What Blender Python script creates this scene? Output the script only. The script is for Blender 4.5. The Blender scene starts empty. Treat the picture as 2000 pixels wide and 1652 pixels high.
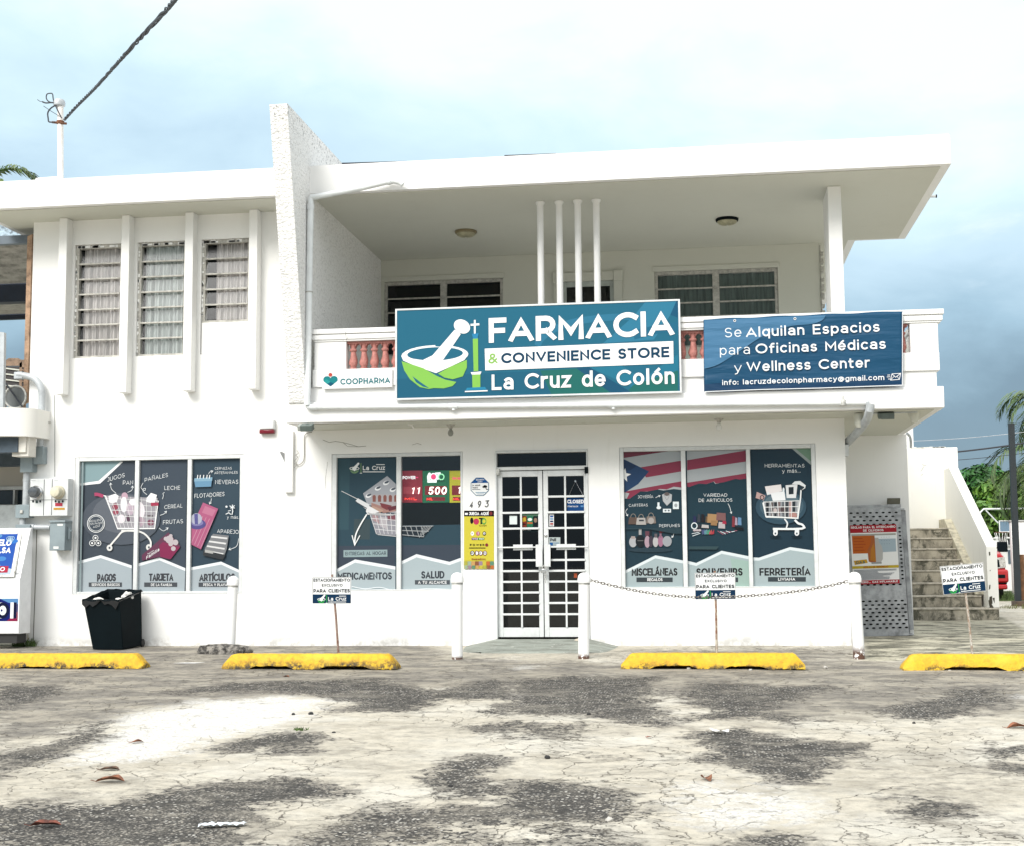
import bpy, bmesh, math, random
import numpy as np
from mathutils import Vector, Matrix, geometry, noise
random.seed(7)
SC = bpy.context.scene
COL = SC.collection
rad = math.radians

# ------------------------------------------------------------------ camera
F, CX, CY = 2671.0, 1000.0, 826.0              # focal length in photo pixels (photo is 2000 wide)
yaw, pitch, roll = rad(-7.98), rad(5.87), rad(-0.5)
CAM = Vector((0, -17, 1.009))
FWD = Vector((math.sin(yaw)*math.cos(pitch), math.cos(yaw)*math.cos(pitch), math.sin(pitch)))
_r = Vector((math.cos(yaw), -math.sin(yaw), 0)); _u = _r.cross(FWD)
RGT = math.cos(roll)*_r + math.sin(roll)*_u
UPV = -math.sin(roll)*_r + math.cos(roll)*_u
cd = bpy.data.cameras.new('camera'); cam = bpy.data.objects.new('camera', cd); COL.objects.link(cam)
cd.sensor_fit = 'HORIZONTAL'; cd.sensor_width = 36; cd.lens = 36*F/2000; cd.clip_end = 2000; cd.clip_start = 0.1
mw = Matrix.Identity(4)
for i in range(3):
    mw[i][0], mw[i][1], mw[i][2], mw[i][3] = RGT[i], UPV[i], -FWD[i], CAM[i]
cam.matrix_world = mw
SC.camera = cam

# ------------------------------------------------------------------ sky and sun
SUN_EL, SUN_AZ = rad(40), rad(203)              # azimuth clockwise from +Y: behind the camera, to its left
w = bpy.data.worlds.new('World'); SC.world = w; w.use_nodes = True
nt = w.node_tree; nt.nodes.clear(); N = nt.nodes.new; LK = nt.links.new
out = N('ShaderNodeOutputWorld'); bg = N('ShaderNodeBackground'); bg.inputs['Strength'].default_value = 0.1
sky = N('ShaderNodeTexSky'); sky.sky_type = 'NISHITA'; sky.sun_disc = False
sky.sun_elevation = SUN_EL; sky.sun_rotation = SUN_AZ
tc = N('ShaderNodeTexCoord'); sep = N('ShaderNodeSeparateXYZ'); LK(tc.outputs['Generated'], sep.inputs[0])
mp = N('ShaderNodeMapping'); mp.inputs['Scale'].default_value = (1.0, 1.0, 2.1); LK(tc.outputs['Generated'], mp.inputs[0])
def wn(scale, detail, rough, loc=(0, 0, 0), dist=0.0):
    m = N('ShaderNodeMapping'); m.inputs['Location'].default_value = loc; LK(mp.outputs[0], m.inputs[0])
    n = N('ShaderNodeTexNoise'); n.inputs['Scale'].default_value = scale; n.inputs['Detail'].default_value = detail
    n.inputs['Roughness'].default_value = rough; n.inputs['Distortion'].default_value = dist; LK(m.outputs[0], n.inputs[0]); return n.outputs[0]
def mth(op, a, b=None, c=None, clamp=False):
    m = N('ShaderNodeMath'); m.operation = op; m.use_clamp = clamp
    for i, v in enumerate((a, b, c)):
        if v is None: continue
        if isinstance(v, (int, float)): m.inputs[i].default_value = v
        else: LK(v, m.inputs[i])
    return m.outputs[0]
n1 = wn(2.6, 5, 0.5, (0.3, 0.1, 0.7)); n2 = wn(7.0, 7, 0.6, (2.0, 0.4, 0.2), 0.35)
hgt = mth('ADD', sep.outputs[2], mth('MULTIPLY', mth('SUBTRACT', n1, 0.5), 0.36))
hgt = mth('ADD', hgt, mth('MULTIPLY', mth('SUBTRACT', n2, 0.5), 0.13))
rmp = N('ShaderNodeValToRGB'); LK(hgt, rmp.inputs[0]); cr = rmp.color_ramp
stops = [(0.0, (.13, .19, .24)), (.10, (.165, .25, .32)), (.17, (.30, .44, .54)), (.235, (.46, .61, .71)), (.29, (.56, .72, .79)), (.36, (.74, .82, .83)), (1.0, (.95, .95, .94))]
cr.elements[0].position = 0; cr.elements[0].color = (*stops[0][1], 1); cr.elements[1].position = 1; cr.elements[1].color = (*stops[-1][1], 1)
for p, c in stops[1:-1]:
    e = cr.elements.new(p); e.color = (*c, 1)
puff = N('ShaderNodeMapRange'); puff.interpolation_type = 'SMOOTHSTEP'
LK(wn(5.0, 8, 0.58, (5.1, 3.3, 1.2), 0.2), puff.inputs[0]); puff.inputs[1].default_value = 0.56; puff.inputs[2].default_value = 0.74
mixp = N('ShaderNodeMix'); mixp.data_type = 'RGBA'; LK(mth('MULTIPLY', puff.outputs[0], 0.8), mixp.inputs[0]); LK(rmp.outputs[0], mixp.inputs[6]); mixp.inputs[7].default_value = (.74, .83, .87, 1)
# the sky opposite the storm front (behind the photographer) is bright overcast
back = N('ShaderNodeMapRange'); LK(sep.outputs[1], back.inputs[0]); back.inputs[1].default_value = 0.35; back.inputs[2].default_value = -0.5
upm = N('ShaderNodeMapRange'); LK(sep.outputs[2], upm.inputs[0]); upm.inputs[1].default_value = 0.14; upm.inputs[2].default_value = 0.34
mixb = N('ShaderNodeMix'); mixb.data_type = 'RGBA'; LK(mth('MULTIPLY', back.outputs[0], upm.outputs[0]), mixb.inputs[0]); LK(mixp.outputs[2], mixb.inputs[6]); mixb.inputs[7].default_value = (1.2, 1.21, 1.21, 1)
mul = N('ShaderNodeVectorMath'); mul.operation = 'SCALE'; LK(mixb.outputs[2], mul.inputs[0]); mul.inputs['Scale'].default_value = 8.6
mixs = N('ShaderNodeMix'); mixs.data_type = 'RGBA'; mixs.inputs[0].default_value = 0.93; LK(sky.outputs[0], mixs.inputs[6]); LK(mul.outputs[0], mixs.inputs[7])
LK(mixs.outputs[2], bg.inputs['Color']); LK(bg.outputs[0], out.inputs[0])
sl = bpy.data.lights.new('sun', 'SUN'); sl.energy = 2.2; sl.angle = rad(26); sl.color = (1, .965, .91)
so = bpy.data.objects.new('sun', sl); COL.objects.link(so)
sd = Vector((math.sin(SUN_AZ)*math.cos(SUN_EL), math.cos(SUN_AZ)*math.cos(SUN_EL), math.sin(SUN_EL)))
so.rotation_euler = (-sd).to_track_quat('-Z', 'Y').to_euler(); so.location = sd*40
SC.view_settings.view_transform = 'Standard'; SC.view_settings.look = 'None'; SC.view_settings.gamma = 1
SC.view_settings.exposure = 0.7
SC.render.engine = 'CYCLES'
SC.cycles.max_bounces = 8; SC.cycles.transparent_max_bounces = 12; SC.cycles.use_denoising = True
E_ART = 1.95                                     # how much brighter the facade renders than its albedo

# ------------------------------------------------------------------ photo pixel -> point on a known plane
def ray(x, y): return RGT*((x-CX)/F) - UPV*((y-CY)/F) + FWD
def P(x, y, Y=0.0):
    d = ray(x, y); return CAM + d*((Y-CAM.y)/d.y)
def PZ(x, y, Z):
    d = ray(x, y); return CAM + d*((Z-CAM.z)/d.z)
def PX(x, y, X):
    d = ray(x, y); return CAM + d*((X-CAM.x)/d.x)
SLOPE = 0.025
def gz(Y): return SLOPE*Y if Y < 0 else 0.0
def G(x, y):
    d = ray(x, y); t = (SLOPE*CAM.y-CAM.z)/(d.z-SLOPE*d.y); p = CAM+d*t
    return p if p.y <= 0 else PZ(x, y, 0)
def span(x0, y0, x1, y1, Y):                     # px corners top-left, bottom-right -> X0, X1, Z0, Z1
    a, b = P(x0, y0, Y), P(x1, y1, Y); return a.x, b.x, b.z, a.z

# ------------------------------------------------------------------ materials
def srgb(c): return tuple(((v/255)/12.92 if v/255 <= .04045 else ((v/255+.055)/1.055)**2.4) for v in c)
class NT:
    def __init__(s, name):
        s.m = bpy.data.materials.new(name); s.m.use_nodes = True; s.t = s.m.node_tree; s.b = s.t.nodes['Principled BSDF']
    def n(s, k, **kw):
        o = s.t.nodes.new(k)
        for a, v in kw.items(): setattr(o, a, v)
        return o
    def l(s, a, b): s.t.links.new(a, b)
    def co(s, kind='Object'):
        if not hasattr(s, '_c'): s._c = s.n('ShaderNodeNewGeometry').outputs['Position'] if kind == 'World' else s.n('ShaderNodeTexCoord').outputs[kind]
        return s._c
    def noise(s, scale, detail=4, rough=.55, vec=None, dist=0, sc3=None):
        v = vec or s.co()
        if sc3:
            mpn = s.n('ShaderNodeMapping'); mpn.inputs['Scale'].default_value = sc3; s.l(v, mpn.inputs[0]); v = mpn.outputs[0]
        o = s.n('ShaderNodeTexNoise'); o.inputs['Scale'].default_value = scale; o.inputs['Detail'].default_value = detail
        o.inputs['Roughness'].default_value = rough; o.inputs['Distortion'].default_value = dist; s.l(v, o.inputs[0]); return o.outputs[0]
    def ss(s, v, a, b, o0=0., o1=1.):
        o = s.n('ShaderNodeMapRange', interpolation_type='SMOOTHSTEP'); s.l(v, o.inputs[0])
        o.inputs[1].default_value = a; o.inputs[2].default_value = b; o.inputs[3].default_value = o0; o.inputs[4].default_value = o1; return o.outputs[0]
    def mix(s, f, a, b):
        o = s.n('ShaderNodeMix', data_type='RGBA')
        for i, v in ((0, f), (6, a), (7, b)):
            if isinstance(v, (int, float)): o.inputs[i].default_value = v
            elif isinstance(v, tuple): o.inputs[i].default_value = (*v[:3], 1)
            else: s.l(v, o.inputs[i])
        return o.outputs[2]
    def math(s, op, a, b=0., clamp=False):
        o = s.n('ShaderNodeMath', operation=op, use_clamp=clamp)
        for i, v in ((0, a), (1, b)):
            if isinstance(v, (int, float)): o.inputs[i].default_value = v
            else: s.l(v, o.inputs[i])
        return o.outputs[0]
    def bump(s, h, strength=.3, dist=.01):
        o = s.n('ShaderNodeBump'); o.inputs['Strength'].default_value = strength; o.inputs['Distance'].default_value = dist
        s.l(h, o.inputs['Height']); s.l(o.outputs[0], s.b.inputs['Normal']); return o
    def set(s, col=None, rough=.6, metal=0, spec=.5):
        if col is not None:
            if isinstance(col, tuple): s.b.inputs['Base Color'].default_value = (*col[:3], 1)
            else: s.l(col, s.b.inputs['Base Color'])
        if isinstance(rough, (int, float)): s.b.inputs['Roughness'].default_value = rough
        else: s.l(rough, s.b.inputs['Roughness'])
        s.b.inputs['Metallic'].default_value = metal; s.b.inputs['Specular IOR Level'].default_value = spec
def simple(name, col, rough=.6, metal=0, var=.12, scale=6, bump=0, dark=None, spec=.5):
    t = NT(name); d = dark or tuple(c*(1-var*2.2) for c in col)
    f = t.ss(t.noise(scale, 6, .65), .35, .75)
    t.set(t.mix(f, tuple(c*(1+var*.4) for c in col), d), rough, metal, spec)
    if bump: t.bump(t.noise(scale*9, 5, .6), bump, .01)
    return t.m
_ink = {}
def ink(c, gloss=False, k=None):
    """printed colour: c is how it looks in the photo in daylight (sRGB 0-255)"""
    key = (tuple(c), gloss)
    if key not in _ink:
        m = NT('printed_colour'); base = tuple(min(.84, v/E_ART) for v in srgb(c)) if min(c) < 222 else tuple(.76*v for v in srgb(c))
        m.set(base, .5, 0, .12)
        if gloss:
            m.b.inputs['Coat Weight'].default_value = .55; m.b.inputs['Coat Roughness'].default_value = .03
        _ink[key] = m.m
    return _ink[key]

def wall_mat(name, base=(.80, .80, .785), bump=.12, dirt=.25, bscale=55, stain=.5):
    t = NT(name); p = t.co('World')
    z = t.n('ShaderNodeSeparateXYZ'); t.l(p, z.inputs[0])
    blot = t.ss(t.noise(1.3, 6, .62, p), .5, .78)
    c = t.mix(t.math('MULTIPLY', blot, .35), base, tuple(v*.9 for v in base))
    streak = t.ss(t.noise(2.2, 7, .7, p, .3, (2.2, 2.2, .35)), .55, .8)
    c = t.mix(t.math('MULTIPLY', streak, stain*.35), c, (.5, .49, .44))
    foot = t.math('MULTIPLY', t.ss(z.outputs[2], .02, .16, 1, 0), t.ss(t.noise(7, 6, .7, p), .42, .62))   # splash marks along the foot of the wall
    c = t.mix(t.math('MULTIPLY', foot, dirt*2), c, (.33, .31, .27))
    spk = t.ss(t.noise(38, 3, .5, p), .73, .78)
    c = t.mix(t.math('MULTIPLY', spk, .3), c, (.3, .3, .28))
    t.set(c, .75, 0, .25)
    h = t.math('ADD', t.noise(bscale, 5, .6, p), t.math('MULTIPLY', t.noise(4, 3, .5, p), 1.2))
    t.bump(h, bump, .012); return t.m
M = {}
M['wall'] = wall_mat('painted_wall')
M['slabp'] = wall_mat('painted_concrete', (.80, .80, .79), .08, .1)
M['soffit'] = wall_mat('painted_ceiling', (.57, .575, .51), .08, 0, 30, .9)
def rough_stucco():
    t = NT('rough_stucco'); p = t.co('World')
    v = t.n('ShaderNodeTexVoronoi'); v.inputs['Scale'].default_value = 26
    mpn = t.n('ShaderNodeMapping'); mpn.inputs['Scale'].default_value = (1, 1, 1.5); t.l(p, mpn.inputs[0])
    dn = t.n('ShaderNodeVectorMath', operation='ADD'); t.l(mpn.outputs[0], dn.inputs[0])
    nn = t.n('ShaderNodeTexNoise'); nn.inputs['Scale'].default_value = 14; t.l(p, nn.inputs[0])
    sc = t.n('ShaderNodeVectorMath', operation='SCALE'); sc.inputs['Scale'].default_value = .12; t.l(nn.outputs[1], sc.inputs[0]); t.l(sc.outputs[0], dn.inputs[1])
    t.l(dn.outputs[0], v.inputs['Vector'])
    z = t.n('ShaderNodeSeparateXYZ'); t.l(p, z.inputs[0])
    mold = t.math('MULTIPLY', t.ss(t.noise(24, 5, .7, p), .56, .66), t.ss(z.outputs[2], 5.9, 6.5, 0, 1))
    pit_shade = t.math('MULTIPLY', t.ss(v.outputs[0], .55, .75), .35)  # shade of the stucco crevices, painted into the colour
    c = t.mix(pit_shade, (.81, .81, .8), (.45, .45, .43)); c = t.mix(mold, c, (.08, .08, .08))
    t.set(c, .85, 0, .2)
    h = t.math('ADD', t.math('MULTIPLY', v.outputs[0], -1.2), t.noise(60, 4, .6, p))
    t.bump(h, .55, .018); return t.m
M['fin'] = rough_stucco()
M['white_metal'] = simple('white_aluminium', (.62, .64, .64), .42, 0, .06, 9)
M['old_alu'] = simple('weathered_aluminium', (.50, .50, .47), .5, .25, .25, 22, .15)
M['frame_dim'] = simple('aged_window_frame', (.46, .45, .41), .6, 0, .2, 18, .1)
M['pvc'] = simple('white_pipe', (.72, .75, .76), .35, 0, .06, 5)
M['greypipe'] = simple('grey_pipe', (.46, .49, .51), .45, .1, .12, 8)
M['greybox'] = simple('grey_enamel', (.24, .29, .31), .4, .1, .08, 5)
M['galv'] = simple('galvanised_steel', (.36, .37, .38), .42, .55, .22, 7, .05)
M['rust'] = simple('rusty_steel', (.20, .085, .045), .8, .2, .35, 20, .3)
M['black'] = simple('black_plastic', (.003, .007, .009), .7, 0, .1, 4, spec=.08)
M['blackbag'] = simple('black_bag', (.008, .009, .011), .3, 0, .1, 8, .4)
M['rubber'] = simple('dark_rubber', (.02, .02, .02), .7, 0, .1, 8)
M['wire'] = simple('cable_sheath', (.035, .04, .05), .6, 0, .15, 30)
M['pink'] = simple('pink_plaster', (.44, .18, .155), .75, 0, .2, 14, .15)
M['teal_shade'] = simple('teal_shade_backing', (.006, .026, .036), .9, 0, .1, 2)  # teal near-black backing: interior shade and glass tint put into its colour
M['room_shade'] = simple('shade_backing', (.012, .014, .016), .9, 0, .1, 2)  # near-black backing behind glass, the interior's shade painted in
M['chrome'] = simple('polished_metal', (.6, .6, .6), .2, .9, .05, 5)
def glass(name, tint=(.55, .6, .6), rough=.02, refl=1.0, dirt=0.0):
    t = NT(name); nt_ = t.t
    g = t.n('ShaderNodeBsdfGlossy'); g.inputs['Roughness'].default_value = rough; g.inputs['Color'].default_value = (.95, .97, 1, 1)
    tr = t.n('ShaderNodeBsdfTransparent'); tr.inputs['Color'].default_value = (*tint, 1)
    fr = t.n('ShaderNodeFresnel'); fr.inputs[0].default_value = 1.5
    mx = t.n('ShaderNodeMixShader'); t.l(t.math('MULTIPLY', fr.outputs[0], refl, True), mx.inputs[0]); t.l(tr.outputs[0], mx.inputs[1]); t.l(g.outputs[0], mx.inputs[2])
    t.l(mx.outputs[0], nt_.nodes['Material Output'].inputs[0]); nt_.nodes.remove(t.b); return t.m
M['glass'] = glass('window_glass', (.90, .93, .93))
M['glass_louvre'] = glass('louvre_glass', (.90, .92, .92), .15, .32)
M['glass_dark'] = glass('tinted_glass', (.20, .28, .31))

# ------------------------------------------------------------------ mesh helpers
class MB:
    def __init__(s): s.v = []; s.f = []; s.mi = []
    def add(s, vs, fs, mi=0):
        o = len(s.v); s.v += [tuple(v) for v in vs]
        for f in fs: s.f.append(tuple(i+o for i in f)); s.mi.append(mi)
        return s
    def box(s, x0, x1, y0, y1, z0, z1, mi=0):
        v = [(x, y, z) for x in (x0, x1) for y in (y0, y1) for z in (z0, z1)]
        return s.add(v, [(0, 1, 3, 2), (4, 6, 7, 5), (0, 4, 5, 1), (2, 3, 7, 6), (0, 2, 6, 4), (1, 5, 7, 3)], mi)
    def obox(s, c, ax, ay, az, mi=0):            # centre and three half-axis vectors
        c = Vector(c); v = [c+a*Vector(ax)+b*Vector(ay)+d*Vector(az) for a in (-1, 1) for b in (-1, 1) for d in (-1, 1)]
        return s.add(v, [(0, 1, 3, 2), (4, 6, 7, 5), (0, 4, 5, 1), (2, 3, 7, 6), (0, 2, 6, 4), (1, 5, 7, 3)], mi)
    def prism(s, pts, d, mi=0):                  # convex or concave outline extruded by d
        pts = [Vector(p) for p in pts]; d = Vector(d); n = len(pts)
        tris = geometry.tessellate_polygon([pts])
        s.add(pts, tris, mi); s.add([p+d for p in pts], [tuple(reversed(t)) for t in tris], mi)
        s.add(pts+[p+d for p in pts], [(i, (i+1) % n, n+(i+1) % n, n+i) for i in range(n)], mi); return s
    def tube(s, path, r, n=10, mi=0, caps=True):
        path = [Vector(p) for p in path]; rs = r if isinstance(r, (list, tuple)) else [r]*len(path)
        rings = []; ref = None
        for i, p in enumerate(path):
            t = (path[min(i+1, len(path)-1)]-path[max(i-1, 0)]).normalized()
            if ref is None: ref = t.orthogonal().normalized()
            a = (ref-t*ref.dot(t)).normalized(); b = t.cross(a); ref = a
            rings.append([p+rs[i]*(math.cos(2*math.pi*k/n)*a+math.sin(2*math.pi*k/n)*b) for k in range(n)])
        vs = [v for g in rings for v in g]; fs = []
        for i in range(len(rings)-1):
            for k in range(n): fs.append((i*n+k, i*n+(k+1) % n, (i+1)*n+(k+1) % n, (i+1)*n+k))
        if caps: fs += [tuple(reversed(range(n))), tuple(range((len(rings)-1)*n, len(rings)*n))]
        return s.add(vs, fs, mi)
    def lathe(s, prof, c, n=20, axis='z', mi=0):
        c = Vector(c); vs = []; fs = []
        for r, h in prof:
            for k in range(n):
                a = 2*math.pi*k/n; u, v = r*math.cos(a), r*math.sin(a)
                vs.append(c+(Vector((u, v, h)) if axis == 'z' else Vector((u, h, v)) if axis == 'y' else Vector((h, u, v))))
        for i in range(len(prof)-1):
            for k in range(n): fs.append((i*n+k, i*n+(k+1) % n, (i+1)*n+(k+1) % n, (i+1)*n+k))
        fs += [tuple(reversed(range(n))), tuple(range((len(prof)-1)*n, len(prof)*n))]
        return s.add(vs, fs, mi)
    def build(s, name, mats, parent=None, bevel=0, smooth=True, recalc=True, keep=False):
        if not isinstance(mats, (list, tuple)): mats = [mats]
        V = np.array(s.v); org = Vector((0, 0, 0)) if keep else Vector(((V[:, 0].min()+V[:, 0].max())/2, (V[:, 1].min()+V[:, 1].max())/2, V[:, 2].min()))
        me = bpy.data.meshes.new(name); me.from_pydata([tuple(Vector(v)-org) for v in s.v], [], s.f)
        for m in mats: me.materials.append(m)
        me.polygons.foreach_set('material_index', s.mi)
        if recalc:
            bm = bmesh.new(); bm.from_mesh(me); bmesh.ops.remove_doubles(bm, verts=bm.verts, dist=1e-5) if recalc == 'weld' else None
            bmesh.ops.recalc_face_normals(bm, faces=bm.faces); bm.to_mesh(me); bm.free()
        if smooth:
            me.polygons.foreach_set('use_smooth', [True]*len(me.polygons)); me.set_sharp_from_angle(angle=rad(38))
        o = bpy.data.objects.new(name, me); COL.objects.link(o)
        if parent is not None:
            o.parent = parent; o.location = org-world_loc(parent)
        else: o.location = org
        if bevel:
            b = o.modifiers.new('bevel', 'BEVEL'); b.width = bevel; b.segments = 2; b.limit_method = 'ANGLE'; b.angle_limit = rad(40)
        return o
def world_loc(o):
    v = Vector(o.location)
    while o.parent: o = o.parent; v += Vector(o.location)
    return v
def tag(o, label, cat, group=None, kind=None):
    o['label'] = label; o['category'] = cat
    if group: o['group'] = group
    if kind: o['kind'] = kind
    return o
def thing(name, label, cat, loc, group=None):
    o = bpy.data.objects.new(name, None); COL.objects.link(o); o.location = loc; o.empty_display_size = .1
    return tag(o, label, cat, group)
def struct(o): o['kind'] = 'structure'; return o
def arc(cx, cy, rx, ry, a0, a1, n=12): return [(cx+rx*math.cos(rad(a0+(a1-a0)*i/n)), cy+ry*math.sin(rad(a0+(a1-a0)*i/n))) for i in range(n+1)]
def catmull(pts, k=6):
    pts = [Vector(p) for p in pts]; o = []
    for i in range(len(pts)-1):
        a, b, c, d = pts[max(i-1, 0)], pts[i], pts[i+1], pts[min(i+2, len(pts)-1)]
        for j in range(k):
            t = j/k; o.append(.5*((2*b)+(c-a)*t+(2*a-5*b+4*c-d)*t*t+(3*b-a-3*c+d)*t**3))
    return o+[pts[-1]]

# ------------------------------------------------------------------ stroke lettering (drawn letter by letter, no font files)
def _G():
    A = arc; X = .74; g = {}
    def d(ch, w, *st, top=1., bot=0.): g[ch] = (w, st, top, bot)
    d('A', .86, [(0, 0), (.43, 1), (.86, 0)], [(.17, .28), (.69, .28)])
    d('B', .66, [(0, 0), (0, 1), (.36, 1)]+A(.36, .77, .24, .23, 90, -90, 8)+[(0, .54)], [(.36, .54)]+A(.38, .27, .28, .27, 90, -90, 8)+[(0, 0)])
    d('C', .84, A(.5, .5, .5, .5, 48, 312, 16))
    d('D', .80, [(0, 0), (0, 1), (.32, 1)]+A(.32, .5, .48, .5, 90, -90, 12)+[(0, 0)])
    d('E', .58, [(.58, 1), (0, 1), (0, 0), (.58, 0)], [(0, .51), (.52, .51)])
    d('F', .56, [(.56, 1), (0, 1), (0, 0)], [(0, .48), (.5, .48)])
    d('G', .86, A(.5, .5, .5, .5, 48, 330, 16)+[(.88, .47)])
    d('H', .70, [(0, 0), (0, 1)], [(.7, 0), (.7, 1)], [(0, .5), (.7, .5)])
    d('I', .02, [(.01, 0), (.01, 1)])
    d('J', .42, [(.1, 1), (.42, 1), (.42, .28)]+A(.2, .26, .22, .26, 0, -140, 8))
    d('K', .68, [(0, 0), (0, 1)], [(.64, 1), (0, .36)], [(.24, .56), (.68, 0)])
    d('L', .52, [(0, 1), (0, 0), (.52, 0)])
    d('M', .88, [(0, 0), (0, 1), (.44, .26), (.88, 1), (.88, 0)])
    d('N', .72, [(0, 0), (0, 1), (.72, 0), (.72, 1)])
    d('O', 1.0, A(.5, .5, .5, .5, 90, 450, 22))
    d('P', .64, [(0, 0), (0, 1), (.34, 1)]+A(.34, .67, .3, .33, 90, -90, 8)+[(0, .34)])
    d('Q', 1.0, A(.5, .5, .5, .5, 90, 450, 22), [(.55, .1), (.85, -.12)], bot=-.15)
    d('R', .66, [(0, 0), (0, 1), (.34, 1)]+A(.34, .68, .3, .32, 90, -90, 8)+[(0, .36)], [(.36, .36), (.66, 0)])
    d('S', .60, A(.3, .75, .28, .25, 35, 250, 10)+A(.3, .26, .3, .26, 65, -150, 10))
    d('T', .68, [(0, 1), (.68, 1)], [(.34, 1), (.34, 0)])
    d('U', .70, [(0, 1), (0, .34)]+A(.35, .34, .35, .34, 180, 360, 10)+[(.7, 1)])
    d('V', .82, [(0, 1), (.41, 0), (.82, 1)])
    d('W', 1.24, [(0, 1), (.32, 0), (.62, 1), (.92, 0), (1.24, 1)])
    d('X', .72, [(0, 0), (.72, 1)], [(0, 1), (.72, 0)])
    d('Y', .74, [(0, 1), (.37, .4), (.74, 1)], [(.37, .4), (.37, 0)])
    d('Z', .64, [(0, 1), (.64, 1), (0, 0), (.64, 0)])
    bowl = A(.29, .37, .29, .37, 90, 450, 16)
    d('a', .56, A(.28, .48, .26, .26, 140, 0, 8)+[(.54, 0)], A(.27, .21, .27, .21, 90, 450, 12), top=X)
    d('b', .58, [(0, 0), (0, 1.04)], bowl, top=1.04); d('d', .58, [(.58, 0), (.58, 1.04)], bowl, top=1.04)
    d('c', .52, A(.3, .37, .3, .37, 50, 310, 12), top=X)
    d('e', .58, [(.02, .37), (.56, .37)]+A(.29, .37, .29, .37, 0, 315, 14), top=X)
    d('f', .36, A(.3, .82, .18, .22, 70, 180, 6)+[(.12, 0)], [(0, .66), (.34, .66)], top=1.04)
    d('g', .58, bowl, [(.58, .74), (.58, -.02)]+A(.29, -.02, .29, .24, 0, -150, 8), top=X, bot=-.27)
    d('h', .52, [(0, 0), (0, 1.04)], [(0, .4)]+A(.26, .46, .26, .28, 180, 0, 8)+[(.52, 0)], top=1.04)
    d('i', .02, [(.01, 0), (.01, .68)], [(.01, 1.02), (.01, 1.03)], top=1.14)
    d('j', .12, [(.1, .74), (.1, -.1), (-.04, -.24)], [(.1, .92), (.1, 1.0)], top=1.04, bot=-.27)
    d('k', .5, [(0, 0), (0, 1.04)], [(.46, .74), (0, .28)], [(.18, .44), (.5, 0)], top=1.04)
    d('l', .02, [(.01, 0), (.01, 1.04)], top=1.04)
    hump = lambda x: [(x, .4)]+A(x+.23, .48, .23, .26, 180, 0, 8)+[(x+.46, 0)]
    d('m', .92, [(0, 0), (0, .74)], hump(0), hump(.46), top=X); d('n', .5, [(0, 0), (0, .74)], [(0, .4)]+A(.25, .47, .25, .27, 180, 0, 8)+[(.5, 0)], top=X)
    d('o', .6, A(.3, .37, .3, .37, 90, 450, 16), top=X)
    d('p', .58, [(0, -.27), (0, .74)], bowl, top=X, bot=-.27); d('q', .58, [(.58, -.27), (.58, .74)], bowl, top=X, bot=-.27)
    d('r', .32, [(0, 0), (0, .74)], [(0, .4)]+A(.28, .44, .28, .3, 180, 90, 5)+[(.32, .74)], top=X)
    d('s', .46, A(.23, .55, .21, .19, 35, 250, 8)+A(.23, .19, .23, .19, 65, -150, 8), top=X)
    d('t', .36, [(.12, .96), (.12, .2)]+A(.28, .18, .16, .18, 180, 290, 5), [(0, .7), (.34, .7)], top=.96)
    d('u', .5, [(0, .74), (0, .28)]+A(.25, .27, .25, .27, 180, 360, 8)+[(.5, .74)], [(.5, .3), (.5, 0)], top=X)
    d('v', .56, [(0, .74), (.28, 0), (.56, .74)], top=X); d('w', .86, [(0, .74), (.22, 0), (.43, .74), (.64, 0), (.86, .74)], top=X)
    d('x', .52, [(0, 0), (.52, .74)], [(0, .74), (.52, 0)], top=X)
    d('y', .56, [(0, .74), (.28, 0)], [(.56, .74), (.2, -.2), (.04, -.26)], top=X, bot=-.27)
    d('z', .48, [(0, .74), (.48, .74), (0, 0), (.48, 0)], top=X)
    d('0', .66, A(.33, .5, .33, .5, 90, 450, 18)); d('1', .24, [(0, .85), (.2, 1), (.2, 0)])
    d('3', .56, [(.02, 1), (.54, 1), (.26, .62)]+A(.26, .31, .3, .31, 80, -150, 9))
    d('4', .62, [(.44, 0), (.44, 1), (0, .28), (.62, .28)])
    d('5', .56, [(.52, 1), (.08, 1), (.04, .58)]+A(.26, .31, .3, .31, 110, -150, 9))
    d('9', .6, A(.3, .69, .3, .31, 0, 360, 14), [(.6, .69), (.5, .25), (.2, 0)])
    d('2', .56, A(.28, .72, .27, .28, 160, -30, 8)+[(0, 0), (.56, 0)])
    d('.', .03, [(0, 0), (0, .06)], top=.16); d(':', .03, [(0, 0), (0, .06)], [(0, .56), (0, .62)], top=.74); d('-', .3, [(0, .36), (.3, .36)])
    d('&', .72, [(.72, .0), (.16, .68)]+A(.33, .8, .19, .2, 200, -20, 8)+[(.46, .64), (.1, .38)]+A(.26, .22, .25, .22, 130, 290, 6)+[(.68, .42)])
    d('@', 1.0, A(.5, .38, .2, .24, 0, 360, 12), [(.7, .62), (.7, .25)]+A(.82, .26, .12, .12, 180, 340, 4)+A(.5, .38, .5, .5, -5, 290, 18), top=.9, bot=-.16)
    d(' ', .3); d("'", .05, [(.02, 1), (.02, .75)])
    d('!', .03, [(0, .3), (0, 1)], [(0, 0), (0, .06)])
    for a, b in (('á', 'a'), ('é', 'e'), ('ó', 'o'), ('í', 'i'), ('Í', 'I'), ('Á', 'A'), ('Ó', 'O'), ('É', 'E')):
        ww, st, tp, bt = g[b]; st = st[:1] if b == 'i' else st; m = ww/2; y = tp if b != 'i' else .74
        g[a] = (ww, tuple(st)+([(m-.05, y+.12), (m+.13, y+.3)],), tp+.35, bt)
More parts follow.
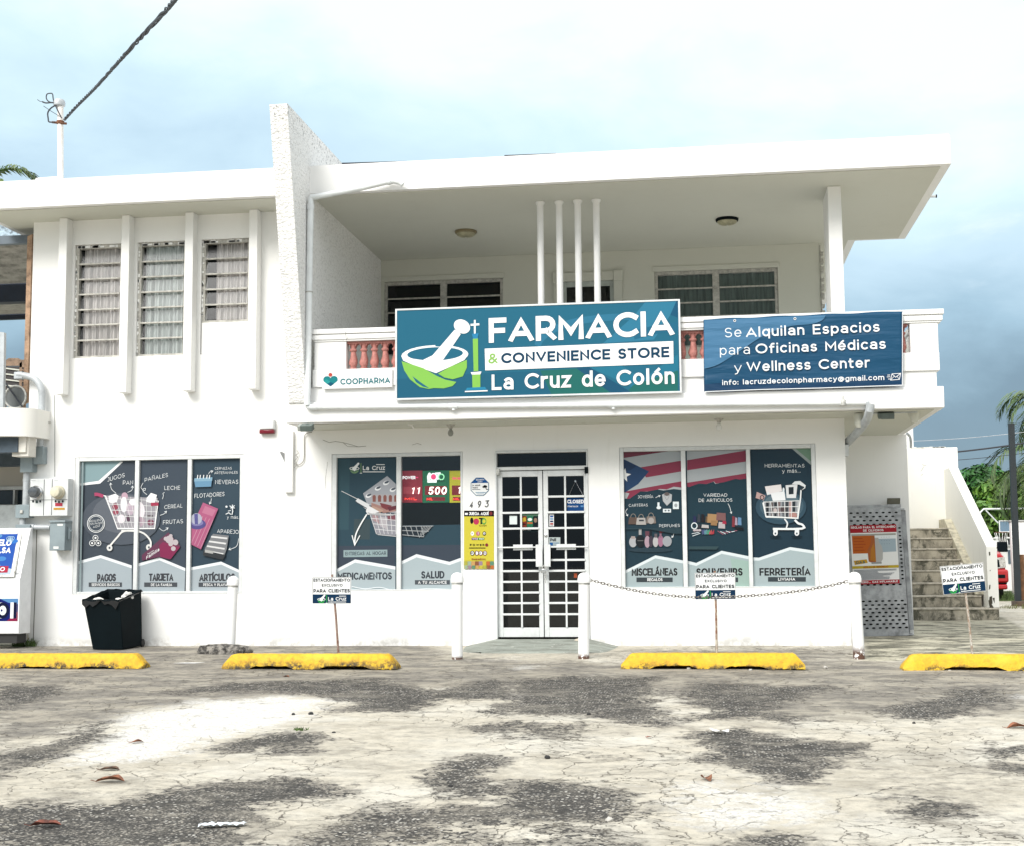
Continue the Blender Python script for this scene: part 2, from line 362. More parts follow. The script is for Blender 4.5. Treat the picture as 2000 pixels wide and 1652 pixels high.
    for a, b in (('ñ', 'n'), ('Ñ', 'N')):
        ww, st, tp, bt = g[b]; m = ww/2
        g[a] = (ww, tuple(st)+([(m-.2, tp+.13), (m-.08, tp+.22), (m+.08, tp+.14), (m+.2, tp+.23)],), tp+.35, bt)
    return g
GLY = _G()
def strip(pts, w, closed=False, ext=0.):
    """outline quads of a stroke of width w with mitred corners -> (verts2d, faces)"""
    p = [Vector((a, b)) for a, b in pts]
    q = [p[0]]
    for a in p[1:]:
        if (a-q[-1]).length > 1e-6: q.append(a)
    p = q
    if len(p) < 2: return [], []
    if (p[0]-p[-1]).length < 1e-4 and len(p) > 3: closed = True; p = p[:-1]
    n = len(p)
    if not closed and ext:
        p[0] = p[0]+(p[0]-p[1]).normalized()*ext; p[-1] = p[-1]+(p[-1]-p[-2]).normalized()*ext
    vs = []
    for i in range(n):
        a = p[i]-p[i-1] if (i > 0 or closed) else p[1]-p[0]
        b = p[(i+1) % n]-p[i] if (i < n-1 or closed) else p[-1]-p[-2]
        a, b = a.normalized(), b.normalized(); na, nb = Vector((-a.y, a.x)), Vector((-b.y, b.x))
        m = na+nb
        if m.length < .35: m = na.copy(); k = 1.
        else: m.normalize(); k = min(1/max(m.dot(na), .3), 2.4)
        vs += [p[i]+m*(w/2*k), p[i]-m*(w/2*k)]
    fs = [(2*i, 2*i+1, 2*i+3, 2*i+2) for i in range(n-1)]
    if closed: fs.append((2*n-2, 2*n-1, 1, 0))
    return vs, fs
class Art:
    """flat artwork on the wall-parallel plane Y; points are read off the photo (zoom origin ox, oy and scale s)"""
    def __init__(s, Y, ox=0, oy=0, sc=1., gloss=False, step=.0001):
        s.Y = Y; s.ox, s.oy, s.sc = ox, oy, sc; s.mb = MB(); s.mats = []; s.k = 0; s.gloss = gloss; s.step = step
    lean = False
    def nrm(s): return Vector((0, -1, 0))
    def pt(s, x, y, k=0): return P(s.ox+x/s.sc, s.oy+y/s.sc, s.Y-s.k*s.step-k)
    def mi(s, c):
        m = c if isinstance(c, bpy.types.Material) else ink(c, s.gloss)
        if m not in s.mats: s.mats.append(m)
        return s.mats.index(m)
    def poly(s, pts, c):
        s.k += 1; v = [s.pt(*p) for p in pts]; s.mb.add(v, geometry.tessellate_polygon([v]), s.mi(c)); return s
    def rect(s, x0, y0, x1, y1, c): return s.poly([(x0, y0), (x1, y0), (x1, y1), (x0, y1)], c)
    def line(s, pts, wd, c, smooth=0):
        s.k += 1
        if smooth: pts = [tuple(p[:2]) for p in catmull([(a, b, 0) for a, b in pts], smooth)]
        vs, fs = strip(pts, wd); nv_ = s.nrm(); s.k += 1; s.mb.add([s.pt(*p)+nv_*(.000002*q_) for q_, p in enumerate(vs)], fs, s.mi(c)); return s
    def ell(s, cx, cy, rx, ry, c, rot=0, a0=0, a1=360, n=24):
        cr_, sr_ = math.cos(rad(rot)), math.sin(rad(rot))
        return s.poly([(cx+x*cr_-y*sr_, cy+x*sr_+y*cr_) for x, y in arc(0, 0, rx, ry, a0, a1, n)[:-1 if a1-a0 == 360 else None]], c)
    def ring(s, cx, cy, rx, ry, wd, c, a0=0, a1=360, n=26): return s.line(arc(cx, cy, rx, ry, a0, a1, n), wd, c)
    def arrow(s, pts, wd, c, hd=14):
        s.line(pts, wd, c, 5); a, b = Vector(pts[-1]), Vector(pts[-2]); d = (a-b).normalized(); nrm = Vector((-d.y, d.x))
        return s.line([tuple(a-d*hd+nrm*hd*.6), tuple(a), tuple(a-d*hd-nrm*hd*.6)], wd, c)
    def text(s, txt, x0, y0, x1, y1, h, c, wt=.16, gap=.2, jit=0., shear=0.):
        """txt along the baseline (x0,y0)-(x1,y1), capital height h; wt = stroke width / height"""
        s.k += 5; rnd = random.Random(len(txt)*31+int(x0)); A, B = s.pt(x0, y0), s.pt(x1, y1); Hv = s.pt(x0, y0-h)-A; H = Hv.length; up = Hv/H if s.lean else Vector((0, 0, 1)); nrm = s.nrm()
        L = (B-A).length; ux = (B-A)/L; mi = s.mi(c); pen = 0; lay = []
        for ch in txt:
            gl = GLY.get(ch) or GLY['-']; lay.append((pen, gl)); pen += gl[0]+gap+wt
        tot = pen-gap-wt; wd = wt*H; sx = (L-wd)/max(tot, .01)
        for i, (px_, gl) in enumerate(lay):
            jy = rnd.uniform(-jit, jit)*H; jr = rnd.uniform(-jit, jit)*1.2
            for j, st in enumerate(gl[1]):
                cs = (H-wd)
                pts = [(wd/2+(px_+x)*sx+(y*H*shear)+y*jr*H*.6, wd/2+y*cs+jy) for x, y in st]
                vs, fs = strip(pts, wd, ext=wd*.5)
                lo, hi = wd/2+gl[3]*cs-wd/2+jy, wd/2+gl[2]*cs+wd/2+jy
                vs = [(v[0], min(max(v[1], lo), hi)) for v in vs]
                off = nrm*((.00004+.00007*((i % 2)*3+j % 3)))
                s.mb.add([A+ux*v[0]+up*v[1]+off+nrm*(.000004*q_) for q_, v in enumerate(vs)], fs, mi)
        return s
    def build(s, name, parent=None): return s.mb.build(name, s.mats, parent, smooth=False, recalc=False)

class QuadArt(Art):
    """artwork on a free-standing sheet given by its four corners (TL, TR, BR, BL); coordinates run 0..w, 0..h"""
    lean = True
    def __init__(s, corners, w, h, off=.002, **k):
        super().__init__(0, **k); s.c = [Vector(c) for c in corners]; s.w, s.h, s.off = w, h, off
        s.n_ = (s.c[1]-s.c[0]).cross(s.c[3]-s.c[0]).normalized(); s.n_ = s.n_ if s.n_.dot(CAM-s.c[0]) > 0 else -s.n_
    def nrm(s): return s.n_
    def pt(s, x, y, k=0):
        u, v = x/s.w, y/s.h; a, b, c, d = s.c
        return a*(1-u)*(1-v)+b*u*(1-v)+c*u*v+d*(1-u)*v+s.n_*(s.off+s.k*s.step)
# ================================================================== ground
def pts_G(pl, ox, oy, s): return np.array([list(G(ox+x/s, oy+y/s))[:2] for x, y in pl])
def sdist(XY, poly):
    """signed distance to a polygon on the ground, positive inside"""
    d = np.full(len(XY), 1e9); ins = np.zeros(len(XY), bool); n = len(poly)
    for i in range(n):
        a, b = poly[i], poly[(i+1) % n]; e = b-a; q = XY-a
        t = np.clip((q@e)/max(e@e, 1e-9), 0, 1); d = np.minimum(d, np.hypot(*(q-t[:, None]*e).T))
        c = (a[1] > XY[:, 1]) != (b[1] > XY[:, 1])
        with np.errstate(divide='ignore', invalid='ignore'):
            ins ^= c & (XY[:, 0] < (b[0]-a[0])*(XY[:, 1]-a[1])/(b[1]-a[1])+a[0])
    return np.where(ins, d, -d)
def axis(lo, hi, step, far):
    c = list(np.arange(lo, hi+1e-6, step)); g = step; a = hi; b = lo; L = []; R = []
    while a < far: g *= 1.5; a += g; R.append(a); b -= g; L.append(b)
    return np.array(L[::-1]+c+R)
gx, gy = axis(-9.6, 7.2, .045, 400), axis(-11.6, 3.0, .045, 400)
XX, YY = np.meshgrid(gx, gy); XY = np.stack([XX.ravel(), YY.ravel()], 1)
ZZ = np.where(XY[:, 1] < 0, SLOPE*XY[:, 1], 0)
ZZ = np.where(XY[:, 1] < -30, -30*SLOPE, ZZ)
LFT, RGTc = (0, 1220, 2), (1000, 1220, 2)
dark = [(LFT, 1.0, [(0, 240), (230, 240), (210, 275), (80, 300), (0, 330)]),
 (LFT, .85, [(630, 262), (900, 228), (1500, 212), (1560, 232), (1700, 265), (1870, 217), (2000, 215), (2000, 290), (1750, 287), (1600, 330), (1300, 345), (1380, 300), (1200, 268), (900, 255), (700, 268)]),
 (LFT, 1.0, [(0, 500), (200, 470), (330, 415), (400, 380), (360, 440), (200, 515), (60, 560), (0, 590)]),
 (LFT, 1.0, [(0, 730), (100, 715), (300, 708), (420, 715), (560, 680), (750, 640), (900, 620), (1080, 608), (1180, 604), (1280, 630), (1300, 658), (1150, 680), (1000, 700), (950, 735), (980, 765), (850, 800), (880, 864), (0, 864)]),
 (LFT, 1.0, [(870, 482), (960, 450), (1110, 430), (1240, 438), (1258, 455), (1180, 497), (1100, 500), (1070, 470), (960, 492)]),
 (LFT, 1.0, [(1240, 864), (1400, 752), (1530, 715), (1620, 735), (1800, 715), (2000, 720), (2000, 780), (1700, 765), (1500, 790), (1330, 864)]),
 (LFT, .55, [(1330, 864), (1500, 790), (1700, 765), (2000, 780), (2000, 864)]),
 (LFT, 1.0, [(1690, 590), (1730, 545), (1880, 515), (1920, 530), (1870, 590), (1890, 640), (2000, 612), (2000, 665), (1780, 660), (1700, 612)]),
 (LFT, .8, [(1880, 330), (2000, 300), (2000, 350), (1900, 345)]), (LFT, .8, [(1840, 395), (2000, 375), (2000, 410), (1850, 415)]),
 (RGTc, .8, [(0, 215), (220, 195), (560, 205), (540, 300), (600, 350), (580, 385), (440, 380), (300, 345), (150, 350), (0, 350)]),
 (RGTc, .7, [(650, 270), (720, 222), (900, 225), (1250, 240), (1100, 300), (1000, 345), (1180, 372), (1100, 390), (900, 370), (680, 375), (740, 330)]),
 (RGTc, 1.0, [(720, 422), (780, 410), (900, 400), (1000, 440), (1150, 460), (1350, 475), (1340, 500), (1200, 520), (1180, 560), (1220, 580), (1130, 607), (900, 550), (780, 532), (830, 505), (740, 440)]),
 (RGTc, 1.0, [(0, 615), (180, 620), (330, 650), (440, 690), (470, 730), (400, 772), (200, 762), (0, 765)]),
 (RGTc, .55, [(0, 765), (200, 762), (400, 772), (370, 830), (500, 864), (0, 864)]),
 (RGTc, .85, [(1450, 320), (1650, 287), (1750, 252), (1880, 245), (1915, 300), (1820, 322), (1760, 362), (1620, 368), (1500, 362)]),
 (RGTc, .9, [(1530, 705), (1600, 690), (1720, 722), (1740, 746), (1640, 746), (1540, 722)]),
 (RGTc, .9, [(880, 864), (940, 832), (1050, 825), (1100, 850), (1080, 864)]),
 (RGTc, .9, [(1860, 510), (1960, 475), (2000, 475), (2000, 500), (1930, 530), (1990, 570), (1930, 560)]),
 (RGTc, .5, [(0, 370), (150, 385), (250, 380), (200, 440), (0, 440)]), (RGTc, .5, [(200, 500), (340, 490), (350, 512), (220, 516)])]
mid = [((0, 0, 1), .8, [(-60, 1290), (40, 1282), (900, 1284), (1200, 1292), (1620, 1284), (2060, 1300), (2060, 1400), (1700, 1398), (1500, 1420), (1250, 1350), (1000, 1345), (640, 1350), (300, 1390), (-60, 1480)]),
       ((0, 0, 1), .9, [(-60, 1262), (860, 1258), (880, 1290), (-60, 1290)]), ((0, 0, 1), .7, [(1230, 1268), (1680, 1262), (1690, 1290), (1230, 1290)]),
       ((0, 0, 1), .45, [(1500, 1460), (2060, 1440), (2060, 1700), (1750, 1690), (1650, 1560)])]
white = [(LFT, 1.0, [(150, 560), (360, 440), (400, 380), (520, 345), (800, 290), (1100, 268), (1380, 285), (1290, 330), (1200, 380), (900, 450), (700, 510), (450, 550)]),
 (RGTc, 1.25, [(20, 270), (140, 265), (300, 277), (300, 295), (220, 302), (40, 292)]),
 (RGTc, .65, [(480, 620), (800, 590), (1100, 640), (1400, 700), (1300, 800), (900, 830), (600, 800), (450, 700)]),
 (RGTc, .7, [(0, 140), (160, 138), (180, 160), (0, 180)]), (RGTc, .85, [(1900, 270), (2060, 262), (2060, 292), (1910, 290)]),
 ((0, 0, 1), .8, [(1840, 1255), (2060, 1250), (2060, 1276), (1800, 1278)])]
apron = [((0, 0, 1), 1.0, [(1690, 1205), (1800, 1170), (1960, 1205), (2060, 1262), (2060, 1282), (1690, 1290)])]
def field(defs, soft):
    o = np.zeros(len(XY))
    for (ox, oy, s), amt, pl in defs:
        pg = pts_G(pl, ox, oy, s); lo, hi = pg.min(0)-1, pg.max(0)+1
        sel = np.where(((XY > lo) & (XY < hi)).all(1))[0]
        if len(sel): o[sel] = np.maximum(o[sel], amt*np.clip(.5+sdist(XY[sel], pg)/soft, 0, 1))
    return o
fd, fm, fw, fa = field(dark, .5), field(mid, .9), field(white, .9), field(apron, .4)
zn = np.array([noise.noise(Vector((x*.9, y*.9, 3)))*.012 if (-10 < x < 8 and -12 < y < -.3) else 0. for x, y in XY])
ZZ = ZZ+zn*np.clip((-XY[:, 1]-.4), 0, 1)-.012*np.clip(fd-.5, 0, .5)
nx, ny = len(gx), len(gy)
idx = np.arange(nx*ny).reshape(ny, nx)
quads = np.stack([idx[:-1, :-1], idx[:-1, 1:], idx[1:, 1:], idx[1:, :-1]], -1).reshape(-1, 4)
me = bpy.data.meshes.new('parking_lot'); me.from_pydata(np.column_stack([XY, ZZ]).tolist(), [], quads.tolist())
at = me.attributes.new('wear', 'FLOAT_COLOR', 'POINT'); at.data.foreach_set('color', np.column_stack([fd, fm, fw, fa]).astype(np.float32).ravel())
ground = bpy.data.objects.new('parking_lot', me); COL.objects.link(ground); struct(ground)
def ground_mat():
    t = NT('worn_pavement'); p = t.co('World')
    a = t.n('ShaderNodeAttribute', attribute_name='wear'); sp = t.n('ShaderNodeSeparateColor'); t.l(a.outputs['Color'], sp.inputs[0])
    D0, M0, W0, A0 = sp.outputs[0], sp.outputs[1], sp.outputs[2], a.outputs['Alpha']
    nb = t.noise(2.4, 8, .66, p); nf = t.noise(9, 8, .7, p); nv = t.noise(48, 5, .7, p); stretch = t.noise(1.8, 8, .74, p, .4, (1, 1.6, 1))
    edge = t.math('ADD', t.math('MULTIPLY', t.math('SUBTRACT', nb, .5), 1.05), t.math('MULTIPLY', t.math('SUBTRACT', nf, .5), .7))
    chipn = t.noise(23, 5, .75, p); edge = t.math('ADD', edge, t.math('MULTIPLY', t.math('SUBTRACT', chipn, .5), .45))
    vc = t.n('ShaderNodeTexVoronoi'); vc.inputs['Scale'].default_value = 34; t.l(p, vc.inputs['Vector']); vcs = t.n('ShaderNodeSeparateColor'); t.l(vc.outputs['Color'], vcs.inputs[0])
    grav = t.math('MULTIPLY', t.math('SUBTRACT', vcs.outputs[1], .5), .42)
    D = t.ss(t.math('ADD', t.math('ADD', D0, edge), grav), .45, .52); Dw = t.ss(t.math('ADD', D0, t.math('MULTIPLY', edge, 1.5)), .12, .5)
    Wt = t.math('MULTIPLY', t.ss(t.math('ADD', W0, t.math('MULTIPLY', edge, 1.4)), .38, .8), t.ss(t.noise(21, 6, .75, p), .30, .52, .35, 1))
    Mi = t.ss(t.math('ADD', M0, edge), .25, .75)
    # bare screed: cream, blotched, with hairline cracks
    light = t.mix(t.ss(nf, .38, .68), (.54, .50, .415), (.39, .365, .31))
    light = t.mix(t.ss(stretch, .48, .72), light, (.27, .25, .21))
    light = t.mix(t.math('MULTIPLY', t.ss(t.noise(3.4, 8, .72, p, .3), .50, .64), .6), light, (.35, .32, .26))
    light = t.mix(t.math('MULTIPLY', t.ss(t.noise(1.1, 5, .6, p, .5), .46, .7), .55), light, (.66, .64, .575))
    light = t.mix(t.math('MULTIPLY', t.ss(t.noise(30, 7, .78, p, .3), .585, .66), .8), light, (.20, .185, .155))
    light = t.mix(t.math('MULTIPLY', t.ss(t.noise(13, 7, .8, p, .3), .60, .72), .65), light, (.12, .112, .095))
    midc = t.mix(t.ss(nf, .35, .7), (.20, .185, .16), (.115, .108, .098))
    midc = t.mix(t.math('MULTIPLY', t.ss(stretch, .44, .60), .85), midc, (.36, .33, .27))
    midc = t.mix(t.math('MULTIPLY', t.ss(nv, .58, .7), .6), midc, (.36, .34, .3))
    c = t.mix(t.math('MULTIPLY', Mi, .92), light, midc)
    c = t.mix(t.math('MULTIPLY', Wt, .92), c, t.mix(t.ss(nv, .45, .68), (.70, .69, .66), (.42, .40, .36)))
    ap = t.mix(t.ss(t.noise(1.5, 8, .72, p, .7, (1, 1.9, 1)), .42, .58), (.52, .49, .38), (.09, .088, .065)); ap = t.mix(t.math('MULTIPLY', t.ss(nf, .5, .7), .5), ap, (.5, .47, .38))
    c = t.mix(t.math('MULTIPLY', t.ss(A0, .35, .65), .95), c, ap)
    # asphalt with exposed pale chippings
    v = t.n('ShaderNodeTexVoronoi'); v.inputs['Scale'].default_value = 42; t.l(p, v.inputs['Vector'])
    rnd = t.n('ShaderNodeSeparateColor'); t.l(v.outputs['Color'], rnd.inputs[0])
    chip = t.math('MULTIPLY', t.ss(rnd.outputs[0], .74, .80), t.ss(v.outputs['Distance'], .42, .30))
    chip = t.math('MULTIPLY', chip, t.ss(t.noise(1.7, 4, .6, p), .36, .6, .25, 1))
    asp = t.mix(t.ss(nf, .3, .7), (.052, .050, .047), (.095, .090, .082)); asp = t.mix(t.math('MULTIPLY', t.ss(nv, .45, .62), .7), asp, (.040, .038, .035))
    asp = t.mix(chip, asp, (.60, .58, .53)); asp = t.mix(t.math('MULTIPLY', t.ss(stretch, .50, .66), .6), asp, (.27, .25, .21))
    v2 = t.n('ShaderNodeTexVoronoi'); v2.inputs['Scale'].default_value = 95; t.l(p, v2.inputs['Vector']); r2 = t.n('ShaderNodeSeparateColor'); t.l(v2.outputs['Color'], r2.inputs[0])
    asp = t.mix(t.math('MULTIPLY', t.math('MULTIPLY', t.ss(r2.outputs[1], .72, .76), t.ss(nf, .40, .62)), .8), asp, (.40, .37, .32))
    c = t.mix(t.math('MULTIPLY', Dw, .75), c, t.mix(t.ss(chipn, .4, .62), (.20, .183, .158), (.095, .089, .08)))
    c = t.mix(D, c, asp)
    # cracks
    def crack(scale, wd, seed):
        wv = t.n('ShaderNodeVectorMath', operation='ADD'); nn = t.n('ShaderNodeTexNoise'); nn.inputs['Scale'].default_value = 3.1; nn.inputs['Detail'].default_value = 6; t.l(p, nn.inputs[0])
        s2 = t.n('ShaderNodeVectorMath', operation='SCALE'); s2.inputs['Scale'].default_value = .55; t.l(nn.outputs[1], s2.inputs[0])
        t.l(p, wv.inputs[0]); t.l(s2.outputs[0], wv.inputs[1]); of = t.n('ShaderNodeVectorMath', operation='ADD'); t.l(wv.outputs[0], of.inputs[0]); of.inputs[1].default_value = (seed, seed, 0)
        vo = t.n('ShaderNodeTexVoronoi', feature='DISTANCE_TO_EDGE'); vo.inputs['Scale'].default_value = scale; t.l(of.outputs[0], vo.inputs['Vector'])
        return t.ss(vo.outputs['Distance'], wd, wd*.25)
    ck = t.math('MULTIPLY', crack(3.5, .017, 2.), t.ss(t.noise(.55, 3, .5, p), .44, .56)); ck2 = t.math('MULTIPLY', crack(.75, .005, 7.), t.ss(t.noise(.8, 3, .5, p), .42, .58))
    ck = t.math('MULTIPLY', t.math('MAXIMUM', ck, ck2), t.math('SUBTRACT', 1.0, t.math('MULTIPLY', D, .8)))
    ck = t.math('MULTIPLY', ck, t.math('SUBTRACT', 1.0, t.math('MULTIPLY', Wt, .8)))
    c = t.mix(t.math('MULTIPLY', ck, t.ss(nf, .35, .6, .45, .9)), c, (.12, .105, .085))
    # far ground turns to rough grass and soil away from the lot
    s3 = t.n('ShaderNodeSeparateXYZ'); t.l(p, s3.inputs[0])
    far = t.ss(s3.outputs[1], 17.6, 18.4); c = t.mix(far, c, t.mix(nf, (.05, .09, .025), (.12, .13, .05)))
    t.set(c, t.ss(nf, .3, .7, .78, .93), 0, .25)
    h = t.math('ADD', t.math('MULTIPLY', nv, .6), t.math('MULTIPLY', D, t.math('MULTIPLY', v.outputs['Distance'], -1.6)))
    h = t.math('SUBTRACT', t.math('ADD', h, nf), t.math('MULTIPLY', ck, 1.5)); t.bump(h, .9, .014); return t.m
me.materials.append(ground_mat()); me.polygons.foreach_set('use_smooth', [True]*len(me.polygons))

# ================================================================== the pharmacy building
ZS, ZF, ZC, ZR = 2.75, 3.0, 5.647, 6.005          # slab soffit, balcony floor, roof soffit, roof top
YF = -.72                                          # roof fascia
XL, XFIN0, XFIN1, XR = -8.87, -5.04, -4.82, 1.71
B = thing('pharmacy_building', 'two storey white concrete pharmacy with overhanging flat roof and pink balusters', 'building', (-3, 0, 0))
def holed(name, x0, x1, z0, z1, y0, y1, holes, mat, parent=B):
    xs = sorted({x0, x1, *[h[0] for h in holes], *[h[1] for h in holes]}); zs = sorted({z0, z1, *[h[2] for h in holes], *[h[3] for h in holes]})
    solid = lambda i, j: 0 <= i < len(xs)-1 and 0 <= j < len(zs)-1 and not any(h[0] <= (xs[i]+xs[i+1])/2 <= h[1] and h[2] <= (zs[j]+zs[j+1])/2 <= h[3] for h in holes)
    mb = MB()
    for i in range(len(xs)-1):
        for j in range(len(zs)-1):
            if not solid(i, j): continue
            a, b, c, d = xs[i], xs[i+1], zs[j], zs[j+1]
            mb.add([(a, y0, c), (b, y0, c), (b, y0, d), (a, y0, d)], [(0, 1, 2, 3)]); mb.add([(a, y1, c), (a, y1, d), (b, y1, d), (b, y1, c)], [(0, 1, 2, 3)])
            if not solid(i-1, j): mb.add([(a, y0, c), (a, y0, d), (a, y1, d), (a, y1, c)], [(0, 1, 2, 3)])
            if not solid(i+1, j): mb.add([(b, y0, c), (b, y1, c), (b, y1, d), (b, y0, d)], [(0, 1, 2, 3)])
            if not solid(i, j-1): mb.add([(a, y0, c), (a, y1, c), (b, y1, c), (b, y0, c)], [(0, 1, 2, 3)])
            if not solid(i, j+1): mb.add([(a, y0, d), (b, y0, d), (b, y1, d), (a, y1, d)], [(0, 1, 2, 3)])
    return mb.build(name, mat, parent, smooth=False, recalc=False)
def hole(x0, y0, x1, y1, Y=0.):
    a = span(x0, y0, x1, y1, Y); return (a[0], a[1], a[2], a[3])
HW1 = hole(147, 893, 473, 1163); HW2 = hole(648, 886, 905, 1151); HW3 = hole(1209, 873, 1601, 1147.5); HD = hole(967, 880, 1153, 1244)
HW1 = (HW1[0], HW1[1], .665, 2.455); HW2 = (HW2[0], HW2[1], .69, 2.43); HW3 = (HW3[0], HW3[1], .70, 2.44); HD = (HD[0], HD[1], -.1, 2.43)
LW = [hole(147, 472, 236, 697), hole(269, 467, 361, 694), hole(394, 461, 487, 691)]
zt = 5.30; zb = sum(h[2] for h in LW[:2])/2
LW = [(h[0], h[1], zb, zt-.0) for h in LW]
holed('wall', XL, XFIN0, -.15, ZC, 0, .2, [HW1]+LW, M['wall'])
holed('wall', XFIN0, XR, -.15, ZS, 0, .2, [HW2, HW3, HD], M['wall'])
# sides, setback and back of the block
mb = MB(); mb.box(XR-.2, XR, .2, 2.45, -.15, ZS); mb.box(XR, 2.79, 2.45, 2.65, -.15, ZS); mb.box(2.59, 2.79, 2.65, 11, -.15, ZS); mb.build('side_wall', M['wall'], B, smooth=False)
mb = MB(); mb.box(XL, XL+.2, .2, 9, -.15, ZC); mb.box(XL, 2.79, 11, 11.2, -.15, ZS); mb.build('side_wall', M['wall'], B, smooth=False)
# balcony slab and roof
mb = MB(); mb.box(-5.08, 2.765, -.8, -.002, ZS, ZF); mb.box(-4.82, 2.765, -.002, 2.45, ZS, ZF); mb.box(-4.82, 2.3, 2.45, 11, ZS, ZF)
mb.build('balcony_slab', M['slabp'], B, .012)
mb = MB(); mb.box(-4.79, 2.70, -.735, -.655, ZF, 3.19); mb.box(2.62, 2.70, -.655, 2.4, ZF, 3.19); mb.build('parapet', M['slabp'], B, .006)
def roof_outline(x1, x2, y0, y1, y2, xl): return [(xl, y0), (x1, y0), (x1, y1), (x2, y1), (x2, y2), (xl, y2)]
mb = MB()
mb.prism([(x, y, ZC) for x, y in roof_outline(2.97, 2.26, YF, 3.1, 11.2, -9.4)], (0, 0, ZR-ZC), 0)
mb.build('roof', [M['slabp']], B, .012)
# painted ceiling of the roof overhang and its drip groove
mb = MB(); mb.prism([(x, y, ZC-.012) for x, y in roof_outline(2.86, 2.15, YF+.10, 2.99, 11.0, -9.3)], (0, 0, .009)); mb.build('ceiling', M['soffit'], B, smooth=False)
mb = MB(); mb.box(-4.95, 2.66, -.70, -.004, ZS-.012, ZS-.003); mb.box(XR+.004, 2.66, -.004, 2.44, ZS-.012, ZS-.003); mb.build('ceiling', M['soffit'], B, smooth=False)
# textured wing wall: leaning front edge, flat top
ft, fb = (-1.69, 6.49), (-.82, 2.985)
mb = MB(); pr = [(ft[0], ft[1]), (1.3, ft[1]), (1.3, ZR-.1), (3.098, ZR-.1), (3.098, ZF+.001), (fb[0], fb[1])]
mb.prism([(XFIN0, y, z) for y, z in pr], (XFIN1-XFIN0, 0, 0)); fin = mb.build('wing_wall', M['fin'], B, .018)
# fins between the upper windows
for xt in (116, 237.5, 361.5, 486.5):
    x0 = P(xt, 420, -.17).x; mb = MB(); mb.box(x0, x0+.115, -.17, -.001, 3.27, ZC-.013); mb.build('pilaster', M['wall'], B, .008)
# back wall of the balcony
BY = 3.1
BWL, BWR, BD = hole(750, 551, 983, 660, BY), hole(1278, 529, 1522, 640, BY), hole(1098, 543, 1201, 700, BY)
BWL = (BWL[0], BWL[1], 4.15, 5.30); BWR = (BWR[0], BWR[1], 4.15, 5.30); BD = (BD[0], BD[1], ZF, 5.20)
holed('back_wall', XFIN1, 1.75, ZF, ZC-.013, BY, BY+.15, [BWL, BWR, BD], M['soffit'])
mb = MB(); mb.box(1.60, 1.75, BY+.15, 11, ZF, ZC-.013); mb.build('side_wall', M['wall'], B, smooth=False)
mb = MB(); mb.box(1.752, 1.765, BY-.02, BY+.08, 3.85, 5.6)
for k in range(13): mb.box(1.752, 1.80, BY-.03, BY+.1, 3.9+k*.13, 3.96+k*.13+(.02 if k % 3 else -.02))
mb.build('corner_trim', M['frame_dim'], B, smooth=False)
# posts
mb = MB(); a = P(1613, 362, 0); mb.box(1.60, 1.765, .0, .66, ZF, ZC-.013); mb.build('column', M['wall'], B, .008)
for xp in (1056, 1093, 1129.5, 1166):
    c = P(xp, 500, .13); mb = MB(); mb.lathe([(.042, ZF), (.042, ZC-.06), (.06, ZC-.03), (.06, ZC-.014)], (c.x, .13, 0), 20); mb.build('round_post', M['slabp'], B)
# balustrade
mb = MB(); mb.box(-4.78, 2.80, -.80, -.56, 3.845, 3.905); mb.box(-4.77, 2.785, -.785, -.575, 3.775, 3.835); mb.box(-4.75, 2.765, -.77, -.59, 3.752, 3.775); mb.box(-4.77, 2.78, -.775, -.585, 3.835, 3.845)
mb.box(2.60, 2.785, -.575, 2.4, 3.775, 3.835); mb.box(2.58, 2.80, -.56, 2.4, 3.845, 3.905)
mb.build('handrail', M['slabp'], B, .008)
mb = MB(); mb.box(-4.76, 2.735, -.765, -.60, 3.19, 3.405); mb.box(2.57, 2.735, -.60, 2.4, 3.19, 3.405); mb.build('bottom_rail', M['slabp'], B, .006)
for a0, a1 in ((-4.74, -4.335), (2.415, 2.732)):
    mb = MB(); mb.box(a0, a1, -.757, -.61, 3.405, 3.752); mb.build('pier', M['slabp'], B, .006)
prof = [(.048, 0), (.048, .02), (.034, .03), (.05, .06), (.056, .09), (.048, .13), (.034, .19), (.030, .215), (.045, .235), (.045, .25), (.032, .262), (.036, .30), (.05, .325)]
k = 0; xb = -4.262
while xb < 2.40:
    if not (-3.62 < xb < -.35) and not (.12 < xb < 2.22):
        n = 14; mb = MB(); vs = []; fs = []
        pf = []
        for i in range(len(prof)-1):
            for j in range(3): t_ = j/3; pf.append((prof[i][0]*(1-t_)+prof[i+1][0]*t_, prof[i][1]*(1-t_)+prof[i+1][1]*t_))
        pf.append(prof[-1])
        for r, h in pf:
            for q in range(n):
                an = 2*math.pi*q/n; tw = 1+.10*math.cos(3*an+h*34)*(1 if .05 < h < .26 else 0)
                vs.append((xb+r*tw*math.cos(an), -.68+r*tw*math.sin(an), 3.405+h))
        for i in range(len(pf)-1):
            for q in range(n): fs.append((i*n+q, i*n+(q+1) % n, (i+1)*n+(q+1) % n, (i+1)*n+q))
        mb.add(vs, fs); mb.box(xb-.066, xb+.066, -.73, -.63, 3.722, 3.75)
        # little arch springing to the next baluster
        for sgn in (1, -1):
            ap = [(xb+sgn*.066, 3.722)]+[(xb+sgn*(.066-.034*math.sin(rad(a))), 3.722-.045*(1-math.cos(rad(a)))) for a in range(0, 91, 15)]+[(xb+sgn*.03, 3.722)]
            mb.prism([(x, -.72, z) for x, z in ap], (0, .08, 0))
        mb.build('baluster', M['pink'], B)
    xb += .1345
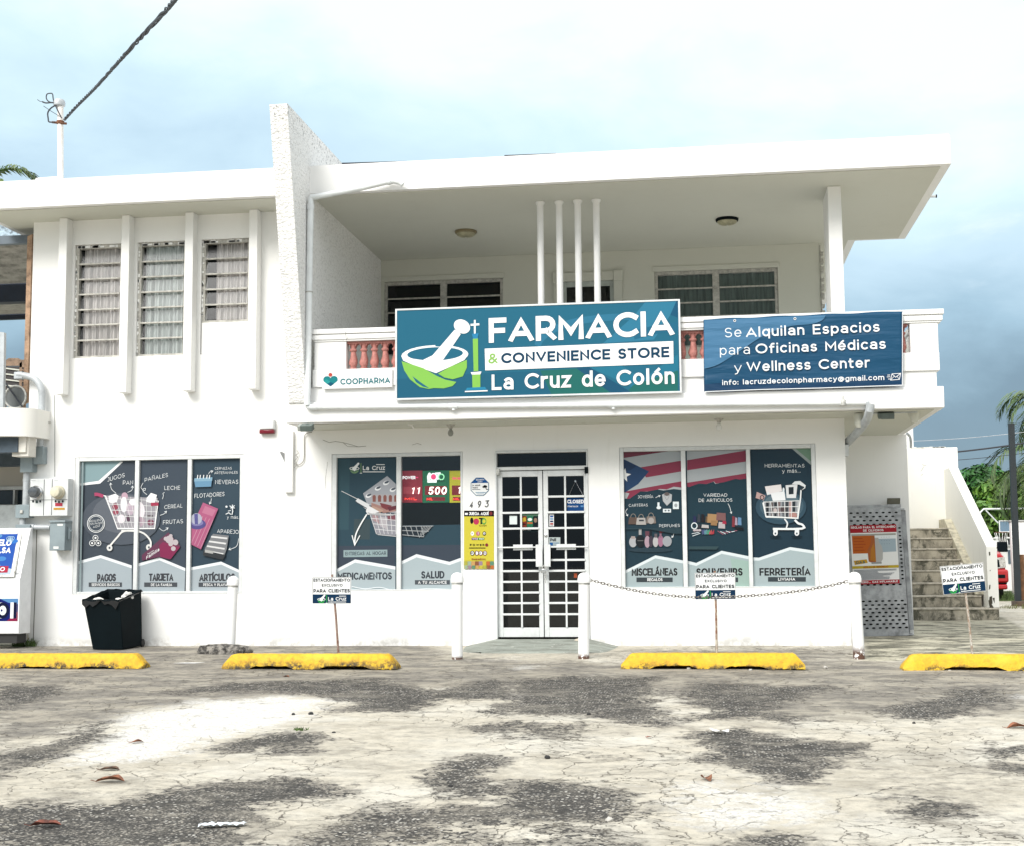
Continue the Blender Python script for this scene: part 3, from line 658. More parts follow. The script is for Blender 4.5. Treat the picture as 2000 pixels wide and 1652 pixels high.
# plaster cracks and a missing chip of render
A_ = Art(-.8025, 600, 560, 2.703); ckc = (70, 66, 60)
for pts in ([(193, 232), (205, 245), (200, 262), (212, 270), (206, 285)], ): A_.line(pts, 1.6, ckc)
A_.build('crack', B)
A_ = Art(-.003, 520, 760, 6.667)
A_.poly([(176, 815), (195, 806), (244, 830), (240, 948), (215, 890)], (170, 172, 172))
A_.line([(735, 655), (820, 690), (900, 675), (1000, 690), (1100, 715), (1200, 745), (1300, 735)], 5, (150, 146, 132)); A_.line([(1000, 690), (1060, 740), (1190, 745)], 4, (165, 160, 148))
A_.line([(1900, 720), (1970, 700), (2020, 718)], 4, (165, 160, 148)); A_.line([(800, 940), (785, 1050), (770, 1160), (775, 1290)], 3, (190, 188, 178))
A_.build('crack', B)
A_ = Art(-.003, 0, 0, 1)
A_.line([(72, 1028), (70, 1110), (67, 1190), (64.5, 1262)], 1.4, (120, 112, 98)); A_.line([(106, 772), (107, 830), (107, 930)], 1.2, (170, 172, 170))
A_.build('crack', B)

# ---- windows ---------------------------------------------------------------------------------------------------
def frame_mb(mb, x0, x1, z0, z1, y0, y1, wd):
    l, r, b, t = wd if isinstance(wd, tuple) else (wd,)*4
    mb.box(x0, x0+l, y0, y1, z0, z1); mb.box(x1-r, x1, y0, y1, z0, z1)
    if b: mb.box(x0+l, x1-r, y0, y1, z0, z0+b)
    if t: mb.box(x0+l, x1-r, y0, y1, z1-t, z1)
def jalousie(h, rows, mat_frame, gmat, curtain=None, mull=None, infill=0., y=.06, peel=False):
    x0, x1, z0, z1 = h; zb_ = z0+infill; mb = MB(); frame_mb(mb, x0+.002, x1-.002, zb_+.001, z1-.002, y, y+.08, (.045, .045, .03, .05))
    cols = [(x0+.047, x1-.047)]
    if mull: xm = (x0+x1)/2; mb.box(xm-.05, xm+.05, y+.003, y+.08, zb_+.031, z1-.052); cols = [(x0+.047, xm-.052), (xm+.052, x1-.047)]
    dz = (z1-zb_-.085)/rows
    for a, b in cols:
        for k in range(1, rows): zz = zb_+.033+k*dz; mb.box(a, b, y-.012, y+.02, zz-.011, zz+.011)
    W = mb.build('louvre_window', mat_frame, B, .003)
    gl = MB()
    for a, b in cols:
        for k in range(rows):
            za, zc = zb_+.033+k*dz, zb_+.033+(k+1)*dz
            gl.add([(a, y+.006, za+.006), (b, y+.006, za+.006), (b, y+.040, zc-.004), (a, y+.040, zc-.004)], [(0, 1, 2, 3)])
    gl.build('louvres', gmat, W, smooth=False, recalc=False)
    if curtain:
        n = 46; cm = MB(); vs = []; xa, xb_ = x0+curtain[1]*(x1-x0), x1-.02
        for i in range(n+1):
            xx = xa+(xb_-xa)*i/n; yy = y+.06+.016*math.sin(i*1.5)+.012*math.sin(i*.63+1)
            vs += [(xx, yy, zb_+.03), (xx+.006*math.sin(i), yy+.01*math.sin(i*.8), z1-.03)]
        cm.add(vs, [(2*i, 2*i+2, 2*i+3, 2*i+1) for i in range(n)]); cm.build('curtain', curtain[0], W, recalc=False)
    bk = MB(); bk.box(x0-.1, x1+.1, y+.30, y+.32, zb_-.1, z1+.1); bk.box(x0-.1, x0-.08, y+.15, y+.30, zb_-.1, z1+.1); bk.box(x1+.08, x1+.1, y+.15, y+.30, zb_-.1, z1+.1); bk.build('shade_backing', M['room_shade'] if curtain else M['teal_shade'], W, smooth=False)
    if infill:
        mb = MB(); mb.box(x0+.012, x1-.004, .012, .06, z0+.004, zb_-.002); mb.build('infill_panel', M['wall'], W, .003)
    if peel:
        mb = MB(); rnd = random.Random(int(x0*100))
        for k in range(26):
            zz = rnd.uniform(zb_+.02, z1-.05); mb.box(x0+.001, x0+rnd.uniform(.012, .03), y-.006, y-.001, zz, zz+rnd.uniform(.01, .05))
        for k in range(10):
            xx = rnd.uniform(x0, x1-.1); mb.box(xx, xx+rnd.uniform(.03, .12), y-.006, y-.001, z1-.04, z1-rnd.uniform(.005, .02))
        mb.build('caulk', M['wall'], W, smooth=False)['kind'] = 'stuff'
    return W
def curt(name, col):
    t = NT(name); f = t.ss(t.noise(3.2, 4, .5, None, 0, (9, 1, .7)), .4, .66); t.set(t.mix(f, col, tuple(c*.72 for c in col)), .9, 0, .1); return t.m
c_pink, c_green, c_lace = curt('pinkish_curtain', (.50, .465, .45)), curt('sheer_curtain', (.43, .46, .45)), curt('grey_net_curtain', (.16, .20, .19))
jalousie(LW[0], 7, M['frame_dim'], M['glass_louvre'], (c_pink, .14), y=.035, peel=True)
jalousie(LW[1], 7, M['frame_dim'], M['glass_louvre'], (c_green, .12), y=.035, peel=True)
inf = P(440, 629, 0).z-LW[2][2]
jalousie(LW[2], 5, M['frame_dim'], M['glass_louvre'], (c_pink, .26), y=.035, infill=inf, peel=True)
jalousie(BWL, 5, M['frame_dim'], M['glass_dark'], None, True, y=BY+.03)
jalousie(BWR, 5, M['frame_dim'], M['glass_louvre'], (c_lace, .03), True, y=BY+.03)
for h in (BWL, BWR): mb = MB(); mb.box(h[0]-.03, h[1]+.03, BY-.015, BY-.001, h[3], h[3]+.07); mb.build('lintel_trim', M['soffit'], B, .004)
# lace edge of the right-hand balcony curtain
A_ = Art(BY+.163, 1300, 560, 3.333)
for x in (128, 215, 540, 598, 668):
    A_.ring(x, 158, 26, 30, 5, (150, 160, 152), 180, 360); A_.ell(x, 152, 10, 14, (70, 84, 80))
A_.build('curtain_lace', B)
# upstairs door between the round posts
x0, x1, z0, z1 = BD; mb = MB(); frame_mb(mb, x0-.13, x1+.13, z0, z1+.13, BY-.03, BY-.001, (.13, .13, 0, .13))
D_ = mb.build('balcony_door', M['soffit'], B, .006)
for xa_ in (x1, x0-.14): mb = MB(); mb.box(xa_, xa_+.14, BY-.045, BY-.031, z1-.02, z1+.14); mb.build('rosette_block', M['soffit'], D_, .006)
mb = MB(); mb.box(x0+.002, x1-.002, BY+.03, BY+.07, z0, z1-.42); mb.box(x0+.002, x0+.06, BY+.03, BY+.07, z1-.42, z1-.002); mb.box(x1-.06, x1-.002, BY+.03, BY+.07, z1-.42, z1-.002); mb.box(x0+.06, x1-.06, BY+.03, BY+.07, z1-.08, z1-.002)
for a, b in ((x0+.08, (x0+x1)/2-.03), ((x0+x1)/2+.03, x1-.08)): mb.box(a, b, BY+.018, BY+.029, z1-1.2, z1-.48)
mb.build('door_leaf', simple('pale_green_paint', (.42, .46, .43), .6), D_, .004)
mb = MB(); mb.box(x0+.06, x1-.06, BY+.045, BY+.05, z1-.42, z1-.08); mb.build('pane', M['glass_dark'], D_); mb = MB(); mb.box(x0, x1, BY+.12, BY+.14, z1-.6, z1); mb.build('shade_backing', M['room_shade'], D_)

# shop windows: white frames, each pane covered by a printed film
def shop_window(h, mull_px, ymull, wd, Y=.05):
    x0, x1, z0, z1 = h; mb = MB(); frame_mb(mb, x0+.002, x1-.002, z0+.002, z1-.002, Y-.045, Y+.05, wd)
    for m0, m1 in mull_px:
        a, b = P(m0, ymull, Y-.04).x, P(m1, ymull, Y-.04).x; mb.box(a, b, Y-.041, Y+.05, z0+wd[2], z1-wd[3]+.0)
    W = mb.build('shop_window', M['white_metal'], B, .005)
    return W
PY = .055                                          # film plane
def pane_mesh(x0, x1, z0, z1, W, mat, y=PY+.002):
    mb = MB(); mb.box(x0, x1, y, y+.006, z0, z1); return mb.build('pane', mat, W, smooth=False)
WHT, OFF = (246, 248, 248), (226, 234, 238)
# ---------------- left window: PAGOS / TARJETA / ARTICULOS
W1 = shop_window(HW1, [(262, 270), (365, 373)], 1000, (.055, .05, .03, .05))
pane_mesh(HW1[0]+.03, HW1[1]-.03, HW1[2]+.01, HW1[3]-.02, W1, ink((70, 80, 92), True))
a = Art(PY, 130, 870, 3.932, True)
T1, T3 = (82, 92, 104), (62, 84, 100); PALE, EDGE = (203, 216, 224), (238, 243, 246)
a.poly([(104, 110), (524, 110), (512, 1140), (80, 1140)], T1); a.poly([(530, 106), (926, 104), (905, 1140), (512, 1140)], (80, 92, 106)); a.poly([(934, 104), (1362, 100), (1350, 1140), (916, 1140)], T3)
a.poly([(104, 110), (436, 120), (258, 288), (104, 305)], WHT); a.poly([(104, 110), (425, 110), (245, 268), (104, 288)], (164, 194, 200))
for L, X in (([(90, 885), (262, 838), (500, 917)], [(500, 1140), (85, 1140)]), ([(520, 912), (712, 855), (912, 938)], [(905, 1140), (512, 1140)]), ([(925, 938), (1187, 888), (1352, 964)], [(1348, 1140), (916, 1140)])):
    a.poly(L+X, EDGE); a.poly([(x, y+22) for x, y in L]+X, PALE)
DK = (70, 74, 82)
a.text('PAGOS', 233, 1042, 379, 1040, 60, DK, .21); a.text('TARJETA', 632, 1038, 820, 1036, 58, DK, .21); a.text('ARTÍCULOS', 1018, 1040, 1292, 1036, 58, DK, .21)
for x0, x1, tx, s_ in ((170, 425, (192, 408), 'SERVICIOS BÁSICOS'), (596, 850, (648, 810), 'DE LA FAMILIA'), (1014, 1290, (1050, 1232), 'PESCA Y PLAYA')):
    a.rect(x0, 1048, x1, 1082, (84, 90, 98)); a.text(s_, tx[0], 1076, tx[1], 1076, 21, WHT, .15)
hw = dict(wt=.10, jit=.05, gap=.22); HWC = (236, 240, 242)
a.text('JUGOS', 314, 274, 446, 238, 32, HWC, **hw); a.text('PAN', 432, 298, 510, 296, 32, HWC, **hw); a.text('PAÑALES', 600, 276, 778, 236, 30, HWC, **hw)
a.text('LECHE', 752, 338, 872, 334, 30, HWC, **hw); a.text('CEREAL', 750, 484, 890, 472, 30, HWC, **hw); a.text('FRUTAS', 740, 604, 894, 592, 32, HWC, **hw)
a.text('CERVEZAS', 1138, 184, 1268, 180, 20, HWC, **hw); a.text('ARTESANALES', 1134, 216, 1314, 212, 20, HWC, **hw); a.text('NEVERAS', 1142, 294, 1318, 290, 32, HWC, **hw)
a.text('FLOTADORES', 982, 400, 1212, 384, 32, HWC, **hw); a.text('y más...', 1232, 560, 1336, 558, 24, HWC, **hw); a.text('APAREJOS', 1156, 668, 1344, 676, 30, HWC, **hw)
for p in ([(380, 362), (345, 330), (338, 284)], [(468, 356), (500, 340), (508, 306)], [(718, 532), (750, 520), (768, 500)], [(710, 630), (745, 652), (780, 628)], [(1090, 216), (1100, 200), (1124, 192)], [(1112, 402), (1108, 425), (1098, 446)], [(1322, 710), (1305, 770), (1246, 796)]): a.arrow(p, 3.5, HWC, 16)
a.line([(588, 284), (572, 320), (600, 342), (606, 326), (588, 330), (590, 350), (618, 374)], 3.5, HWC, 5); a.line([(736, 408), (744, 380), (740, 366), (752, 356)], 3.5, HWC, 4)
# shopping cart
GO = (214, 205, 208)
a.ell(420, 560, 300, 200, (100, 108, 120)); a.ell(430, 520, 230, 150, (120, 126, 137))
a.poly([(290, 380), (700, 400), (676, 632), (392, 632)], (190, 186, 194))
for x, y, rx, ry, c in ((375, 465, 24, 24, (176, 84, 104)), (378, 508, 22, 20, (186, 92, 112)), (446, 384, 24, 28, (232, 196, 214)), (440, 450, 26, 60, (240, 236, 240)), (490, 480, 30, 50, (226, 206, 222)), (560, 500, 40, 70, (238, 230, 236)), (475, 556, 16, 24, (110, 80, 100)), (560, 580, 40, 40, (214, 190, 204)), (646, 588, 26, 24, (150, 90, 112)), (420, 560, 30, 34, (232, 224, 230)), (520, 430, 40, 26, (246, 242, 244)), (350, 420, 30, 20, (230, 226, 230))): a.ell(x, y, rx, ry, c)
a.poly([(322, 384), (376, 366), (400, 384), (386, 430), (330, 430)], (244, 244, 246)); a.poly([(648, 360), (694, 376), (676, 440), (612, 430), (618, 396)], (248, 248, 250))
a.rect(620, 530, 664, 548, (120, 110, 116))
for k in range(6):
    t_ = k/5; a.line([(296+96*t_, 400+230*t_), (700-22*t_, 420+212*t_)], 3, WHT)
for k in range(11): t_ = k/10; a.line([(292+400*t_, 384+14*t_), (392+284*t_, 632)], 2.6, WHT)
a.line([(270, 378), (300, 384), (392, 636), (676, 634), (704, 420)], 7, (250, 250, 250))
a.line([(214, 372), (240, 372), (282, 386)], 26, (206, 88, 128), 3); a.line([(648, 448), (706, 446)], 26, (196, 70, 100))
a.line([(560, 650), (440, 654), (390, 700), (330, 770)], 13, (238, 236, 232), 4); a.line([(420, 650), (570, 660), (640, 720), (646, 770)], 13, (232, 232, 230), 4)
for x, y in ((330, 782), (632, 778)): a.ell(x, y, 22, 24, (226, 226, 224)); a.ell(x, y, 8, 9, (96, 104, 112))
# family card
a.poly([(578, 838), (782, 662), (874, 770), (790, 872), (712, 852), (580, 880)], (122, 70, 98)); a.poly([(712, 762), (740, 736), (870, 778), (800, 868), (720, 850)], (158, 52, 98))
for x, y, r in ((790, 718, 30), (762, 712, 16), (800, 690, 14), (800, 752, 18), (836, 740, 22), (820, 788, 18)): a.ell(x, y, r, r, (226, 214, 220))
a.text('Familia', 612, 872, 712, 804, 24, WHT, .16); a.text('Tarjeta', 620, 838, 668, 808, 12, WHT, .12)
# payment badge and icons
a.ell(226, 596, 68, 70, WHT); a.ell(226, 596, 63, 65, T1); a.ring(226, 596, 55, 57, 3, WHT)
for s_, x, y, x2, y2 in (('REALIZA', 178, 586, 264, 574), ('TUS PAGOS', 178, 608, 274, 596), ('AQUÍ', 202, 630, 254, 620)): a.text(s_, x, y, x2, y2, 15, WHT, .1, jit=.04)
for x, y in ((222, 706), (196, 746), (244, 746)): a.ring(x, y, 20, 20, 4, WHT); a.ell(x, y, 8, 8, WHT)
# cooler, lilo, beach ball, palm, tackle box
a.poly([(980, 262), (1116, 254), (1110, 312), (990, 316)], (128, 178, 214)); a.poly([(982, 248), (1120, 240), (1118, 268), (980, 272)], (160, 204, 230))
for x in (1004, 1024, 1050, 1076, 1096): a.line([(x, 250), (x+4, 222)], 6, WHT)
a.poly([(1048, 434), (1164, 482), (1032, 794), (948, 752), (952, 640)], (206, 110, 152)); a.poly([(1064, 460), (1146, 492), (1120, 540), (1040, 512)], (224, 140, 174))
for k in range(4): a.line([(1046+26*k, 540+9*k), (958+24*k, 745+12*k)], 5, (232, 164, 190))
a.ell(1002, 600, 68, 40, (100, 92, 160)); a.ell(1002, 590, 48, 24, (150, 144, 200)); a.ell(998, 560, 42, 44, (206, 208, 228)); a.poly([(980, 522), (1008, 520), (1010, 602), (985, 602)], (106, 104, 170))
a.line([(1272, 470), (1276, 500), (1270, 528)], 7, HWC); [a.line([(1272, 474), (1272+dx, 458+dy)], 6, HWC) for dx, dy in ((-20, 0), (-14, 18), (18, -2), (20, 18), (2, -8))]; a.ell(1228, 466, 8, 8, HWC); a.line([(1222, 524), (1246, 512), (1262, 526)], 6, HWC); a.line([(1240, 500), (1262, 494)], 5, HWC)
a.poly([(1124, 674), (1246, 688), (1230, 790), (1200, 872), (1046, 838), (1066, 780)], (150, 152, 156))
for k in range(4): a.poly([(1112-16*k, 690+36*k), (1236-10*k, 704+40*k), (1232-10*k, 716+40*k), (1108-16*k, 702+36*k)], (222, 222, 222))
a.poly([(1052, 800), (1222, 836), (1200, 874), (1046, 840)], (62, 66, 70)); a.poly([(1066, 796), (1130, 808), (1124, 828), (1060, 816)], (210, 210, 208))
for x0_, x1_ in ((118, 131), (545, 560), (948, 966)): a.poly([(x0_, 112), (x1_, 112), (x1_-22, 1130), (x0_-22, 1130)], (168, 186, 190))
a.build('window_graphic', W1); W1['label'] = 'shop window printed with a full shopping cart and a pink air mattress'
# ---------------- middle window: MEDICAMENTOS / SALUD
W2 = shop_window(HW2, [(774, 783)], 1000, (.06, .03, .012, .045))
xm = P(779, 1000, PY).x; pane_mesh(HW2[0]+.03, xm, HW2[2]+.01, HW2[3]-.02, W2, ink((58, 76, 92), True)); pane_mesh(xm, HW2[1]-.02, HW2[2]+.01, P(840, 1025, PY).z, W2, ink((58, 76, 92), True))
mb = MB(); mb.box(xm, HW2[1]-.02, PY+.002, PY+.008, P(840, 1025, PY).z, HW2[3]-.02); mb.build('pane', M['glass'], W2, smooth=False)
bk = MB(); x0, x1, z0, z1 = HW2; bk.box(x0-.1, x1+.1, .75, .78, z0-.1, z1+.2); bk.box(x0-.1, x0-.08, .2, .75, z0-.1, z1+.2); bk.box(x1+.08, x1+.1, .2, .75, z0-.1, z1+.2); bk.build('shade_backing', M['room_shade'], W2, smooth=False)
a = Art(PY, 640, 870, 5.506, True); BASE = (56, 86, 101)
a.poly([(92, 100), (745, 100), (728, 1290), (728, 1560), (62, 1560), (68, 1330)], BASE)
a.poly([(780, 855), (1462, 845), (1456, 1560), (775, 1560)], (54, 84, 99))
a.poly([(75, 1075), (725, 1070), (722, 1300), (65, 1345)], (74, 85, 100)); a.poly([(785, 1068), (1456, 1062), (1456, 1260), (785, 1260)], (74, 85, 100))
a.poly([(88, 120), (240, 120), (225, 900), (76, 900)], (64, 98, 110)); a.poly([(285, 785), (458, 785), (452, 1005), (275, 1005)], (74, 92, 98))
for L, X in (([(60, 1342), (295, 1220), (728, 1295)], [(728, 1560), (55, 1560)]), ([(780, 1246), (955, 1163), (1310, 1246), (1460, 1192)], [(1456, 1560), (775, 1560)])):
    a.poly(L+X, EDGE); a.poly([(x, y+34) for x, y in L]+X, (208, 224, 230))
a.text('MEDICAMENTOS', 108, 1440, 690, 1436, 78, (66, 74, 84), .2); a.text('SALUD', 1006, 1426, 1256, 1424, 80, (66, 74, 84), .21)
a.rect(938, 1442, 1314, 1490, (90, 98, 106)); a.text('A TU ALCANCE', 972, 1482, 1280, 1482, 32, WHT, .17)
a.poly([(170, 1120), (642, 1114), (642, 1190), (170, 1196)], (176, 200, 204)); a.text('ENTREGAS AL HOGAR', 190, 1176, 628, 1170, 38, (70, 82, 92), .15, jit=.02)
def small_logo(a, x, y, s, bowl=(140, 180, 130), wh=WHT, bgc=BASE):
    """pestle and bowl with the LA CRUZ lettering; (x, y) = left end of the bowl rim, s = scale"""
    q = lambda px, py: (x+px*s, y+py*s)
    a.poly([q(0, 8)]+[q(50+50*math.cos(rad(t)), 10+50*math.sin(rad(t))) for t in range(10, 175, 15)], bowl)
    a.line([q(px, py) for px, py in arc(50, 6, 50, 15, 0, 360, 24)], 6*s, wh); a.poly([q(22, 6), q(76, -44), q(92, -30), q(60, 26), q(50, 36)], wh); a.ell(*q(88, -42), 17*s, 12*s, wh, -45)
    a.line([q(6, 26), q(45, 42), q(96, 22)], 5*s, bgc); a.line([q(120, -52), q(120, 56)], 9*s, bowl); a.line([q(108, 56), q(132, 56)], 6*s, wh)
    a.text('La Cruz', x+140*s, y+24*s, x+378*s, y+22*s, 46*s, wh, .18, .16); a.rect(*q(284, -40), *q(376, -32), wh); a.rect(*q(140, 38), *q(376, 46), wh)
small_logo(a, 238, 236, 1.0)
# tablets, syringe, basket
a.poly([(380, 510), (640, 322), (735, 410), (735, 640), (430, 640)], (196, 200, 208))
for x, y in ((628, 398), (540, 456), (700, 470), (440, 534)): a.ell(x, y, 34, 22, (236, 238, 240), -20); a.ell(x+6, y-8, 26, 12, (96, 104, 118), -20)
a.poly([(470, 520), (735, 520), (735, 720), (480, 700)], (206, 202, 206))
for k in range(5): a.poly([(484+58*k, 600)]+[(500+58*k+18*math.cos(rad(t)), 548+22*math.sin(rad(t))) for t in range(180, 361, 30)]+[(516+58*k, 600)], (160, 104, 96))
for p, c in (([(470, 610), (560, 640), (735, 650), (735, 700), (600, 720), (470, 660)], (196, 152, 142)), ([(560, 610), (690, 640), (640, 690), (580, 660)], (146, 74, 80)), ([(480, 640), (600, 690), (560, 720), (480, 690)], (214, 178, 160)), ([(640, 660), (735, 640), (735, 680), (660, 700)], (120, 60, 72))): a.poly(p, c)
a.poly([(450, 720), (735, 730), (735, 965), (520, 945)], (176, 176, 186)); a.poly([(560, 760), (640, 770), (640, 900), (560, 860)], (216, 210, 216)); a.poly([(636, 740), (730, 740), (730, 800), (650, 800)], (150, 92, 104)); a.poly([(480, 740), (540, 750), (560, 840), (490, 800)], (200, 168, 172))
a.line([(148, 484), (330, 575)], 5, WHT); a.poly([(300, 590), (325, 562), (450, 630), (425, 690)], (224, 226, 228)); a.line([(306, 604), (420, 672)], 10, (70, 84, 98)); a.poly([(410, 700), (440, 640), (560, 710), (430, 740)], (230, 230, 232))
for k in range(5): a.line([(440+24*k, 720+58*k), (735, 740+58*k)], 6, (228, 228, 230))
for k in range(6): a.line([(450+56*k, 720), (525+42*k, 948)], 5, (228, 228, 230))
a.line([(430, 716), (500, 736), (700, 742), (735, 700)], 12, (214, 214, 216), 3)
a.poly([(790, 862), (1138, 858), (1020, 990), (790, 965)], (40, 52, 62))
for k in range(3): a.line([(800, 862+46*k), (1136-50*k, 860+58*k)], 7, (206, 210, 212))
for k in range(4): a.line([(836+56*k, 862), (868+56*k, 968)], 6, (206, 210, 212))
for k in range(6): a.line([(1030+18*k, 862), (985+18*k, 985-14*k)], 5, (206, 210, 212))
a.line([(420, 735), (350, 850), (300, 960), (290, 1060)], 14, WHT, 5); a.line([(262, 960), (290, 1066), (346, 962)], 10, WHT)
a.line([(700, 1556), (560, 1520), (400, 1535), (260, 1510)], 8, (236, 242, 244), 5); a.line([(900, 1550), (1060, 1534), (1300, 1540)], 6, (236, 242, 244), 4)
a.build('window_graphic', W2); W2['label'] = 'shop window printed with a syringe and pill basket, half of it dark glass'
# three lit jackpot boards hanging behind the glass
def led_board(x0, x1, c, label, jack, draw):
    b = thing('jackpot_board', label, 'lottery sign', P((x0+x1)/2/5.506+640, 870+600/5.506, .2), 'lit jackpot boards behind the glass')
    p0, p1 = P(640+x0/5.506, 870+268/5.506, .2), P(640+x1/5.506, 870+606/5.506, .2)
    mb = MB(); mb.box(p0.x, p1.x, .2, .25, p1.z, p0.z); t = NT('backlit_panel'); t.set(srgb(c), .5); t.b.inputs['Emission Color'].default_value = (*srgb(c), 1); t.b.inputs['Emission Strength'].default_value = .16
    mb.build('panel', t.m, b, smooth=False); draw(Art(.199, 640, 870, 5.506)).build('lettering', b)
def lit(c, s):
    t = NT('lit_digits'); t.set(srgb(c), .5); t.b.inputs['Emission Color'].default_value = (*srgb(c), 1); t.b.inputs['Emission Strength'].default_value = s; return t.m
LR, LD, LW_ = lit((255, 70, 50), 1.8), lit((120, 8, 16), .5), lit((255, 225, 215), 2.0)
LWH, LPK = lit((240, 240, 240), .8), lit((220, 60, 110), .8)
def d1(a):
    a.text('POWER', 806, 358, 944, 356, 34, LWH, .2); a.rect(940, 334, 975, 342, LPK); a.rect(815, 440, 1000, 515, lit((170, 60, 70), .4)); a.text('11', 900, 515, 985, 515, 70, LW_, .14, .5, shear=.15); a.text('MIL', 830, 582, 960, 580, 26, LR, .16); return a
def d2(a):
    a.ell(1090, 328, 20, 44, LWH, 10); a.ell(1138, 332, 40, 42, LWH); a.ell(1138, 332, 28, 30, LPK); a.line([(1155, 296), (1215, 292)], 20, LWH); a.line([(1192, 296), (1182, 362)], 20, LWH); a.ring(1222, 332, 28, 30, 12, lit((150, 220, 170), .8)); a.rect(1072, 362, 1172, 394, LWH); a.text('CASH', 1172, 388, 1252, 386, 22, lit((20, 50, 40), .1), .2)
    a.rect(1046, 430, 1278, 526, LD); a.text('500', 1084, 522, 1276, 520, 82, LW_, .17, .3, shear=.12); a.rect(1060, 550, 1262, 590, LD); a.text('MIL', 1066, 584, 1130, 582, 26, LR, .14); return a
def d3(a):
    a.text('Revancha', 1344, 362, 1480, 360, 30, LPK, .18); a.rect(1336, 424, 1500, 528, LD); a.text('19', 1402, 510, 1478, 508, 74, LW_, .17, .4, shear=.1); a.rect(1346, 548, 1500, 590, LD); a.text('MIL', 1352, 584, 1418, 582, 26, LR, .14); return a
led_board(792, 1016, (176, 32, 54), 'red lit jackpot board with white lettering behind the glass', 0, d1)
led_board(1020, 1306, (14, 124, 78), 'green lit board with pink and white logo and red digits 500', 0, d2)
led_board(1310, 1520, (232, 218, 40), 'yellow lit jackpot board cut off by the window frame', 0, d3)
# ---------------- right window: MISCELANEAS / SOUVENIRS / FERRETERIA
W3 = shop_window(HW3, [(1332, 1341), (1460, 1468)], 1000, (.05, .05, .012, .05))
pane_mesh(HW3[0]+.03, HW3[1]-.03, HW3[2]+.01, HW3[3]-.02, W3, ink((34, 62, 74), True))
a = Art(PY, 1190, 850, 4.444, True); NV = (36, 66, 80)
a.poly([(115, 125), (626, 112), (640, 1340), (115, 1345)], NV); a.poly([(660, 112), (1192, 104), (1215, 1330), (682, 1340)], (34, 66, 80)); a.poly([(1230, 104), (1772, 92), (1800, 1330), (1250, 1330)], (34, 62, 78))
FW, FR_ = (206, 212, 216), (166, 66, 92)
a.poly([(115, 130), (560, 128), (620, 128), (626, 470), (560, 462), (470, 475), (400, 462), (330, 485), (250, 480), (180, 545), (115, 545)], FW)
a.poly([(115, 130), (545, 130), (115, 195)], (134, 58, 76)); a.poly([(260, 276), (624, 216), (624, 310), (320, 362)], FR_)
a.poly([(115, 488), (430, 430), (626, 395), (626, 450), (560, 442), (500, 466), (440, 462), (330, 484), (270, 482), (178, 545), (150, 548), (175, 500)], FR_)
a.poly([(115, 200), (150, 214), (345, 310), (250, 420), (140, 490), (115, 480)], (44, 78, 122)); a.poly([(115, 206), (240, 262), (180, 300), (115, 300)], (34, 62, 102))
a.poly([(128+r*math.cos(rad(-80+36*i)), 342+r*1.0*math.sin(rad(-80+36*i))) for i in range(10) for r in [62 if i % 2 == 0 else 26]], WHT)
a.poly([(115, 200), (119, 200), (126, 1170), (115, 1170)], NV)
a.poly([(672, 130), (1188, 124), (1188, 220), (1190, 372), (1130, 380), (1100, 372), (1000, 400), (920, 418), (905, 398), (840, 420), (780, 412), (690, 446), (676, 440)], FW)
a.poly([(676, 212), (1186, 128), (1186, 224), (676, 300)], FR_); a.poly([(676, 408), (1188, 326), (1190, 372), (1130, 380), (1095, 374), (1000, 402), (925, 415), (908, 396), (840, 420), (780, 414), (690, 446), (676, 440)], FR_)
a.poly([(690, 446), (780, 414), (840, 420), (700, 450)], NV)
a.poly([(1570, 100), (1772, 92), (1772, 272)], (196, 208, 206)); a.poly([(1602, 100), (1772, 92), (1772, 240)], (146, 184, 156))
for L, X in (([(118, 1180), (400, 1038), (640, 1082)], [(640, 1340), (115, 1345)]), ([(680, 1086), (755, 1104), (975, 998), (1212, 1046)], [(1215, 1330), (682, 1340)]), ([(1250, 1056), (1300, 1058), (1570, 966), (1795, 1000)], [(1800, 1330), (1250, 1330)])):
    a.poly(L+X, (222, 230, 233)); a.poly([(x, y+26) for x, y in L]+X, (198, 216, 220))
a.poly([(1050, 1060), (1215, 1090), (1215, 1330), (1100, 1330)], (188, 218, 208))
NK = (30, 34, 40)
a.text('MISCELÁNEAS', 194, 1216, 592, 1214, 66, NK, .2); a.text('SOUVENIRS', 756, 1216, 1158, 1214, 66, NK, .21); a.text('FERRETERÍA', 1304, 1214, 1748, 1212, 66, NK, .2)
for x0_, x1_, y_, t0, t1, s_ in ((236, 550, 1230, 330, 462, 'REGALOS'), (800, 1118, 1230, 870, 1050, 'DE LA ISLA'), (1378, 1706, 1226, 1466, 1614, 'LIVIANA')): a.rect(x0_, y_, x1_, y_+40, (60, 72, 80)); (a.text(s_, t0, y_+32, t1, y_+31, 26, WHT, .17) if s_ != 'DE LA ISLA' else None)
a.text('JOYERÍA', 248, 544, 382, 540, 26, HWC, **hw); a.text('CARTERAS', 170, 616, 334, 612, 24, HWC, **hw); a.text('PERFUMES', 434, 794, 612, 792, 26, HWC, **hw); a.text('VARIEDAD', 818, 530, 1024, 528, 28, HWC, .12, jit=.04); a.text('DE ARTICULOS', 776, 574, 1068, 572, 28, HWC, .12, jit=.04); a.text('HERRAMIENTAS', 1350, 276, 1694, 274, 30, HWC, .11, jit=.05); a.text('y más...', 1502, 322, 1660, 320, 32, HWC, .11, jit=.04)
for p in ([(402, 538), (420, 528), (442, 520)], [(158, 632), (142, 660), (160, 696)], [(544, 816), (560, 850), (544, 884)], [(1030, 588), (1046, 620), (1060, 674)]): a.arrow(p, 4, HWC, 14)
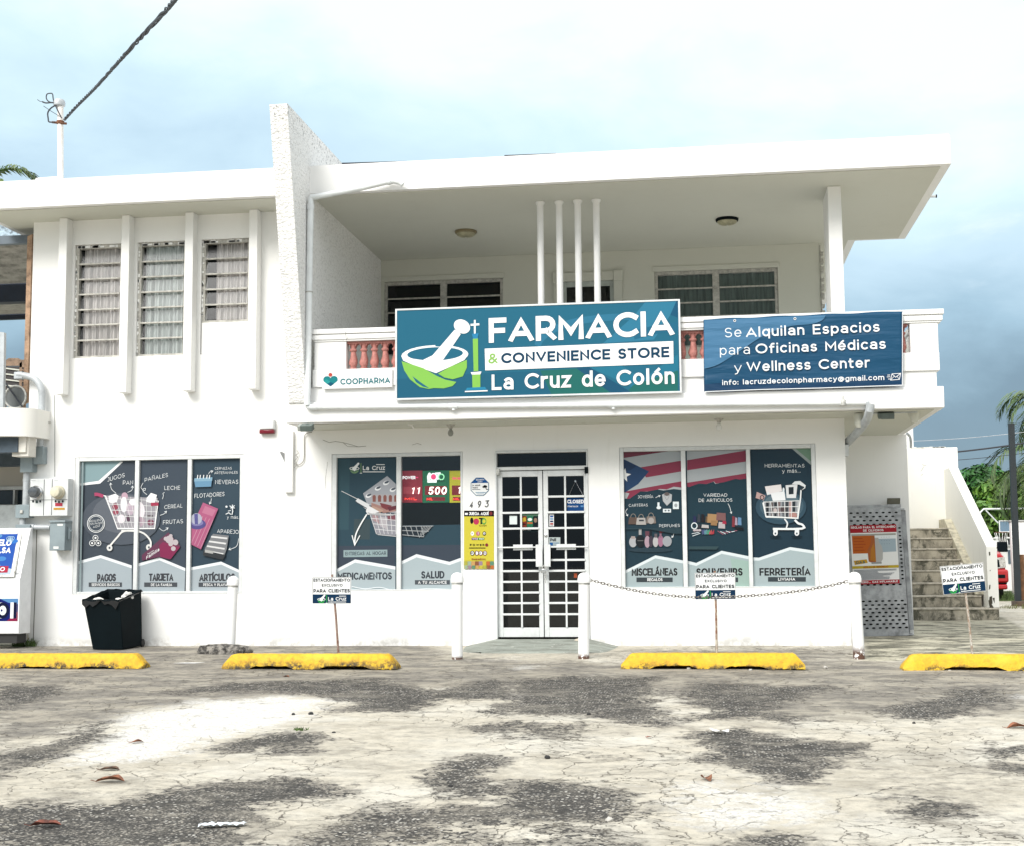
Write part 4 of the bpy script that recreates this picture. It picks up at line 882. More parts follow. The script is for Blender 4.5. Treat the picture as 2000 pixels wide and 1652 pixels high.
a.poly([(458, 512), (480, 500), (500, 520), (520, 500), (544, 510), (540, 570), (500, 608), (466, 566)], (216, 220, 224)); a.ell(500, 506, 22, 16, (120, 110, 108)); a.line([(474, 506), (500, 556), (526, 506)], 3, (150, 150, 150), 4)
a.ell(430, 624, 20, 14, OFF); a.rect(418, 578, 436, 616, OFF); a.rect(552, 572, 604, 636, OFF); a.rect(466, 634, 536, 666, OFF); a.ell(578, 604, 14, 16, (190, 196, 200)); a.rect(480, 642, 496, 656, (120, 130, 140)); a.rect(508, 642, 524, 656, (120, 130, 140))
for x, y, c in ((208, 738, (112, 92, 82)), (276, 742, (204, 200, 196)), (362, 730, (150, 138, 130))): a.poly([(x-44, y+30), (x-36, y-30), (x+36, y-30), (x+44, y+30)], c); a.ring(x, y-28, 22, 32, 5, (170, 160, 150), 180, 360)
a.rect(258, 728, 300, 742, (60, 64, 70)); a.ell(362, 738, 26, 28, (196, 190, 186))
for x, y, rx, ry, c in ((206, 922, 34, 46, (206, 208, 212)), (270, 916, 42, 52, (28, 34, 40)), (330, 920, 24, 52, (206, 176, 190)), (362, 916, 18, 52, (80, 70, 84)), (402, 920, 24, 46, (216, 214, 216)), (446, 914, 24, 50, (186, 132, 160)), (502, 916, 40, 46, (186, 190, 196))): a.ell(x, y, rx, ry, c)
for x, y, w_, h_, c in ((256, 800, 24, 60, (196, 196, 196)), (312, 828, 36, 40, (120, 76, 90)), (356, 812, 10, 60, (40, 40, 46)), (392, 850, 24, 34, (120, 110, 116)), (436, 848, 18, 36, (160, 120, 140)), (190, 872, 34, 22, (196, 180, 176))): a.rect(x, y, x+w_, y+h_, c)
a.poly([(430, 830), (470, 822), (480, 836), (440, 842)], (130, 40, 50)); a.rect(244, 906, 296, 914, (120, 120, 120)); a.ell(356, 992, 190, 20, (50, 72, 84))
for x, y, w_, h_, c in ((726, 700, 30, 60, (44, 50, 92)), (764, 684, 26, 70, (70, 74, 84)), (796, 684, 30, 70, (40, 34, 38)), (834, 704, 22, 50, (120, 96, 70)), (850, 682, 92, 76, (196, 156, 110)), (928, 672, 84, 66, (146, 104, 104)), (946, 752, 60, 54, (216, 206, 208)), (980, 742, 36, 26, (190, 52, 80)), (1064, 702, 26, 92, (150, 60, 70)), (1090, 714, 22, 64, (196, 176, 196)), (1114, 712, 34, 66, (120, 164, 204)), (800, 776, 64, 26, (220, 216, 214)), (766, 772, 26, 30, (60, 60, 66)), (880, 740, 56, 40, (180, 140, 96))): a.poly([(x+4, y-6), (x+w_-2, y), (x+w_, y+h_), (x, y+h_-4)], c)
a.ring(738, 782, 24, 26, 8, OFF)
for x in (740, 762, 784): a.ell(x, 820, 14, 10, (220, 206, 210))
for k, c in enumerate(((86, 96, 140), (110, 160, 176), (96, 170, 140), (200, 96, 96), (196, 66, 80))): a.poly([(800+22*k, 820+6*k), (830+20*k, 812), (846+16*k, 850), (806+20*k, 858)], c)
for k in range(7): a.line([(940+24*k, 826+4*(k % 3)), (990+20*k, 858-6*k)], 5, OFF if k % 2 else (200, 120, 140))
a.line([(716, 850), (780, 838)], 5, OFF); a.line([(722, 870), (790, 846)], 5, OFF); a.poly([(1080, 790), (1166, 796), (1164, 820), (1100, 812)], (24, 24, 30))
a.ell(1490, 620, 220, 150, (60, 90, 108)); a.ell(1495, 610, 190, 120, (84, 112, 128)); a.ell(1500, 600, 160, 100, (112, 136, 148))
a.poly([(1340, 570), (1650, 560), (1634, 716), (1364, 704)], (176, 180, 186)); a.poly([(1350, 440), (1490, 422), (1500, 480), (1370, 516)], (232, 226, 226)); a.poly([(1530, 430), (1634, 420), (1620, 540), (1540, 540)], (224, 226, 228)); a.poly([(1556, 446), (1600, 444), (1600, 506), (1558, 510)], (40, 50, 58)); a.poly([(1280, 486), (1356, 520), (1340, 562), (1270, 540)], (222, 186, 182)); a.ring(1326, 536, 16, 18, 7, (50, 60, 66)); a.poly([(1400, 500), (1520, 480), (1530, 560), (1420, 566)], (236, 238, 240))
for x, c in ((1360, (40, 46, 52)), (1400, (120, 110, 110)), (1430, (52, 56, 60)), (1460, (150, 130, 130)), (1500, (120, 126, 132)), (1530, (70, 74, 80)), (1560, (216, 178, 172)), (1590, (52, 60, 66))): a.poly([(x, 572), (x+26, 566), (x+22, 712), (x+2, 708)], c)
a.ell(1380, 500, 10, 12, OFF); a.ell(1512, 470, 9, 20, OFF); a.ell(1440, 650, 16, 22, (230, 216, 214)); a.ell(1510, 640, 24, 34, (96, 80, 82)); a.ell(1600, 690, 30, 24, (206, 158, 150))
for k in range(4): a.line([(1336+8*k, 576+44*k), (1648-6*k, 564+50*k)], 5, WHT)
for k in range(6): a.line([(1340+60*k, 570), (1364+54*k, 708)], 4, WHT)
a.line([(1334, 580), (1360, 700), (1636, 716), (1660, 540), (1664, 470), (1700, 448)], 11, (236, 238, 238)); a.poly([(1584, 420), (1610, 396), (1656, 392), (1706, 430), (1700, 450), (1650, 424)], (226, 230, 232)); a.line([(1690, 444), (1660, 470)], 14, (60, 70, 76))
a.line([(1520, 720), (1546, 760), (1536, 800)], 12, (228, 232, 234), 4); a.line([(1610, 730), (1640, 760), (1676, 772), (1672, 806), (1420, 808)], 18, (232, 236, 238), 3)
for x in (1442, 1628): a.rect(x-18, 812, x+20, 840, (224, 228, 230)); a.ell(x, 846, 20, 22, (230, 232, 234)); a.ell(x, 848, 8, 9, (90, 104, 114)); a.ell(x, 876, 50, 7, (18, 40, 52))
a.poly([(690, 960), (950, 960), (930, 988), (690, 985)], (62, 88, 94)); a.poly([(140, 800), (620, 800), (626, 850), (560, 850), (330, 808), (140, 812)], (50, 74, 84))
a.build('window_graphic', W3); W3['label'] = 'shop window printed with a striped flag and a tool cart'
# ---------------- entrance door
DZ = (890, 850, 3.671)
def dp(x, y, Y): return P(DZ[0]+x/DZ[2], DZ[1]+y/DZ[2], Y)
x0, x1, z0, z1 = HD; z0 = dp(630, 1443, .06).z
zt0, zt1 = dp(600, 222, .06).z, dp(600, 124, .06).z; zl = dp(600, 250, .06).z
mb = MB(); w_ = dp(302, 700, .05).x-x0
mb.box(x0+.002, x0+w_, -.02, .12, z0-.02, z1-.002); mb.box(x1-w_, x1-.002, -.02, .12, z0-.02, z1-.002); mb.box(x0+w_, x1-w_, -.02, .12, zt1, z1-.002); mb.box(x0+w_, x1-w_, .0, .12, zl+.006, zt0)
DF = mb.build('door_frame', M['white_metal'], B, .004)
mb = MB(); mb.box(x0+w_, x1-w_, .07, .076, zt0, zt1); mb.build('transom_pane', M['glass_dark'], DF, smooth=False)
bk = MB(); bk.box(x0-.3, x1+.3, 1.2, 1.22, -.1, 2.6); bk.box(x0-.3, x0-.28, .2, 1.2, -.1, 2.6); bk.box(x1+.28, x1+.3, .2, 1.2, -.1, 2.6); bk.box(x0-.3, x1+.3, .2, 1.2, -.1, -.08); bk.box(x0-.3, x1+.3, .2, 1.2, 2.58, 2.6); bk.build('shade_backing', M['room_shade'], DF, smooth=False)
def leaf(xa, xb, gl, gr, gm, hx, plate):
    X0, X1, GL, GR, GM = (dp(v, 800, .06).x for v in (xa, xb, gl, gr, gm)); zb_, zT, gB, gT = z0, zl, dp(500, 1375, .06).z, dp(500, 295, .06).z
    mb = MB(); mb.box(X0, GL, .03, .075, zb_, zT); mb.box(GR, X1, .03, .075, zb_, zT); mb.box(GL, GR, .03, .075, gT, zT); mb.box(GL, GR, .03, .075, zb_, gB)
    L = mb.build('entrance_door', M['white_metal'], B, .004)
    mb = MB()
    for y in (440, 552, 665, 893, 970, 1047, 1124, 1200, 1280): z = dp(500, y, .04).z; mb.box(GL-.008, GR+.008, .016, .028, z-.013, z+.013)
    mb.box(GM-.012, GM+.012, .0155, .0285, gB+.001, gT-.001); mb.build('grille', M['white_metal'], L, .003)
    mb = MB(); mb.box(GL, GR, .05, .056, gB, gT); mb.build('pane', M['glass_dark'], L, smooth=False)
    mb = MB(); z = dp(500, 800, .0).z; mb.tube([(X0+.01, -.02, z), (X1-.01, -.02, z)], .010, 8); mb.box(dp(plate[0], 800, 0).x, dp(plate[1], 800, 0).x, .002, .014, z-.035, z+.035); mb.build('push_bar', M['white_metal'], L, .002)
    mb = MB(); a, b = dp(hx[0], 800, -.03).x, dp(hx[1], 800, -.03).x; mb.box(a, b, -.045, -.03, dp(0, 945, -.03).z, dp(0, 787, -.03).z); mb.box((a+b)/2-.015, (a+b)/2+.015, -.03, .03, dp(0, 900, -.03).z, dp(0, 830, -.03).z); mb.build('handle_guard', M['white_metal'], L, .004)
    mb = MB(); hxx = X0+.02 if hx[0] < 600 else X1-.02; mb.box(hxx-.022, hxx+.022, -.03, .029, zT-.05, zT+.03); mb.build('hinge', M['old_alu'] if hx[0] < 600 else M['black'], L, .003)
    return L
LD1 = leaf(302, 628, 340, 596, 474, (574, 622), (412, 552)); LD2 = leaf(634, 960, 668, 926, 792, (634, 680), (722, 862))
mb = MB(); c = dp(646, 714, .02); mb.lathe([(.02, 0), (.02, -.012), (.012, -.018)], (c.x, .03, c.z), 14, 'y'); mb.build('lock_cylinder', M['chrome'], LD2)
# padlock and its chain
t = thing('padlock', 'brass grey padlock with a dangling chain on the door handles', 'padlock', dp(632, 985, -.06))
mb = MB(); c = dp(632, 968, -.06); mb.box(c.x-.03, c.x+.03, c.y-.012, c.y+.012, c.z-.03, c.z+.025); mb.build('lock_body', M['chrome'], t, .006)
mb = MB(); mb.tube([(c.x+.02*math.cos(rad(a)), c.y, c.z+.025+.035*math.sin(rad(a))) for a in range(0, 181, 20)], .006, 8); mb.build('shackle', M['old_alu'], t)
def links(path_pts, pitch, rw, rr, mb, gap=1.0):
    pts = catmull(path_pts, 12); L = [0]
    for i in range(1, len(pts)): L.append(L[-1]+(pts[i]-pts[i-1]).length)
    n = int(L[-1]/pitch)
    def at_(s):
        for i in range(1, len(pts)):
            if L[i] >= s: t_ = (s-L[i-1])/max(L[i]-L[i-1], 1e-9); return pts[i-1].lerp(pts[i], t_), (pts[i]-pts[i-1]).normalized()
        return pts[-1], (pts[-1]-pts[-2]).normalized()
    for k in range(n):
        p, d = at_((k+.5)*pitch); up = Vector((0, 0, 1)) if abs(d.z) < .9 else Vector((1, 0, 0)); s_ = d.cross(up).normalized(); s_ = s_ if k % 2 else s_.cross(d)
        hl = pitch*.72; ring = []
        for q in range(12):
            a = 2*math.pi*q/12; ring.append(p+d*(hl*math.cos(a))+s_*(rw*math.sin(a)))
        mb.tube(ring+[ring[0]], rr, 5, caps=False)
mb = MB(); links([dp(640, 985, -.065), dp(643, 1020, -.06), dp(645, 1062, -.06)], .028, .011, .0035, mb); mb.build('chain', M['old_alu'], t, recalc=False)
# notices fixed to the door glass
def flat_card(name, label, cat, cs, mat, draw=None, th=.003, group=None, W=100, Hh=100):
    o = thing(name, label, cat, (Vector(cs[0])+Vector(cs[2]))/2, group); n_ = (Vector(cs[1])-Vector(cs[0])).cross(Vector(cs[3])-Vector(cs[0])).normalized(); n_ = n_ if n_.dot(CAM-Vector(cs[0])) < 0 else -n_
    mb = MB(); mb.prism(cs, n_*th); mb.build('sheet', mat, o, smooth=False)
    if draw: a = QuadArt(cs, W, Hh, .001); draw(a); a.build('printed_graphic', o)
    return o
def dq(x0, y0, x1, y1, Y): return [dp(x0, y0, Y), dp(x1, y0, Y), dp(x1, y1, Y), dp(x0, y1, Y)]
def dr(a):
    a.text('CLOSED', 0, 46, 94, 46, 26, WHT, .2, .2); a.text('COME BACK', 2, 72, 62, 72, 10, WHT, .16); a.rect(76, 60, 94, 72, (110, 170, 230))
cl = flat_card('closed_sign', 'blue CLOSED sign hanging by a string inside the door', 'door sign', dq(800, 438, 926, 540, .047), ink((22, 84, 150)), dr)
mb = MB(); s0 = dp(858, 326, .046); mb.tube([dp(806, 440, .046), s0, dp(920, 440, .046)], .002, 5); mb.lathe([(.012, 0), (.012, .01)], s0, 10, 'y'); mb.build('string', M['chrome'], cl)
flat_card('paper_notice', 'blank white paper notice taped inside the entrance door glass', 'notice', dq(386, 574, 440, 635, .047), ink((226, 236, 234)))
def dr(a):
    a.rect(0, 0, 100, 22, (120, 170, 140)); a.rect(2, 18, 36, 75, (150, 60, 40)); a.rect(38, 18, 70, 75, (40, 130, 96)); a.rect(72, 18, 100, 75, (22, 34, 40)); a.poly([(4, 30), (30, 24), (34, 44), (8, 50)], (226, 190, 60)); a.ell(54, 36, 12, 8, (230, 236, 230)); a.rect(40, 50, 68, 58, (226, 120, 60)); a.rect(6, 56, 32, 64, (60, 30, 30)); a.ell(84, 40, 9, 12, (170, 140, 120)); a.text('SORTEO', 6, 92, 60, 91, 8, WHT, .18)
flat_card('lottery_poster', 'small dark poster of red and green games on the door glass', 'poster', dq(460, 550, 594, 690, .0465), ink((24, 44, 50)), dr)
def dr(a):
    for k, c in enumerate(((50, 110, 190), (130, 180, 220), (40, 60, 110), (200, 70, 60))): a.rect(14, 12+20*k, 86, 26+20*k, c)
    a.text('AQUI', 14, 97, 84, 97, 8, (60, 60, 70), .18)
flat_card('card_sticker', 'narrow white sticker with four card logos on the door', 'sticker', dq(672, 562, 704, 650, .047), ink(WHT), dr)
def dr(a):
    a.text('Pull', 10, 46, 62, 45, 34, (20, 24, 28), .22); a.rect(6, 60, 34, 94, (40, 110, 180)); a.rect(38, 62, 90, 68, (90, 150, 200)); a.rect(38, 76, 82, 80, (120, 170, 200)); a.ell(88, 84, 7, 7, (80, 90, 100))
flat_card('pull_sticker', 'pale rectangular sticker reading Pull beside the door lock', 'sticker', dq(670, 728, 750, 790, .028), ink((214, 226, 226)), dr)
flat_card('orange_tag', 'little orange tag low behind the right door grille', 'tag', dq(848, 986, 870, 1018, .047), ink((196, 96, 62)))
# emergency lights glimpsed behind the transom
for k, xx in enumerate((500, 780)):
    e = thing('emergency_light', ('twin lamp behind the left half' if k == 0 else 'twin lamp behind the right half')+' of the glass above the door', 'lamp', dp(xx, 170, .5), 'lamps behind the transom')
    c = dp(xx, 165, .5); mb = MB(); mb.lathe([(.02, .05), (.06, .0), (.065, -.02)], c, 14, 'y'); mb.build('lamp_head', ink((226, 230, 226)), e); mb = MB(); c2 = dp(xx+(45 if k == 0 else -45), 160, .52); mb.box(c2.x-.04, c2.x+.04, c2.y, c2.y+.04, c2.z-.05, c2.z+.06); mb.build('bracket', ink((150, 156, 150)), e, .005)
# entrance ramp
r = [G(925, 1276), G(1205, 1271)]
mb = MB(); zr = z0-.022; yA = -1.02; xa, xb = dp(290, 1440, 0).x, dp(960, 1440, 0).x
mb.add([(xa, -.001, zr), (xb, -.001, zr), (xb+.02, yA, gz(yA)+.012), (xa-.02, yA, gz(yA)+.012), (xb+.36, -.12, gz(-.12)+.004), (xb+.30, yA+.1, gz(yA)-.006), (xa-.36, -.12, gz(-.12)+.004), (xa-.30, yA+.1, gz(yA)-.006), (xb+.15, -.001, gz(0)+.02), (xa-.15, -.001, gz(0)+.02)],
       [(0, 3, 2, 1), (1, 2, 5, 4), (1, 4, 8), (0, 6, 7, 3), (0, 9, 6)])
mb.add([(xa-.02, yA, gz(yA)+.012), (xb+.02, yA, gz(yA)+.012), (xb+.02, yA-.03, gz(yA)-.03), (xa-.02, yA-.03, gz(yA)-.03)], [(0, 3, 2, 1)])
t = NT('greenish_concrete'); p = t.co('World'); c_ = t.mix(t.ss(t.noise(3, 7, .65, p, .3, (1, 2.5, 1)), .38, .66), (.30, .325, .29), (.19, .20, .175)); c_ = t.mix(t.ss(t.noise(11, 6, .7, p, 0, (1, 2, 1)), .60, .68), c_, (.62, .62, .58)); t.set(c_, .8, 0, .3); t.bump(t.noise(60, 4, .6, p), .3)
struct(mb.build('ramp', t.m, None, smooth=False))
mb = MB(); c = G(1134, 1260); rnd = random.Random(5); mb.lathe([(.03, 0), (.075, .02), (.085, .05), (.06, .085), (.02, .095)], (c.x, -.1, c.z), 9); o = mb.build('loose_stone', simple('stone', (.5, .45, .36), .9, 0, .2, 12, .4), smooth=False); o.scale = (1.0, .6, 1); tag(o, 'beige stone lying against the wall right of the entrance', 'stone')

# ================================================================== signs on the facade
# ---- main shop sign
S = thing('shop_sign', 'long teal FARMACIA shop sign with white frame and mortar emblem', 'sign', (-1.96, -.84, 2.99))
sx0, sx1, sz0, sz1 = -3.69, -.235, 2.99, 4.112
mb = MB(); frame_mb(mb, sx0, sx1, sz0, sz1, -.875, -.815, .022); mb.build('frame', M['white_metal'], S, .003)
mb = MB(); mb.box(sx0+.022, sx1-.022, -.868, -.818, sz0+.022, sz1-.022); mb.build('panel', ink((44, 125, 156)), S, smooth=False)
a = Art(-.8685, 770, 570, 3.509)
LB, MB_, GR2 = (62, 148, 184), (44, 124, 160), (44, 128, 122)
a.poly([(16, 600), (600, 560), (1000, 545), (1080, 722), (20, 744)], (40, 116, 148)); a.poly([(1720, 72), (1935, 62), (1890, 165), (1780, 330), (1430, 356), (1640, 170)], LB); a.poly([(1935, 62), (1945, 62), (1945, 180), (1892, 160)], (34, 104, 142))
a.line([(980, 372), (1010, 320), (1090, 262), (1220, 212), (1420, 182), (1620, 172)], 46, (60, 142, 178), 6); a.line([(1640, 300), (1800, 260), (1945, 240)], 60, MB_, 4)
a.poly([(1000, 542), (1250, 528), (1500, 706), (1085, 722)], GR2); a.poly([(1330, 518), (1560, 508), (1700, 600), (1945, 430), (1945, 560), (1680, 690), (1600, 640)], (48, 140, 172)); a.poly([(1640, 640), (1945, 540), (1945, 688), (1580, 704)], GR2); a.poly([(1250, 528), (1340, 520), (1640, 700), (1500, 706)], (34, 100, 136))
a.build('background_graphic', S)
a = Art(-.873, 770, 570, 3.509); GN = (164, 234, 106); TL_ = (44, 125, 156); W255 = (255, 255, 255)
a.ell(278, 436, 230, 68, W255, -2); a.ell(280, 428, 192, 46, TL_, -2); a.poly([(50, 445), (62, 474), (150, 512), (286, 560), (400, 508), (480, 470), (506, 436), (470, 455), (280, 482), (90, 456)], W255)
a.poly([(278, 376), (296, 352), (398, 366), (380, 384)], TL_); a.poly([(414, 262), (456, 292), (392, 386), (336, 466), (286, 560), (196, 470), (262, 438)], W255); a.ell(464, 240, 58, 46, W255, 28)
a.poly([(50, 478), (110, 496), (200, 526), (290, 578), (350, 604), (426, 620), (400, 648), (340, 664), (270, 662), (235, 668), (175, 655), (108, 602), (68, 540)], GN); a.poly([(498, 468), (498, 520), (470, 582), (400, 602), (344, 590), (300, 563), (380, 518)], GN); a.poly([(124, 580), (180, 622), (242, 664), (196, 652), (150, 622)], TL_)
a.rect(546, 195, 558, 292, W255); a.poly([(523, 222), (583, 218), (583, 232), (523, 236)], W255); a.poly([(532, 290), (578, 286), (572, 322), (540, 324)], (58, 160, 214)); a.poly([(538, 324), (574, 322), (576, 545), (544, 547)], GN); a.poly([(524, 554), (598, 548), (590, 568), (532, 570)], W255); a.poly([(534, 572), (590, 568), (590, 656), (536, 660)], GN); a.poly([(500, 660), (622, 654), (636, 674), (486, 680)], (50, 160, 204)); a.poly([(484, 682), (640, 676), (640, 684), (484, 690)], W255)
a.build('emblem', S)
a = Art(-.873, 770, 570, 3.509)
a.text('FARMACIA', 648, 352, 1918, 300, 169, W255, .205, .12); a.poly([(620, 392), (1912, 340), (1914, 493), (624, 541)], W255); a.text('&', 644, 496, 708, 493, 70, (170, 226, 120), .17); a.text('CONVENIENCE STORE', 733, 494, 1886, 451, 72, (24, 78, 112), .225, .16); a.text('La Cruz de Colón', 668, 676, 1922, 632, 106, W255, .18, .17)
a.build('lettering', S)
# ---- small cooperative sign
def cq(ox, oy, s, pts, Y): return [P(ox+x/s, oy+y/s, Y) for x, y in pts]
def dr(a):
    T = (30, 150, 160); a.ell(14, 46, 10.4, 17, T); a.ell(34, 46, 10.4, 17, T)
    a.poly([(3, 47), (13, 34), (24, 46), (34, 34), (45, 47), (44, 58), (24, 88), (4, 58)], (36, 158, 164)); a.poly([(14, 74), (24, 62), (34, 74), (24, 88)], (24, 110, 140)); a.poly([(4, 58), (14, 74), (24, 62), (12, 46)], (52, 186, 186)); a.ell(24, 22, 5.5, 11, (226, 96, 84)); a.text('COOPHARMA', 52, 80, 194, 79, 34, (36, 140, 152), .2, .2)
c_ = flat_card('cooperative_sign', 'small white COOPHARMA sign with teal heart below the pink balusters', 'sign', cq(600, 560, 2.703, [(78, 448), (450, 437), (449, 530), (80, 541)], -.79), ink((250, 250, 250)), dr, .018, None, 200, 100)
# ---- banner
Bn = thing('rental_banner', 'blue vinyl banner offering office space tied along the balustrade', 'banner', (1.17, -.83, 3.0))
def vinyl(col):
    t = NT('creased_vinyl'); p = t.co('World'); t.set(tuple(v/E_ART for v in srgb(col)), .45, 0, .22)
    n1 = t.noise(1.5, 2, .5, p, .6, (2.2, 1, 5)); mp_ = t.n('ShaderNodeMapping'); mp_.inputs['Rotation'].default_value = (0, rad(28), 0); mp_.inputs['Scale'].default_value = (.7, 1, 5.5); t.l(p, mp_.inputs[0])
    n2 = t.noise(1.6, 3, .5, mp_.outputs[0], .4); t.bump(t.math('ADD', n1, t.math('MULTIPLY', n2, 1.6)), .35, .03); return t.m
bc = cq(1300, 560, 3.333, [(246, 217), (1544, 163), (1543, 646), (250, 689)], -.835)
nu, nv_ = 60, 24; vs = []; fs = []
for j in range(nv_+1):
    for i in range(nu+1):
        u, v = i/nu, j/nv_; q = bc[0]*(1-u)*(1-v)+bc[1]*u*(1-v)+bc[2]*u*v+bc[3]*(1-u)*v
        q.y += .004*math.sin(u*9+v*5)+.003*math.sin(u*23-v*9); q.z += (.010*math.sin(u*math.pi*4)**2 if j == 0 else 0)-(.006*math.sin(u*17) if j == nv_ else 0); vs.append(q)
fs = [(j*(nu+1)+i, j*(nu+1)+i+1, (j+1)*(nu+1)+i+1, (j+1)*(nu+1)+i) for j in range(nv_) for i in range(nu)]
mb = MB(); mb.add(vs, fs); o = mb.build('sheet', vinyl((28, 92, 132)), Bn, recalc=False); sm = o.modifiers.new('thickness', 'SOLIDIFY'); sm.thickness = .002
a = Art(-.848, 1300, 560, 3.333)
a.poly([(250, 219)]+[tuple(v[:2]) for v in catmull([(1042, 188, 0), (1020, 220, 0), (950, 245, 0), (800, 262, 0), (640, 320, 0), (470, 430, 0), (340, 510, 0), (252, 536, 0)], 5)], vinyl((88, 146, 190)))
a.poly([(252, 680), (252, 640), (500, 610), (900, 640), (1540, 560), (1541, 644)], vinyl((26, 74, 114)))
W_ = (244, 247, 250)
a.text('Se', 386, 333, 494, 328, 62, W_, .1, .22); a.text('Alquilan Espacios', 524, 331, 1394, 295, 64, W_, .165, .17); a.text('para', 354, 448, 550, 440, 62, W_, .1, .2); a.text('Oficinas Médicas', 586, 438, 1434, 406, 64, W_, .165, .17); a.text('y', 448, 560, 496, 558, 60, W_, .1); a.text('Wellness Center', 528, 556, 1330, 528, 64, W_, .165, .17)
a.text('info: lacruzdecolonpharmacy@gmail.com', 369, 643, 1424, 609, 33, W_, .17, .17)
a.line([(1474, 570), (1530, 566), (1522, 606), (1464, 610), (1474, 570)], 4, W_); a.line([(1474, 570), (1498, 592), (1530, 566)], 4, W_); a.line([(1466, 608), (1490, 584)], 3, W_); a.line([(1520, 604), (1506, 584)], 3, W_)
for y, x in ((578, 1444), (590, 1440), (604, 1448)): a.line([(x, y), (1462, y-1)], 4, W_)
a.line([(252, 686), (600, 672), (1000, 662), (1541, 643)], 5, W_); a.line([(1542, 166), (1541, 644)], 4, W_)
for x, y in ((450, 223), (842, 210)): a.ell(x, y, 9, 9, W_); a.ell(x, y, 5, 5, (20, 24, 28))
a.build('lettering', Bn)
# ---- parking signs
def parking_sign(label, cs, base, Y, post_top, rusty):
    cs3 = [P(x, y, Y) for x, y in cs]; t = thing('parking_sign', label, 'parking sign', base, 'customer parking signs on posts')
    mb = MB(); mb.prism(cs3, (0, .006, 0)); mb.build('panel', ink((248, 250, 250)), t, smooth=False)
    a = QuadArt(cs3, 378, 258, .0006); N_ = (16, 60, 96); K = (14, 26, 40)
    a.rect(2, 168, 376, 256, N_); a.line([(4, 5), (374, 5), (374, 166)], 3, K); a.line([(4, 5), (4, 166)], 3, K)
    a.text('ESTACIONAMIENTO', 12, 44, 368, 44, 30, K, .22, .2); a.text('EXCLUSIVO', 94, 92, 296, 92, 26, K, .2, .26); a.text('PARA CLIENTES', 12, 150, 366, 150, 34, K, .22, .2)
    small_logo(a, 52, 212, .74, (60, 190, 90), (246, 250, 250), N_); a.build('lettering', t)
    top = P(*post_top, Y+.03); mb = MB(); mb.tube([Vector(base)+Vector((0, 0, -.05)), Vector(base).lerp(top, .5)+Vector((.004, 0, 0)), top], .0135, 10); mb.build('post', rusty, t)
    c0 = (cs3[0]+cs3[1])/2; c1 = (cs3[2]+cs3[3])/2; mb = MB()
    for c in (c0.lerp(c1, .06), c0.lerp(c1, .94)): mb.lathe([(.008, 0), (.008, -.004)], c, 8, 'y')
    mb.build('bolt', M['chrome'], t)
g2, g3, g4 = G(649, 1279), G(1400, 1276), G(1900, 1276)
def paintrust(name, a, b):
    t = NT(name); f = t.ss(t.noise(9, 6, .7, None, 0, (2, 2, .9)), .42, .58); t.set(t.mix(f, a, b), .7, .2, .4); t.bump(t.noise(60, 4), .2); return t.m
ps = lambda zx, zy, s, o: (o[0]+zx/s, o[1]+zy/s)
parking_sign('parking sign on a dark rusty post in front of the MEDICAMENTOS window', [(609.8, 1126.2), (685.8, 1126.2), (685.6, 1177.6), (610.2, 1177.8)], (g2.x, -1.02, gz(-1.02)), -1.05, (648.5, 1121), paintrust('rusted_post', (.16, .055, .035), (.30, .22, .18)))
parking_sign('parking sign on a half rusted white post before the SOUVENIRS window', [(1356.8, 1118), (1436.2, 1117.4), (1437, 1169), (1358, 1169.8)], (g3.x, -1.0, gz(-1.0)), -1.03, (1396, 1114), paintrust('half_rusted_post', (.52, .47, .38), (.22, .10, .06)))
parking_sign('tilted parking sign on a leaning white post before the stairs', [(1835.3, 1105.4), (1920.3, 1097.6), (1926, 1152.8), (1843.3, 1160.5)], (P(1900, 1276, -1.3).x, -1.3, gz(-1.3)), -1.33, (1878, 1098), paintrust('white_post', (.60, .59, .54), (.30, .22, .16)))
